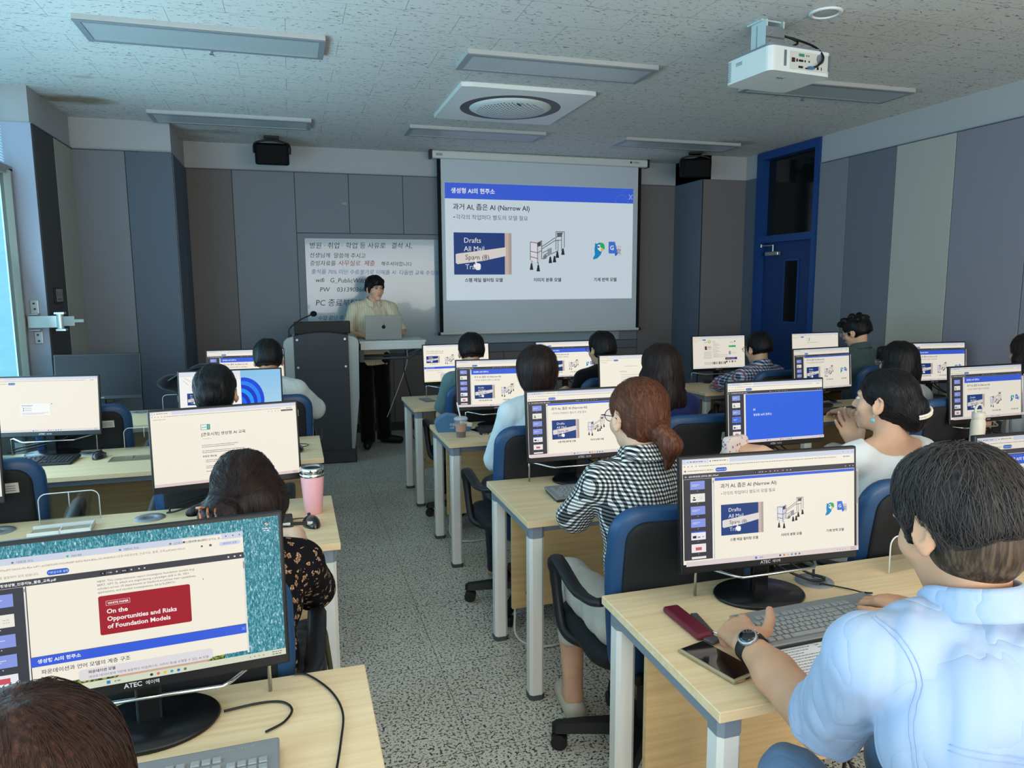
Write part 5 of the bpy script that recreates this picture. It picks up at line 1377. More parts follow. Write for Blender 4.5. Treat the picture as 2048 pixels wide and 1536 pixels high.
def strands(t, name, P, Nn, seedmask, flow, col, n=400, steps=9, L=.012, r=.0007, lift=.0012, seed=1, fuzz=.15, hang=None):
    rs = np.random.RandomState(seed); idx = np.where(seedmask)[0]
    if len(idx) == 0: return
    kd = KDTree(len(P))
    for i, p in enumerate(P): kd.insert([float(v) for v in p], i)
    kd.balance()
    V = []; Fc = []; tri = [(math.cos(2 * PI * q / 3), math.sin(2 * PI * q / 3)) for q in range(3)]; base = 0
    for j in rs.choice(idx, n):
        p = P[j].copy(); pts = []; jit = rs.normal(size=3) * fuzz; lf = lift * rs.uniform(.3, 2.2); nn = Nn[j]; st = rs.randint(max(3, steps // 2), steps + 1); free = False
        for k in range(st):
            pts.append(p + nn * lf); f = flow(p) + jit
            if not free:
                f = f - nn * (f @ nn) * 1.; q = p + f / (np.linalg.norm(f) + 1e-6) * L; co, i, dd = kd.find([float(v) for v in q])
                if dd > L * 1.2: free = True; p = q
                else: nn = Nn[i]; p = P[i] * .7 + q * .3
            else: p = p + (f * .6 + np.array((0, 0, -.5))) / np.linalg.norm(f * .6 + np.array((0, 0, -.5))) * L * .6
        A = np.array(pts); d = np.gradient(A, axis=0); d /= np.linalg.norm(d, axis=1, keepdims=True) + 1e-9; u = np.cross(d, (.3, .5, .8)); u /= np.linalg.norm(u, axis=1, keepdims=True) + 1e-9; w = np.cross(d, u)
        rad = np.linspace(1, .25, len(A))[:, None] * r
        V.append(np.stack([A + (u * c + w * s_) * rad for c, s_ in tri], 1).reshape(-1, 3))
        for k in range(len(A) - 1):
            for q in range(3): Fc.append((base + 3 * k + q, base + 3 * k + (q + 1) % 3, base + 3 * k + 3 + (q + 1) % 3, base + 3 * k + 3 + q))
        base += 3 * len(A)
    me = bpy.data.meshes.new(name); me.from_pydata(np.concatenate(V).tolist(), [], Fc); me.polygons.foreach_set('use_smooth', [True] * len(Fc)); me.materials.append(strand_mat(col))
    o = bpy.data.objects.new(name, me); COL.objects.link(o); o.parent = t; o['kind'] = 'stuff'
    return o


def hair(t, H, M, kind, m_, h=.005, col=(60, 50, 46), n=260, extra=None, r=.0008, clipped=False, fuzz=.15, lift=.0012):
    s = Sdf(h); s.o = V3(H); s.M = M
    face = lambda sx=.070, y=.118, z=-.052, ry=.092, rz=.080: s.ell((0, y, z), (sx, ry, rz), .012, 's')
    if kind in ('short', 'comma'):
        s.ell((0, -.016, .046), (.088, .106, .090), .01); s.ell((0, -.045, .0), (.080, .078, .070), .03, clip=[((0, 0, -.045), (0, -.25, -1))])
        if kind == 'comma': s.cone((-.04, .066, .078), (.045, .070, .078), .024, .024, .02); s.cone((.004, .088, .078), (.034, .094, .050), .014, .008, .012); s.cone((.03, .080, .072), (.064, .062, .026), .016, .009, .012); s.cone((-.002, .088, .078), (-.040, .090, .046), .014, .008, .012); s.cone((-.03, .080, .070), (-.068, .056, .018), .016, .009, .012)
        for x in (-1, 1): s.cone((x * .075, .022, .02), (x * .073, .026, -.014), .012, .007, .01); s.ell((x * .090, .0, -.022), (.022, .030, .034), .01, 's')
        s.ell((0, .112, -.050 if kind == 'comma' else -.040), (.074, .088, .090 if kind == 'comma' else .086), .008, 's')
    elif kind == 'bob':
        s.ell((0, -.016, .034), (.096, .112, .096), .02); s.ell((0, -.022, -.020), (.095, .098, .088), .03); s.ell((0, -.040, -.070), (.074, .066, .050), .03, clip=[((0, 0, -.110), (0, 0, -1))]); face(.066, .125, -.05, .10, .10)
    elif kind == 'tied':
        s.ell((0, -.016, .038), (.085, .103, .090), .01); s.ell((0, -.045, -.020), (.072, .070, .062), .03); s.ell((0, .115, -.045), (.074, .092, .088), .012, 's')
        for x in (-1, 1): s.ell((x * .090, .004, -.018), (.020, .026, .034), .008, 's')
    elif kind == 'long':
        s.ell((0, -.014, .036), (.094, .108, .094), .02); s.ell((0, -.035, -.04), (.098, .090, .110), .03)
        for x, y in ((-.06, -.05), (0, -.075), (.06, -.05), (-.08, .0), (.08, .0)): s.cone((x, y, -.04), (x * 1.1, y - .015, -.17), .042, .026, .03)
        face(.066, .125, -.052, .10, .10)
    if extra: extra(s)
    o, P, n_, Q = sdf_obj(s, 'hair', m_, t, 1, folds(.0022, 90, 5, (1, 1, .12)))
    Hn = V3(H); Mi = M.T; q = (P - Hn) @ M
    if n:
        up = M @ V3(0, -.1, 1)
        if kind == 'tied': 
            knot = Hn + M @ V3(0, -.10, -.035); fl = lambda p: (knot - p) / (np.linalg.norm(knot - p) + 1e-6)
        else:
            crown = Hn + M @ V3(.0, -.03, .125)
            def fl(p):
                v = p - crown; v = v / (np.linalg.norm(v) + 1e-6); return v * .7 + np.array((0, 0, -1.)) * .7
        strands(o, 'hair_strands', P, n_, q[:, 2] > (-.02 if kind != 'long' else -.12), fl, col, n, 10, .012, r, seed=int(abs(Hn[0]) * 100), fuzz=fuzz, lift=lift)
    return o, P, n_


def to_w(J, o, rz):
    c, s_ = math.cos(rz), math.sin(rz); return {k: V3(c * v[0] - s_ * v[1], s_ * v[0] + c * v[1], v[2]) + V3(o) for k, v in J.items()}


def person(label, Hw, hyaw=0, hpitch=0, byaw=0, lean=.10, shirt=None, skin=None, h=.006, pants=None, hairk=None, arms=None, wid=1., sleeve=.62, hands=True, neckline=None, collar_m=None, coll=None, eyes=False, gl=None, loose=.014,
           table=.775, legs=True, roll=0, shoes=None, fold=.003, fat=1., reach=None, shoulder_drop=0, bare_back=False, curl=.35, bare_legs=False, armf=1., foref=1., kneez=0., kneef=0.):
    """seated person; Hw = head centre in the room"""
    skin = skin or SKIN
    Hw = V3(Hw); cb, sb = math.cos(byaw), math.sin(byaw)
    F = V3(-sb, cb, 0); R = V3(cb, sb, 0); U = V3(0, 0, 1)
    hip = Hw - F * (lean + .06) ; hip[2] = .55
    nb = Hw - F * .045 - U * (.150 + shoulder_drop * .3)    # base of the neck
    t = thing('person', label, 'person', (float(hip[0]), float(hip[1]), 0)); org = V3(float(hip[0]), float(hip[1]), 0)
    loc = lambda p: V3(p) - org
    nbl = loc(nb); hipl = loc(hip); Hl = loc(Hw)
    M = rotm(0, 0, byaw + hyaw) @ rotm(hpitch, 0, 0) @ rotm(0, roll, 0)
    sh = {s: nbl + R * (s * .152 * wid) - U * (.052 + shoulder_drop) + F * .01 for s in (-1, 1)}
    ch = nbl * .72 + hipl * .28 + F * .01; be = nbl * .38 + hipl * .62 - F * .005 * 1
    J = {}
    for s in (-1, 1):
        a = (arms or {}).get(s)
        if a: J[s] = (loc(a[0]), loc(a[1]))
        else:
            el = sh[s] + R * s * .045 + F * .12 - U * .245; dy = reach if reach else .30
            w = el + F * .17 - R * s * .05; w[2] = table + .025; d = w - el; d = d / np.linalg.norm(d) * .245; J[s] = (el, el + d)
            J[s][1][2] = max(J[s][1][2], table + .022)

    def torso(s, g, kk=.03):
        s.ell(hipl + U * .02, (.160 * wid * fat + g, .112 * fat + g, .11), kk, R=rotm(0, 0, byaw)); s.ell(be, (.140 * wid * fat + g, .100 * fat + g, .17), kk, R=rotm(0, 0, byaw)); s.ell(ch, (.152 * wid + g, .100 * fat + g, .165), kk, R=rotm(0, 0, byaw))
        s.cone(sh[-1] + R * .035, sh[1] - R * .035, .052 + g, .052 + g, kk); 
        for q in (-1, 1): s.cone(nbl + U * .012 - F * .008, sh[q] + U * .006, .038 + g * .6, .046 + g, kk)
    s = Sdf(h); torso(s, 0.)
    s.cone(nbl - U * .02, Hl + M @ V3(0, -.022, -.045), .056 * (.93 + .07 * fat), .052, .02); head(s, Hl, M)
    for q in (-1, 1):
        el, w = J[q]; s.cone(sh[q], el, .044 * fat * armf, .038 * fat * armf, .02); s.cone(el, w * .6 + el * .4, .038 * fat * foref, .033 * fat * foref, .015); s.cone(el * .4 + w * .6, w, .033 * fat * foref, .025 * foref ** .5, .015)
        hd = (arms or {}).get(q)
        d = (hd[2] if hd and len(hd) > 2 else (F * .95 - R * q * .25 - U * .18)); up = hd[3] if hd and len(hd) > 3 else U; kw = hd[4] if hd and len(hd) > 4 else {}
        kw.setdefault('curl', curl); J[(q, 'k')] = hand(s, w, d, up, q, **kw)
    kn = {q: hipl + R * q * .13 + F * (.42 + kneef) - U * (.02 - kneez) for q in (-1, 1)}; an = {q: V3(kn[q][0], kn[q][1], .09) - F * .06 for q in (-1, 1)}
    if legs and (bare_legs or True):
        for q in (-1, 1): s.cone(hipl + R * q * .09, kn[q], .07, .052, .03); s.cone(kn[q], kn[q] * .5 + an[q] * .5, .052, .046, .015); s.cone(kn[q] * .5 + an[q] * .5, an[q], .046, .034, .015); s.cone(an[q], an[q] + F * .13 - U * .055, .034, .026, .015)
    if neckline is None: s.ell(ch - F * .16, (.5, .07, .16), .02, 's', R=rotm(0, 0, byaw))
    body, P, n_, Q = sdf_obj(s, 'body', skin, t, 1)
    # shirt
    g = loose; s = Sdf(h); torso(s, g); s.cone(nbl - U * .07, nbl - U * .005, .056 * (.93 + .07 * fat) + g, .056 * (.93 + .07 * fat) + g * .8, .03)
    for q in (-1, 1):
        el, w = J[q]
        if sleeve > .02:
            e1 = sh[q] + (el - sh[q]) * min(1, sleeve / .55 if sleeve < .55 else 1)
            ax = (e1 - sh[q]) / np.linalg.norm(e1 - sh[q])
            if sleeve < .55: s.cone(sh[q], e1 + ax * .05, .048 * fat * armf + g, .048 * fat * armf + g + .006, .02, clip=[(e1, ax)])
            else:
                s.cone(sh[q], el, .050 * fat + g, .043 * fat + g, .02); k = min(1, (sleeve - .55) / .45); e2 = el + (w - el) * k; ax = (w - el) / np.linalg.norm(w - el); s.cone(el, e2 + ax * .04, .043 * fat + g, .034 * fat + g, .015, clip=[(e2, ax)])
    if neckline is None: s.ell(nbl + U * .058 + F * .030, (.062, .066, .045), .008, 's', R=rotm(-.25, 0, byaw))
    else: neckline(s, nbl, F, R, U)
    so, SP, SN, SQ = sdf_obj(s, 'shirt', shirt, t, 1, folds(fold, 30, int(abs(Hw[0] * 71 + Hw[1] * 13)) % 999))
    if coll is not None: collar(so, 'collar', coll, tuple(float(v) for v in nbl + U * .026 - F * .004), tuple(float(v) for v in (U * .94 - F * .0 + F * .25)), (.060 * (.8 + .2 * fat), .066 * (.8 + .2 * fat)), .036, tuple(float(v) for v in F))
    if pants is not None:
        s = Sdf(max(h, .007)); s.ell(hipl + U * .01, (.180 * wid * fat, .130 * fat, .105), .03, R=rotm(0, 0, byaw))
        for q in (-1, 1): s.cone(hipl + R * q * .09, kn[q], .084, .066, .03); s.cone(kn[q], an[q] + U * (.0 if not bare_legs else .22), .064, .052, .015, clip=[(an[q] + U * (.0 if not bare_legs else .22), -U)])
        sdf_obj(s, 'trousers', pants, t, 1, folds(.004, 26, 7))
    if shoes is not None:
        for q in (-1, 1):
            s = Sdf(.006); s.cone(an[q] - U * .045 - F * .02, an[q] - U * .055 + F * .15, .042, .036, .02, clip=[(V3(0, 0, .004), (0, 0, -1))]); sdf_obj(s, 'shoe', shoes, t, 1)
    hr = None
    if hairk: hr = hair(t, Hl, M, **hairk)
    if eyes: face_bits(t, Hl, M, hairk['m_'])
    if gl: glasses(t, Hl, M, **gl)
    return dict(t=t, H=Hl, M=M, nb=nbl, sh=sh, J=J, loc=loc, F=F, R=R, U=U, shirt=(so, SP, SN, SQ), hair=hr, body=(body, P, n_, Q), hip=hipl, org=org)

# ------------------------------------------------------------ the people
def check_mat(name, c0, c1, sc, c2=None, c3=None):
    m = mat(name, c0, .85, spec=.15); nt, b = nodes(m); tc = coords(nt, (sc, sc, sc), (0, 0, .12)); sp = N(nt, 'ShaderNodeSeparateXYZ')
    nz = N(nt, 'ShaderNodeTexNoise', i_Scale=.35, i_Detail=1.); ad = N(nt, 'ShaderNodeMixRGB', blend_type='ADD'); ad.inputs[0].default_value = .35; nt.links.new(tc, nz.inputs[0]); nt.links.new(tc, ad.inputs[1]); nt.links.new(nz.outputs['Color'], ad.inputs[2]); nt.links.new(ad.outputs[0], sp.inputs[0])

    def band(sock, lo=.5):
        f = N(nt, 'ShaderNodeMath', operation='FRACT'); nt.links.new(sock, f.inputs[0]); g = N(nt, 'ShaderNodeMath', operation='GREATER_THAN'); g.inputs[1].default_value = lo; nt.links.new(f.outputs[0], g.inputs[0]); return g.outputs[0]
    xy = N(nt, 'ShaderNodeMath', operation='ADD'); nt.links.new(sp.outputs[0], xy.inputs[0]); y5 = N(nt, 'ShaderNodeMath', operation='MULTIPLY'); y5.inputs[1].default_value = .7; nt.links.new(sp.outputs[1], y5.inputs[0]); nt.links.new(y5.outputs[0], xy.inputs[1])
    A = band(xy.outputs[0]); B = band(sp.outputs[2]); s = N(nt, 'ShaderNodeMath', operation='ADD'); nt.links.new(A, s.inputs[0]); nt.links.new(B, s.inputs[1]); h = N(nt, 'ShaderNodeMath', operation='MULTIPLY'); h.inputs[1].default_value = .5; nt.links.new(s.outputs[0], h.inputs[0])
    mid = tuple((a + b_) // 2 for a, b_ in zip(c0, c1)); mid = c2 or tuple(int(v * .85) for v in mid)
    r = ramp(nt, [(0, c0), (.34, mid), (.67, c1)], 'CONSTANT'); nt.links.new(h.outputs[0], r.inputs[0]); last = r.outputs[0]
    if c3:
        f = N(nt, 'ShaderNodeMath', operation='MULTIPLY'); f.inputs[1].default_value = .333; nt.links.new(xy.outputs[0], f.inputs[0]); g = band(f.outputs[0], .86); mx = N(nt, 'ShaderNodeMixRGB'); nt.links.new(g, mx.inputs[0]); nt.links.new(last, mx.inputs[1]); mx.inputs[2].default_value = (*lin(c3), 1); last = mx.outputs[0]
    nt.links.new(last, b.inputs['Base Color'])
    n = N(nt, 'ShaderNodeTexNoise', i_Scale=9., i_Detail=3., i_Distortion=1.); nt.links.new(coords(nt), n.inputs[0]); bump(nt, b, n.outputs[0], .5, .02)
    return m


def floral_mat(name, c0, c1, c2, sc=30.):
    m = mat(name, c0, .85, spec=.15); nt, b = nodes(m); v = coords(nt)
    vo = N(nt, 'ShaderNodeTexVoronoi', i_Scale=sc); n = N(nt, 'ShaderNodeTexNoise', i_Scale=sc * 3.2, i_Detail=3., i_Distortion=.6); nt.links.new(v, vo.inputs['Vector']); nt.links.new(v, n.inputs[0])
    sb = N(nt, 'ShaderNodeMath', operation='MULTIPLY_ADD'); sb.inputs[1].default_value = 1.2; nt.links.new(n.outputs[0], sb.inputs[0]); nt.links.new(vo.outputs['Distance'], sb.inputs[2])
    r = ramp(nt, [(.0, c2), (.76, c1), (.86, c0)], 'CONSTANT'); nt.links.new(sb.outputs[0], r.inputs[0]); nt.links.new(r.outputs[0], b.inputs['Base Color'])
    return m


NAVYJ = cloth_mat('jeans_blue', (92, 118, 148)); DARK = cloth_mat('trousers_dark', (34, 36, 42)); KHAKI = cloth_mat('trousers_pale', (188, 182, 170)); SHOE = mat('shoe_dark', (28, 28, 30), .6); SHOEW = mat('shoe_cream', (200, 190, 172), .7)

# --- man in light blue, nearest on the right
lb = cloth_mat('shirt_light_blue', (156, 174, 202), 1.9)
W1 = V3(.955, 1.335, .800); E1 = V3(.945, 1.070, .760)
p1 = person('man in a light blue short sleeved shirt at the nearest desk, hands on keyboard', (1.05, .91, 1.205), hyaw=.10, hpitch=-.34, byaw=-.05, lean=.24, shirt=lb, skin=SKIN2, h=.0042, wid=1.22, fat=1.12, armf=.94, foref=1.22, kneez=.075, kneef=.10, sleeve=.50, loose=.014, fold=.006,
            pants=NAVYJ, shoes=SHOE, coll=lb, legs=True, hairk=dict(kind='short', m_=HGREY, h=.004, col=(96, 88, 86), n=1700, r=.0006, fuzz=.34, lift=.0022),
            arms={-1: (E1, W1, V3(.28, .96, -.08), V3(-.35, .10, .93), dict(curls=(.28, .5, .72, .85), spread=.08, sc=1.10, thumb=(1.0, -.35))),
                  1: ((1.40, 1.12, .82), (1.47, 1.36, .795), V3(-.10, .97, -.12), V3(0, 0, 1), dict(curl=.5, sc=1.06, thumb=(.7, .0)))}, collar_m=None)
def tuck_in(pp, rad, zt):
    """keeps the skin under the cloth around the neck"""
    bo, P, _, _ = pp['body']; _, SP_, _, SQ_ = pp['shirt']; bv = BVHTree.FromPolygons([tuple(map(float, v)) for v in SP_], [tuple(map(int, f)) for f in SQ_]); P = P.copy()
    for i in np.where((np.linalg.norm(P - pp['nb'], axis=1) < rad) & (P[:, 2] < pp['nb'][2] + zt))[0]:
        co, no, _i, d = bv.find_nearest(P[i].tolist())
        if co is not None and d < .03:
            sd = (Vector(P[i].tolist()) - co).dot(no)
            if sd > -.007: P[i] = P[i] - np.array(no) * (sd + .007)
    bo.data.vertices.foreach_set('co', P.astype(np.float32).ravel()); bo.data.update()


tuck_in(p1, .26, .026)
# close-cropped hair on the nape below the longer top
s = Sdf(.004); s.o = p1['H']; s.M = p1['M']; s.ell((0, -.030, -.014), (.0780, .0800, .088), .01, clip=[((0, -.05, -.098), (0, .55, -1))]); s.ell((0, .09, -.06), (.09, .085, .09), .01, 's')
for x in (-1, 1): s.ell((x * .085, .005, -.03), (.024, .034, .040), .01, 's')
sdf_obj(s, 'clipped_hair', HNAPE, p1['t'], 1)


def seam(name, parent, SP, SQ, pts, m_, r=.0008, k=8, off=.0008):
    bv = BVHTree.FromPolygons([tuple(map(float, v)) for v in SP], [tuple(map(int, f)) for f in SQ]); out = []
    for p in spline([Vector(q) for q in pts], k):
        co, no, i, d = bv.find_nearest(p)
        if co is not None: out.append(co + no * off)
    m = MB(); m.tube(out, r, 6); return m.build(name, m_, parent)


so, SP, SN, SQ = p1['shirt']; st_m = cloth_mat('shirt_seam', (150, 170, 204)); nb = p1['nb']; Rr, Ff, Uu = p1['R'], p1['F'], p1['U']; shl = p1['sh'][-1]; shr = p1['sh'][1]
for dd in (0, .009):
    seam('stitching', so, SP, SQ, [shl + Uu * .09 - Rr * (.0 - dd), shl + Uu * .04 - Ff * .07 - Rr * (-.01 - dd), shl - Uu * .04 - Ff * .085 + Rr * (.02 + dd), shl - Uu * .13 - Ff * .08 + Rr * (.03 + dd)], st_m)
    seam('stitching', so, SP, SQ, [shl - Uu * (.055 + dd) - Ff * .14 + Rr * .02, nb - Uu * (.115 + dd) - Ff * .16 - Rr * .06, nb - Uu * (.12 + dd) - Ff * .17 + Rr * .05, shr - Uu * (.055 + dd) - Ff * .14 - Rr * .02], st_m)
ax = (p1['J'][-1][0] - shl); ax = ax / np.linalg.norm(ax); e1 = shl + (p1['J'][-1][0] - shl) * (.50 / .55) - ax * .022
o1 = V3(*Vector(ax.tolist()).orthogonal().normalized()); o2 = np.cross(ax, o1)
seam('stitching', so, SP, SQ, [e1 + (o1 * math.cos(a) + o2 * math.sin(a)) * .09 for a in [2 * PI * i / 14 for i in range(15)]], st_m, .0008, 3)
# watch and ring
Wd = p1['J'][-1][1] + p1['org']; dv = (W1 - E1) / np.linalg.norm(W1 - E1); up = V3(-.45, .02, .89); up = up - dv * (up @ dv); up /= np.linalg.norm(up); sd = np.cross(dv, up)
Mw = Matrix(((float(sd[0]), float(dv[0]), float(up[0]), 0), (float(sd[1]), float(dv[1]), float(up[1]), 0), (float(sd[2]), float(dv[2]), float(up[2]), 0), (0, 0, 0, 1)))
wc = Wd - dv * .022
t = thing('wristwatch', 'round silver wristwatch with black strap on the left wrist of the man in light blue', 'watch', tuple(float(v) for v in wc))
m = MB(); m.M = Mw
m.sheet(lambda u, v: Vector(((.0345) * math.cos(2 * PI * u), (v - .5) * (.020 + .006 * max(0, math.sin(2 * PI * u))), .0305 * math.sin(2 * PI * u))), 40, 3); o = m.build('strap', mat('strap_black', (18, 18, 20), .6), t); md = o.modifiers.new('s', 'SOLIDIFY'); md.thickness = .003
m = MB(); m.M = Mw @ Matrix.Translation((0, 0, .029)); m.lathe([(.020, 0), (.0222, .003), (.0222, .008), (.0205, .0105), (.0185, .0108)], 32); m.cyl((.022, .006, .006), (.026, .006, .006), .002, n=8); m.cyl((.022, -.006, .006), (.026, -.006, .006), .002, n=8); m.build('case', silver, t)
m = MB(); m.M = Mw @ Matrix.Translation((0, 0, .029)); m.lathe([(.0182, .0100), (.0180, .0114), (.002, .0117)], 32); m.build('dial', mat('watch_glass', (6, 6, 8), .08, spec=.8), t)
Jk = p1['J'][(-1, 'k')][0]; k0 = Jk[0] + p1['org']; kd_ = V3(.28, .96, -.08); kd_ /= np.linalg.norm(kd_)
m = MB(); c = k0 + kd_ * .016 - V3(0, 0, .003); a = Vector(kd_.tolist()); q1 = a.orthogonal().normalized(); q2 = a.cross(q1)
m.tube([Vector(c.tolist()) + (q1 * math.cos(2 * PI * i / 20) + q2 * math.sin(2 * PI * i / 20)) * .0118 for i in range(20)], .0013, 6, closed=True); tag(m.build('ring', mat('gold', (220, 184, 110), .25, metal=1.)), 'gold ring on the left hand of the man in light blue', 'ring')

# --- woman in black and white checks
ck = check_mat('gingham', (22, 24, 30), (226, 224, 218), 84.)


def pony(s):
    s.ell((.004, -.108, -.040), (.030, .026, .026), .02); s.cone((.012, -.118, -.050), (.030, -.130, -.085), .030, .034, .02); s.cone((.030, -.130, -.085), (.022, -.115, -.150), .034, .012, .02)


p2 = person('woman in a black and white checked shirt with a brown ponytail, seen from behind', (1.045, 2.08, 1.185), hyaw=.24, hpitch=-.12, byaw=-.10, lean=.04, shirt=ck, h=.005, wid=.86, sleeve=.84, loose=.011, fold=.004, pants=KHAKI, shoes=SHOEW, coll=ck, bare_legs=True,
            hairk=dict(kind='tied', m_=HBRN, h=.004, col=(142, 86, 54), n=700, extra=pony, r=.0006), gl=dict(c=(60, 50, 90)), arms={-1: ((.87, 2.17, .85), (.97, 2.38, .80))})
T = Matrix([[float(v) for v in r_] for r_ in p2['M']]).to_4x4(); T.translation = Vector(p2['H'].tolist())
m = MB(); m.M = T; m.tube([(.006 + .026 * math.cos(a), -.112 + .010 * math.sin(a), -.046 + .024 * math.sin(a)) for a in [2 * PI * i / 16 for i in range(16)]], .006, 8, closed=True); m.build('hair_tie', mat('elastic_black', (16, 16, 18), .8), p2['t'])

# --- woman in white with a pearl clip
wt = cloth_mat('top_white', (232, 232, 230), .9)


def wide_neck(s, nb, F, R, U):
    s.ell(nb + U * .035 - F * .03, (.125, .10, .075), .01, 's', R=rotm(-.1, 0, 0))


def bun_low(s):
    s.ell((0, -.105, -.035), (.050, .045, .062), .02); s.ell((.0, -.118, .005), (.036, .030, .036), .02)


p3 = person('woman in a white top with a dark bun and pearl hair clip, one hand raised', (2.10, 2.16, 1.165), hyaw=.50, hpitch=.06, byaw=-.02, lean=.02, shirt=wt, h=.005, wid=.95, sleeve=.30, loose=.013, fold=.003, pants=KHAKI, shoes=SHOE, neckline=wide_neck, eyes=True,
            hairk=dict(kind='tied', m_=HBLK, h=.004, col=(58, 54, 58), n=420, extra=bun_low),
            arms={1: ((2.30, 2.26, .79), (2.136, 2.32, .955), V3(-.30, .35, .88), V3(.25, .95, .15), dict(curls=(.55, .42, .35, .30), spread=.12, sc=.95, thumb=(.6, .2))),
                  -1: ((1.86, 2.24, .86), (1.71, 2.34, .965), V3(-.62, .72, .10), V3(.1, -.3, .95), dict(curls=(.5, .5, .55, .6), sc=.95, thumb=(.5, .3)))})
T = Matrix([[float(v) for v in r_] for r_ in p3['M']]).to_4x4(); T.translation = Vector(p3['H'].tolist())
m = MB()
for i in range(15):
    a = -.9 + 1.8 * i / 14; m.M = T; m.ell((.062 * math.sin(a), -.112 - .046 * math.cos(a), -.012 + .014 * math.sin(a)), (.0052, .0052, .0052), 8, 6); m.ell((.062 * math.sin(a) + .003, -.112 - .046 * math.cos(a), -.021 + .014 * math.sin(a)), (.0045, .0045, .0045), 8, 6)
m.build('pearl_clip', mat('pearl', (236, 226, 206), .25, spec=.7), p3['t'])
m = MB(); m.M = T; m.ell((-.084, .004, -.042), (.004, .004, .004), 8, 6); m.ell((-.086, .004, -.060), (.003, .009, .009), 12, 8); m.build('earring', mat('earring_aqua', (120, 180, 180), .2, spec=.8), p3['t'])

# --- the others
SK = dict(h=.0062)
tealp = cloth_mat('shirt_pale_blue', (204, 214, 218)); navyc = cloth_mat('top_navy', (30, 42, 96)); tealg = cloth_mat('tee_teal', (96, 124, 128)); blkc = cloth_mat('top_black', (14, 14, 16)); gpolo = cloth_mat('polo_green', (70, 88, 88)); whc = cloth_mat('shirt_grey_white', (196, 208, 206)); wh2 = cloth_mat('blouse_white', (214, 218, 220))
person('person with a dark round bob in a pale blue shirt, third row by the aisle', (1.13, 3.34, 1.19), lean=.03, hpitch=-.05, shirt=tealp, wid=.92, sleeve=.7, pants=DARK, hairk=dict(kind='bob', m_=HBOB, h=.005, col=(74, 54, 48), n=260), **SK)


def waves(s):
    for x, y, z in ((-.085, -.03, -.16), (.09, -.04, -.165), (-.03, -.10, -.18), (.04, -.095, -.175), (.0, -.10, -.12)): s.ell((x, y, z), (.045, .038, .050), .03)


person('woman in a navy top with wavy dark brown hair past her shoulders', (1.815, 3.36, 1.175), lean=.03, hpitch=-.08, hyaw=.1, shirt=navyc, wid=.97, sleeve=.45, pants=DARK, hairk=dict(kind='long', m_=HDK, h=.005, col=(66, 46, 42), n=420, extra=waves, r=.001), **SK)
person('short haired man in a teal tee at the farthest right desk by the aisle', (1.176, 4.87, 1.15), lean=.03, hpitch=-.10, hyaw=-.08, shirt=tealg, wid=1.0, sleeve=.45, pants=DARK, hairk=dict(kind='short', m_=HBLK, h=.005, col=(50, 48, 50), n=200), **SK)
person('person dressed in black with short black hair and glasses in the farthest row', (2.13, 4.83, 1.14), lean=.03, hpitch=-.08, hyaw=.22, byaw=.08, shirt=blkc, wid=1.05, sleeve=.8, pants=DARK, gl=dict(c=(20, 20, 22)), hairk=dict(kind='short', m_=HBLK, h=.005, col=(46, 44, 46), n=200, extra=lambda s: s.ell((0, -.05, -.03), (.078, .06, .05), .03)), **SK)
ck2 = check_mat('small_check', (196, 204, 216), (38, 48, 76), 44., (112, 124, 150), (150, 88, 96))
person('man with glasses in a small checked shirt before the web portal monitor', (3.427, 4.80, 1.105), lean=.03, hpitch=-.15, hyaw=.08, byaw=.10, shirt=ck2, wid=1.06, sleeve=.55, pants=DARK, coll=ck2, gl=dict(c=(90, 84, 80)), hairk=dict(kind='short', m_=HBLK, h=.005, col=(46, 44, 46), n=200), eyes=True, arms={-1: ((3.22, 4.98, .82), (3.36, 5.20, .80)), 1: ((3.72, 4.92, .80), (3.66, 5.15, .80))}, **SK)
person('curly haired man in a dark green polo with glasses by the blue door', (4.304, 4.76, 1.215), hpitch=-.30, hyaw=.28, byaw=.15, lean=.02, shirt=gpolo, wid=1.05, sleeve=.42, pants=DARK, coll=gpolo, gl=dict(c=(200, 196, 190)), eyes=True,
       hairk=dict(kind='short', m_=HBLK, h=.005, col=(52, 48, 48), n=300, extra=lambda s: [s.ell((x, y, z), (.028, .028, .024), .012) for x, y, z in ((-.05, .05, .11), (0, .07, .115), (.05, .04, .115), (-.05, -.02, .125), (.03, -.04, .128), (-.02, -.09, .10), (.05, -.08, .095), (-.07, -.06, .09), (.03, .085, .09), (-.03, .088, .088))]), **SK)
person('woman with a black fringe and shoulder length hair in a white blouse', (3.383, 3.40, 1.14), lean=.02, hpitch=-.05, hyaw=.18, byaw=.0, shirt=wh2, wid=.92, sleeve=.34, pants=KHAKI, eyes=True, gl=dict(c=(150, 140, 130)),
       hairk=dict(kind='long', m_=HBLK, h=.005, col=(48, 46, 50), n=300, extra=lambda s: [s.cone((x, .080, .075), (x * 1.05, .098, .024), .020, .008, .015) for x in (-.045, -.022, 0, .022, .045)]), arms={-1: ((3.25, 3.52, .80), (3.36, 3.80, .79))}, **SK)
person('woman with long brown hair cut off by the right picture edge', (4.34, 3.36, 1.17), lean=.03, hpitch=-.05, hyaw=.1, shirt=wh2, wid=.95, sleeve=.42, pants=DARK, hairk=dict(kind='long', m_=HDK, h=.005, col=(66, 46, 42), n=200, extra=waves), **SK)
p12 = person('brown haired woman at the bottom left corner, only the top of her head showing', (-.275, .775, 1.085), hpitch=-.12, shirt=blkc, wid=.95, sleeve=.4, pants=DARK, hairk=dict(kind='bob', m_=hair_mat('hair_chestnut', (40, 25, 21), (72, 46, 37)), h=.004, col=(74, 48, 38), n=2200, r=.0004), h=.006)
fl = floral_mat('floral_blouse', (18, 16, 20), (196, 164, 128), (120, 84, 62), 44.)


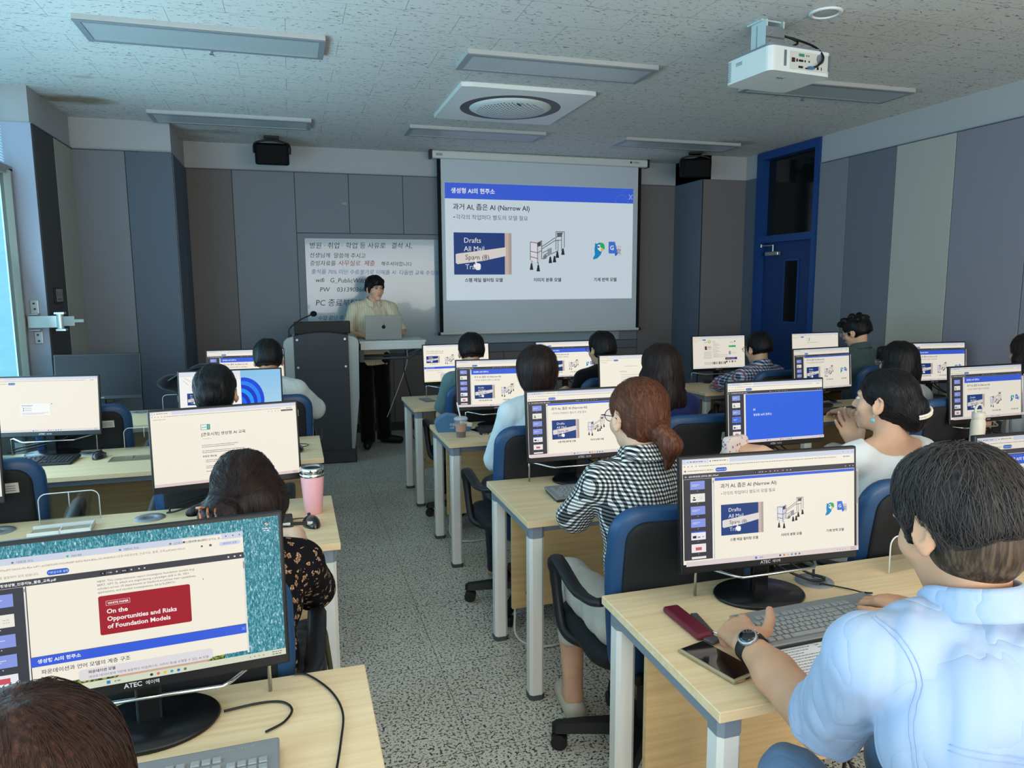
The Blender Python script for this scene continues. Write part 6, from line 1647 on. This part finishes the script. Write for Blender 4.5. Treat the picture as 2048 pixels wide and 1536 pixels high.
def clip_bun(s):
    s.ell((-.045, -.090, -.075), (.055, .045, .040), .02); s.cone((-.04, -.07, -.03), (-.13, -.05, -.050), .030, .008, .02); s.ell((.03, -.02, -.02), (.088, .090, .085), .02)
    for x in (.07, .085): s.cone((x, .01, -.02), (x + .005, .02, -.13), .020, .006, .015)


p13 = person('woman in a black floral blouse writing, dark hair in a tortoiseshell claw clip', (-.145, 2.055, 1.035), hpitch=-.62, hyaw=.05, byaw=-.10, lean=.22, shirt=fl, h=.005, wid=.94, sleeve=.80, loose=.015, pants=DARK, shoulder_drop=-.01,
             hairk=dict(kind='tied', m_=HDK, h=.004, col=(72, 50, 44), n=900, extra=clip_bun, r=.0006), arms={1: ((.030, 2.15, .71), (-.015, 2.405, .800), V3(-.55, .75, -.10), V3(.2, .3, .93), dict(curls=(.75, .8, .9, .95), sc=.98, thumb=(.35, .35)))})
T = Matrix([[float(v) for v in r_] for r_ in p13['M']]).to_4x4(); T.translation = Vector(p13['H'].tolist())
tor = mat('tortoiseshell', (150, 70, 30), .2, spec=.6, coat=.5); nt, b = nodes(tor); n = N(nt, 'ShaderNodeTexNoise', i_Scale=60.); nt.links.new(coords(nt), n.inputs[0]); r = ramp(nt, [(.42, (30, 14, 8)), (.56, (186, 92, 40))]); nt.links.new(n.outputs[0], r.inputs[0]); nt.links.new(r.outputs[0], b.inputs['Base Color'])
m = MB(); m.M = T
for x in (-.088, -.070, -.052): m.tube([(x, -.09, -.05), (x, -.130, -.070), (x + .004, -.138, -.095), (x + .004, -.112, -.120)], .0032, 6, samp=4)
m.tube([(-.10, -.118, -.062), (-.04, -.122, -.062)], .0045, 8); m.build('claw_clip', tor, p13['t'])


def bun_mid(s): s.ell((0, -.110, .005), (.040, .028, .045), .015)


person('woman with black hair in a small bun in front of the split screen', (-.322, 3.305, 1.155), lean=.03, hpitch=-.05, hyaw=-.12, shirt=blkc, wid=.9, sleeve=.5, pants=DARK, hairk=dict(kind='tied', m_=HBLK, h=.005, col=(50, 50, 56), n=300, extra=bun_mid), **SK)
person('short haired man in a greyish white shirt left of the lectern', (-.15, 4.83, 1.145), lean=.03, hpitch=-.10, shirt=whc, skin=SKIN2, wid=1.06, sleeve=.6, loose=.02, pants=DARK, hairk=dict(kind='short', m_=HBLK, h=.005, col=(48, 48, 52), n=240), arms={1: ((.125, 4.93, .80), (.05, 5.15, .80))}, **SK)
person('person outside the left picture edge resting fingers on the second left desk', (-1.62, 2.25, 1.18), shirt=wh2, wid=.95, sleeve=.4, pants=DARK, hairk=dict(kind='short', m_=HBLK, h=.006, n=0), arms={1: ((-1.40, 2.58, .85), (-1.215, 2.815, .785), V3(.75, .60, -.05), V3(0, 0, 1), dict(curls=(.4, .4, .45, .5), sc=1.)), -1: ((-1.84, 2.40, .80), (-1.72, 2.62, .79))}, h=.007)


# --- the lecturer, standing
def lecturer():
    org = V3(.74, 7.40, 0); t = thing('person', 'lecturer in a cream short sleeved shirt and black trousers standing behind a laptop', 'person', tuple(map(float, org)))
    H = V3(.075, .02, 1.575); M = rotm(0, 0, PI + .34) @ rotm(-.08, 0, 0); nb = V3(.045, .03, 1.425); yaw = PI + .25
    F = V3(math.sin(.25), -math.cos(.25), 0); R = V3(-F[1] * -1, F[0], 0); R = np.cross(F, V3(0, 0, 1)); U = V3(0, 0, 1); h = .006
    sh = {q: nb + R * q * .185 - U * .055 for q in (-1, 1)}
    el = {1: V3(-.22, -.05, 1.13), -1: V3(.31, -.06, 1.13)}; w = {1: V3(-.10, -.26, 1.135), -1: V3(.22, -.28, 1.14)}
    hip = V3(.02, .02, .93); ch = V3(.035, .02, 1.25); be = V3(.03, .01, 1.08)

    def torso(s, g):
        Q_ = rotm(0, 0, .25)
        s.ell(hip, (.165 + g, .115 + g, .13), .03, R=Q_); s.ell(be, (.150 + g, .108 + g, .17), .03, R=Q_); s.ell(ch, (.168 + g, .108 + g, .17), .03, R=Q_); s.cone(sh[-1] + R * .035, sh[1] - R * .035, .052 + g, .052 + g, .03)
        for q in (-1, 1): s.cone(nb + U * .01, sh[q] + U * .005, .038 + g * .6, .046 + g, .03)
    s = Sdf(.005); torso(s, 0); s.cone(nb - U * .02, H + M @ V3(0, -.02, -.045), .056, .052, .02); head(s, H, M)
    for q in (-1, 1):
        s.cone(sh[q], el[q], .046, .038, .02); s.cone(el[q], w[q], .038, .025, .015); hand(s, w[q], F * .9 - R * q * .35 - U * .15, U, q, curl=.4)
    an = {1: V3(-.055, -.10, .09), -1: V3(.12, .02, .09)}; kn = {q: (hip + R * q * .09) * .5 + an[q] * .5 + F * .02 for q in (-1, 1)}
    for q in (-1, 1): s.cone(hip + R * q * .085, kn[q], .08, .055, .03); s.cone(kn[q], an[q], .052, .036, .015)
    sdf_obj(s, 'body', SKIN, t, 1)
    cream = cloth_mat('shirt_cream', (208, 198, 168)); nt, b = nodes(cream); wv = N(nt, 'ShaderNodeTexWave', i_Scale=14., i_Distortion=.6); wv.bands_direction = 'X'; nt.links.new(coords(nt), wv.inputs[0]); r = ramp(nt, [(.0, (196, 184, 152)), (.35, (214, 204, 176))]); nt.links.new(wv.outputs['Color'], r.inputs[0]); nt.links.new(r.outputs[0], b.inputs['Base Color'])
    s = Sdf(.006); torso(s, .020); s.cone(hip - U * .0, hip - U * .10, .165, .175, .03, sq=((float(F[0]), float(F[1]), 0), 1.35), clip=[(hip - U * .11, (0, 0, -1))])
    for q in (-1, 1):
        ax = (el[q] - sh[q]) / np.linalg.norm(el[q] - sh[q]); s.cone(sh[q], el[q] + ax * .02, .068, .072, .02, clip=[(el[q] - ax * .01, ax)])
    s.ell(nb + U * .05 + F * .02, (.062, .068, .045), .008, 's'); so, a, b2, c = sdf_obj(s, 'shirt', cream, t, 1, folds(.005, 26, 3))
    collar(so, 'collar', cream, tuple(map(float, nb + U * .022)), (float(F[0] * .25), float(F[1] * .25), .95), (.060, .066), .036, tuple(map(float, F)), .03)
    for i in range(7):
        q = nb + F * (.135) - U * (.06 + .075 * i); co = None
        bv = BVHTree.FromPolygons([tuple(map(float, v)) for v in a], [tuple(map(int, f)) for f in c]) if i == 0 else bv
        co, no, ii, d = bv.find_nearest(Vector(q.tolist())); m = MB(); m.cyl(co, co + no * .003, .006, n=10); m.build('button', mat('button_cream', (190, 180, 150), .4), so)
    bt = cloth_mat('trousers_black', (10, 10, 12)); s = Sdf(.007); s.ell(hip - U * .02, (.175, .125, .13), .03)
    for q in (-1, 1): s.cone(hip + R * q * .09 - U * .05, kn[q], .098, .082, .03); s.cone(kn[q], an[q] - U * .02, .080, .074, .015, clip=[(V3(0, 0, .045), (0, 0, -1))])
    sdf_obj(s, 'trousers', bt, t, 1, folds(.005, 20, 5))
    for q in (-1, 1):
        s = Sdf(.006); dr = V3(.9, -.42, 0) if q == -1 else V3(-.15, -1, 0); dr = dr / np.linalg.norm(dr); s.cone(an[q] - U * .040, an[q] - U * .052 + dr * .17, .046, .036, .02, clip=[(V3(0, 0, .004), (0, 0, -1))]); sdf_obj(s, 'shoe', mat('shoe_black', (10, 10, 11), .5), t, 1)
    hair(t, H, M, 'comma', HBLK, .004, (54, 50, 54), 420, r=.0009); face_bits(t, H, M, HBLK)


lecturer()

# ------------------------------------------------------------ lectern, side table, laptop
lgrey = mat('lectern_grey', (150, 158, 156), .45, metal=.2); ldark = mat('lectern_dark', (44, 48, 54), .55)
t = thing('lectern', 'tall dark lectern with light grey side panels and four silver screws', 'lectern', (.26, 6.92, 0), -.06)
m = MB(); top = [(-.31, .045), (-.30, 0.0)]
prof = [(-.235, .13), (.235, .13), (.235, 1.165)] + [(.235 - .47 * k / 10, 1.165 + .03 * math.sin(PI * k / 10)) for k in range(1, 10)] + [(-.235, 1.165)]
m.prism([(x, z) for x, z in prof], 0, .50, Matrix(((1, 0, 0, 0), (0, 0, 1, -.262), (0, 1, 0, 0), (0, 0, 0, 1)))); fp = m.build('front_panel', ldark, t)
for s_ in (-1, 1):
    m = MB(); o = [(s_ * .232, .13), (s_ * .262, .13), (s_ * .315, .60), (s_ * .325, 1.09), (s_ * .318, 1.125), (s_ * .29, 1.148), (s_ * .232, 1.165)]
    if s_ > 0: o = o
    m.prism(o if s_ > 0 else o[::-1], 0, .54, Matrix(((1, 0, 0, 0), (0, 0, 1, -.245), (0, 1, 0, 0), (0, 0, 0, 1)))); m.build('side_panel', lgrey, t)
m = MB(); m.rbox((0, .0, .065), (.55, .50, .13), .01, 2); m.cyl((-.02, -.25, .06), (-.02, -.256, .06), .014, n=16); m.build('plinth', ldark, t)
m = MB(); m.b(-.235, .235, -.2635, -.2615, .858, .862); m.build('panel_joint', blk, fp)
for x in (-.205, .205):
    for z in (1.135, .89): m = MB(); m.cyl((x, -.262, z), (x, -.270, z), .010, n=14); m.build('screw', silver, fp)
t = thing('lectern_monitor', 'black monitor back standing on the lectern top', 'monitor', (.27, 6.93, 1.17)); m = MB(); m.rbox((0, 0, .055), (.50, .04, .115), .008, 2, Matrix.Rotation(.1, 3, 'X')); m.build('casing', blk, t); m = MB(); m.rbox((0, .04, .0), (.2, .12, .02), .006, 1); m.build('stand', blk, t)
t = thing('gooseneck_microphone', 'black gooseneck microphone on the left of the lectern', 'microphone', (-.02, 6.86, 1.14)); m = MB(); m.cyl((0, 0, -.005), (0, 0, .03), .016, n=14); m.build('base', blk, t); m = MB(); m.tube([(0, 0, .02), (-.005, 0, .07), (.03, 0, .115), (.10, 0, .165), (.19, 0, .205)], .006, 8, samp=5); m.build('gooseneck', blk, t); m = MB(); m.ell((.215, 0, .215), (.030, .026, .026), 16, 12); m.build('windscreen', mat('foam_black', (12, 12, 13), .95), t)
t = thing('side_table', 'narrow white topped table attached right of the lectern', 'table', (.60, 6.95, 0))
m = MB(); m.rbox((.30, .06, 1.085), (.62, .40, .02), .004, 2); m.build('tabletop', mat('table_white', (206, 212, 208), .45), t); m = MB(); m.mat(MATS['table_white']); m.rbox((.30, -.13, 1.045), (.60, .02, .062), .004, 1); m.rbox((.30, .24, 1.045), (.60, .02, .062), .004, 1); m.b(.0, .60, -.12, .23, 1.012, 1.020); m.build('drawer_box', None, t)
m = MB(); m.mat(mat('frame_grey_dark', (70, 76, 80), .5)); m.tube([(.0, -.10, .93), (.45, -.10, .93), (.58, -.10, 1.0)], .012, 8); m.tube([(.0, .20, .93), (.45, .20, .93), (.58, .20, 1.0)], .012, 8); m.b(-.01, .03, -.12, .22, .90, 1.01); m.build('support_arm', None, t)
m = MB(); m.tube([(.42, -.09, 1.0), (.40, -.12, .8), (.48, -.1, .45), (.47, .0, .2), (.60, .1, .02), (.9, .1, .01)], .005, 6, samp=6); m.build('black_cable', blk, t); m = MB(); m.tube([(.44, -.05, 1.0), (.43, -.05, .85), (.30, -.02, .5), (.24, .0, .35)], .003, 6, samp=6); m.build('white_cable', MATS['cable_white'], t)
t = thing('laptop', 'silver laptop open on the side table, lid towards the class', 'laptop', (.83, 6.95, 1.095), .02)
alum = mat('laptop_aluminium', (146, 152, 152), .4, metal=.6)
m = MB(); m.rbox((0, .12, .008), (.345, .235, .014), .006, 2); m.build('base', alum, t); m = MB(); Rl = Matrix.Rotation(.12, 3, 'X'); m.rbox(Rl @ Vector((0, 0, .118)), (.345, .008, .232), .0035, 2, Rl); lid = m.build('lid', alum, t)
m = MB(); m.M = Rl.to_4x4(); lg = [(.018 * math.cos(a) * (1 + .10 * math.cos(2 * a)) * (1 - .25 * max(0, math.cos(a) - .82) * 3), .125 + .019 * math.sin(a) * (1 - .10 * abs(math.cos(a)))) for a in [2 * PI * k / 28 for k in range(28)]]
m.prism(lg, 0, .0006, Matrix(((1, 0, 0, 0), (0, 0, -1, -.0042), (0, 1, 0, 0), (0, 0, 0, 1)))); m.prism([(.0, .147), (.006, .149), (.009, .158), (.003, .156)], 0, .0006, Matrix(((1, 0, 0, 0), (0, 0, -1, -.0042), (0, 1, 0, 0), (0, 0, 0, 1)))); m.build('logo', mat('laptop_logo', (60, 64, 66), .2, metal=.8), lid)

# ------------------------------------------------------------ things on the desks
acry = mat('clear_acrylic', (240, 244, 246), .05, trans=1., ior=1.2, alpha=.35); acred = mat('acrylic_edge', (226, 230, 228), .25, alpha=.85)


def partition(label, x, y, rz, flat=False):
    t = thing('acrylic_stand', label, 'acrylic stand', (x, y, .73), rz, 'clear acrylic stands')
    w, h = .20, .115; o = rrect(w, h + .06, .028, 5, 0, h / 2 - .03); o = [(a, max(b_, 0.002)) for a, b_ in o]; T = Matrix(((1, 0, 0, 0), (0, 0, 1, 0), (0, 1, 0, 0), (0, 0, 0, 1))) if not flat else Matrix.Identity(4)
    m = MB(); m.prism(o, -.002, .002, T @ Matrix.Translation((0, 0, .003 if flat else 0))); m.build('panel', acry, t)
    m = MB(); m.tube([T @ Vector((a, b_, .003 if flat else 0)) for a, b_ in [(-w / 2, .003)] + [p for p in rrect(w, h + .06, .028, 5, 0, h / 2 - .03)[:12] if p[1] > .003][::-1] + [(w / 2, .003)]], .0022, 6); m.tube([T @ Vector((0, h, .003 if flat else 0)), T @ Vector((0, h - .055, .003 if flat else 0))], .0022, 6); m.build('edge', acred, t)


partition('clear acrylic stand upright on the nearest right desk before the face of the man', 1.80, 1.70, .1)
partition('clear acrylic stand upright at the back of the second left desk', -.83, 3.02, .05)
partition('clear acrylic stand lying by the mouse on the third left desk', -.82, 4.02, .0, True)
partition('clear acrylic stand upright at the back edge of the third left desk', -.80, 4.33, .0)
partition('clear acrylic stand at the farthest left desk beside the bun', -.80, 5.60, .0)
t = thing('acrylic_tray', 'clear acrylic tray lying in front of the upright stand on the second left desk', 'tray', (-.83, 2.91, .731), .06)
m = MB(); m.b(-.10, .10, -.045, .045, 0, .003); m.build('bottom', acry, t); m = MB(); m.b(-.10, .10, -.045, -.042, 0, .015); m.b(-.10, .10, .042, .045, 0, .015); m.b(.097, .10, -.045, .045, 0, .02); m.b(-.002, .002, -.045, .0, 0, .015); m.build('rim', acred, t)

# pink tumbler
t = thing('tumbler', 'tall pink insulated tumbler with chrome lid at the end of the second left desk', 'tumbler', (.05, 2.855, .73)); t.scale = (1, 1, .84)
pk = mat('tumbler_pink', (236, 172, 178), .3, spec=.5, coat=.4)
m = MB(); m.lathe([(.030, 0), (.033, .003), (.040, .10), (.044, .165), (.044, .178)], 40); m.build('body', pk, t)
m = MB(); m.lathe([(.0455, .176), (.0465, .180), (.0465, .187), (.0445, .189), (.0450, .192), (.0462, .196), (.0462, .214), (.0440, .218), (.036, .219), (.034, .210), (.004, .208)], 40); m.build('lid', chrome, t)
m = MB(); m.lathe([(.034, .2115), (.03, .2125), (.002, .2130)], 24); m.build('lid_opening', blk, t)
# iced drink
t = thing('iced_drink', 'clear plastic cup of iced coffee with straw and domed lid on the third right desk', 'cup', (.915, 4.065, .73))
m = MB(); m.lathe([(.028, 0), (.0295, .02), (.036, .082), (.039, .104)], 28); m.build('cup', mat('cup_clear', (236, 240, 240), .08, alpha=.12, spec=.7), t)
m = MB(); m.lathe([(.0265, .003), (.029, .034)], 24); m.build('coffee_bottom', mat('coffee_dark', (88, 44, 36), .25), t); m = MB(); m.lathe([(.0290, .0345), (.0345, .078)], 24); m.build('milky_coffee', mat('coffee_milky', (178, 132, 100), .3), t)
m = MB(); m.lathe([(.0405, .104), (.0415, .108), (.040, .112), (.033, .119), (.012, .121), (.011, .119)], 28); m.build('lid', mat('lid_clear', (220, 226, 226), .1, alpha=.45, spec=.7), t); m = MB(); m.tube([(.004, 0, .04), (-.004, -.004, .12), (-.022, -.006, .205)], .0042, 8); m.build('straw', mat('straw_white', (232, 232, 230), .4), t)
# blue pouch behind the cup
t = thing('fabric_pouch', 'dusty blue fabric pouch with white lettering beside the iced drink', 'pouch', (.87, 4.27, .73), -.1)
pb_ = cloth_mat('pouch_blue', (74, 112, 146), .8); m = MB()
o = [(-.055, 0), (.13, 0), (.15, .02), (.135, .05), (.06, .095), (.0, .105), (-.05, .08), (-.07, .05)]; m.prism(o, -.05, .05, Matrix(((1, 0, 0, 0), (0, 0, 1, 0), (0, 1, 0, 0), (0, 0, 0, 1)))); b0 = m.build('bag', pb_, t); md = b0.modifiers.new('b', 'BEVEL'); md.width = .014; md.segments = 3
m = MB(); m.rbox((.115, -.045, .045), (.08, .02, .028), .008, 2, Matrix.Rotation(.2, 3, 'Y')); m.build('tissue', mat('tissue_cream', (214, 206, 186), .8), t)
m = MB(); put_text(m, '이탈', Matrix.Translation((.015, -.0515, .038)) @ Matrix.Rotation(PI / 2, 4, 'X'), .020, mat('print_white', (220, 228, 232), .6)); put_text(m, 'CAFE', Matrix.Translation((.017, -.0515, .022)) @ Matrix.Rotation(PI / 2, 4, 'X'), .012, MATS['print_white']); m.build('lettering', None, t)


def phone(label, x, y, rz, body, case=None, z=.73, up=True):
    t = thing('phone', label, 'phone', (x, y, z), rz)
    if case:
        m = MB(); m.rbox((0, 0, .0055), (.084, .172, .010), .0045, 3); m.build('clear_case', case, t)
        m = MB(); m.mat(mat('case_bumper', (150, 132, 96), .25, alpha=.8)); m.rbox((0, 0, .005), (.0862, .1742, .006), .0028, 2); m.build('bumper', None, t)
    m = MB(); m.rbox((0, 0, .0060 if case else .004), (.078, .165, .009), .0035, 3); m.build('body', body, t)
    m = MB(); m.rbox((0, 0, .0112 if case else .0088), (.073, .160, .0006), .0002, 1); m.build('screen', mat('phone_glass', (14, 12, 16), .06, spec=.8) if up else body, t)
    if case:
        m = MB(); m.mat(blk); m.b(-.006, .006, -.0880, -.0868, .0035, .0065); m.mat(mat('case_gold', (190, 170, 120), .3, metal=.5)); m.b(-.028, -.012, -.0880, -.0868, .0035, .0065); m.mat(MATS['port_20_20_20'] if 'port_20_20_20' in MATS else blk); m.cyl((.018, -.0868, .005), (.018, -.0880, .005), .0016, n=8); m.build('ports', None, t)


phone('black phone in a clear gold edged case on the nearest right desk', .914, 1.385, .26, cpl, mat('case_clear', (200, 186, 150), .15, alpha=.55, spec=.6))
phone('small phone lying dark on the third right desk beside the iced drink', 1.06, 4.16, .35, mat('phone_rose', (190, 160, 150), .3, metal=.4))
phone('grey phone lying on the farthest right desk', .97, 5.47, .15, mat('phone_grey', (130, 132, 134), .3, metal=.5), up=False)
# burgundy pen case with metal clip
t = thing('pen_case', 'burgundy leather pen case with grey flap next to the phone', 'case', (.945, 1.575, .73), .02)
m = MB(); m.rbox((0, 0, .010), (.048, .175, .018), .008, 3); m.build('sleeve', mat('leather_burgundy', (98, 28, 44), .4, spec=.4), t); m = MB(); m.rbox((.012, -.096, .006), (.036, .03, .008), .003, 2, Matrix.Rotation(.3, 3, 'Z')); m.rbox((.036, -.012, .006), (.02, .11, .007), .003, 2, Matrix.Rotation(-.16, 3, 'Z')); m.build('flap', mat('leather_grey', (74, 72, 76), .5), t)
m = MB(); m.tube([(.02, -.085, .02), (.034, -.105, .018), (.05, -.125, .010), (.044, -.128, .008), (.03, -.108, .012)], .0022, 8, samp=3); m.build('clip', chrome, t)
# handout sheets
ppr = mat('paper_white', (232, 232, 232), .7); ink = mat('print_grey', (110, 112, 118), .7); inkb = mat('print_blue', (150, 176, 206), .7)


def handout(name, label, x, y, rz, w, h, rich=True, curl=0.):
    t = thing(name, label, 'paper', (x, y, .7305), rz); m = MB()
    m.sheet(lambda u, v: Vector(((u - .5) * w, (v - .5) * h, .0008 + curl * max(0, v - .5) ** 2 * 4 * (1 - u))), 8, 8); o = m.build('sheet', ppr, t); md = o.modifiers.new('s', 'SOLIDIFY'); md.thickness = .0004
    m = MB(); r = random.Random(5)
    def ln(a, b_, c, l): m.b(a, a + l, b_, b_ + c, .0012, .0014)
    m.mat(inkb if rich else ink); ln(-w * .44, h * .40, .004, w * .38); m.mat(ink)
    for c_ in ((-.44, .38), (.04, .38)):
        for k in range(13):
            a = c_[0] * w + (.02 if k % 3 else 0) * w; yy = h * .36 - k * h * .052
            e = a + w * r.uniform(.18, .34)
            while a < e: l = r.uniform(.003, .009); ln(a, yy, .0022, l); a += l + .0022
            ln(c_[0] * w + w * .35, yy, .0022, .010)
    m.build('print', None, t)


handout('handout', 'printed timetable sheet under the keyboard and wrist of the man in light blue', 1.22, 1.345, .03, .36, .21)
handout('handout', 'white printed sheet over the keyboard at far left', -1.40, 3.99, -.35, .15, .21, False, .03)
handout('handout', 'white sheet beside the hand of the man in the small checked shirt', 3.42, 5.28, .3, .21, .15, False)
handout('notepad', 'small white notepad under the pen of the woman in floral black', -.075, 2.60, .0, .10, .14, False)
t = thing('felt_pen', 'black and white felt pen held over the notepad', 'pen', (-.01, 2.625, .765)); R_ = Matrix.Rotation(-.95, 4, 'Z') @ Matrix.Rotation(PI / 2 - .22, 4, 'X')
m = MB(); m.M = R_; m.cyl((0, 0, -.075), (0, 0, -.035), .0055, n=14); m.mat(mat('pen_white', (228, 226, 222), .4)); m.cyl((0, 0, .035), (0, 0, .075), .0055, .003, 14); m.build('barrel', None, t)
m = MB(); m.M = R_; m.cyl((0, 0, -.036), (0, 0, .036), .0068, n=14); m.build('grip', mat('pen_dark', (50, 48, 50), .5), t)
t = thing('pen', 'white pen with dark clip lying on the timetable sheet', 'pen', (1.34, 1.33, .737), .6); m = MB(); m.cyl((-.06, 0, 0), (.06, 0, 0), .0045, .0035, 12); m.build('barrel', MATS['pen_white'], t); m = MB(); m.cyl((-.066, 0, 0), (-.045, 0, 0), .005, n=12); m.build('cap', blk, t)
# white bottle
t = thing('water_bottle', 'white insulated bottle with loop handle on the second desk by the right wall', 'bottle', (3.50, 2.95, .73))
wbm = mat('bottle_white', (222, 218, 204), .45); m = MB(); m.lathe([(.033, 0), (.036, .004), (.036, .125), (.033, .142), (.028, .150), (.028, .156)], 36); m.build('body', wbm, t)
m = MB(); m.lathe([(.032, .154), (.033, .158), (.033, .180), (.030, .186), (.004, .190)], 32); m.build('lid', wbm, t); m = MB(); m.tube([(-.024, 0, .184), (-.026, 0, .205), (-.012, 0, .226), (.012, 0, .226), (.026, 0, .205), (.024, 0, .184)], .0065, 10, samp=4); m.build('loop_handle', wbm, t)
m = MB(); m.tube([(-.02, -.0335, .03), (-.005, -.0368, .05), (.012, -.0350, .045), (.016, -.0340, .07), (.0, -.0368, .085)], .0008, 5, samp=5); m.build('line_drawing', mat('drawn_line', (150, 140, 124), .6), t)
t = thing('white_mouse', 'pale round mouse beside the white bottle', 'computer mouse', (3.37, 2.96, .73)); m = MB(); m.sheet(lambda u, v: Vector((.05 * math.sin(PI * v) * math.cos(2 * PI * u), -.03 * math.cos(PI * v), max(0, .028 * math.sin(PI * v) * math.sin(2 * PI * u)) + .001)), 20, 12); m.build('shell', mat('pale_plastic', (190, 188, 176), .5), t)
# floral pouch held in front of the blue page
t = thing('floral_pouch', 'pink floral pouch in the hand of the woman in the white top', 'pouch', (1.625, 2.395, .985), .3); fm = floral_mat('floral_pink', (216, 206, 200), (196, 120, 140), (150, 66, 92), 60.)
m = MB(); pillow(m, densify(rrect(.125, .075, .02, 4, 0, 0)), lambda x, z, s: Vector((x, s, z)), .035); m.build('bag', fm, t)
# black bag behind the far left monitor
s = Sdf(.007); s.o = V3(0, 0, 0); s.ell((0, 0, .16), (.16, .09, .17), .03); s.ell((-.16, 0, .22), (.12, .06, .06), .04); s.ell((.06, .0, .30), (.11, .06, .05), .04); s.cone((-.1, 0, .04), (.1, 0, .04), .06, .06, .03, clip=[((0, 0, 0.005), (0, 0, -1))])
t = thing('backpack', 'black backpack slumped behind the far left slide monitor', 'bag', (-.62, 5.42, .73)); sdf_obj(s, 'bag_body', cloth_mat('bag_black', (12, 12, 14)), t, 1, folds(.006, 22, 4)); m = MB(); m.tube([(-.20, -.05, .24), (-.10, -.07, .30), (0, -.07, .33), (.08, -.06, .34)], .008, 8, samp=4); m.build('strap', blk, t)
# loose cables on the nearest left desk
for lb_, pts, r_ in (('black cable looping beside the base of the nearest left monitor', [(-.17, 1.515, .735), (-.10, 1.525, .7345), (-.055, 1.515, .7345), (-.035, 1.48, .7345), (-.05, 1.44, .7345), (-.085, 1.415, .735)], .0026),
                     ('black cable running down the aisle end of the nearest left desk', [(-.03, 1.622, .735), (.0, 1.61, .7345), (.045, 1.53, .7345), (.065, 1.44, .7345), (.055, 1.34, .7345), (.035, 1.22, .7345), (.01, 1.10, .7345)], .0024),
                     ('black mouse cable from the grommet to the right hand of the man in light blue', [(1.43, 1.665, .742), (1.45, 1.67, .738), (1.50, 1.62, .736), (1.49, 1.57, .75), (1.478, 1.52, .77)], .0022)):
    m = MB(); m.tube(pts, r_, 7, samp=8); tag(m.build('cable', blk), lb_, 'cable')
# knotted cables under the nearest right desk
m = MB(); m.tube([(1.40, 1.55, .68), (1.42, 1.48, .5), (1.36, 1.44, .35), (1.46, 1.42, .3), (1.44, 1.46, .42), (1.36, 1.44, .44), (1.38, 1.48, .2), (1.44, 1.5, .02)], .005, 7, samp=8); tag(m.build('cable', blk), 'tangled black cables hanging under the nearest right desk', 'cable')
# bag hung on the chair of the woman in floral black
m = MB(); st0 = mat('strap_olive', (62, 62, 34), .8); m.tube([(.03, 2.03, .66), (.05, 2.0, .64), (.065, 1.97, .5), (.08, 1.98, .28), (.07, 2.0, .08)], .007, 8, samp=5); tag(m.build('bag_strap', st0), 'olive bag strap hanging from the armrest of the floral woman chair', 'strap')
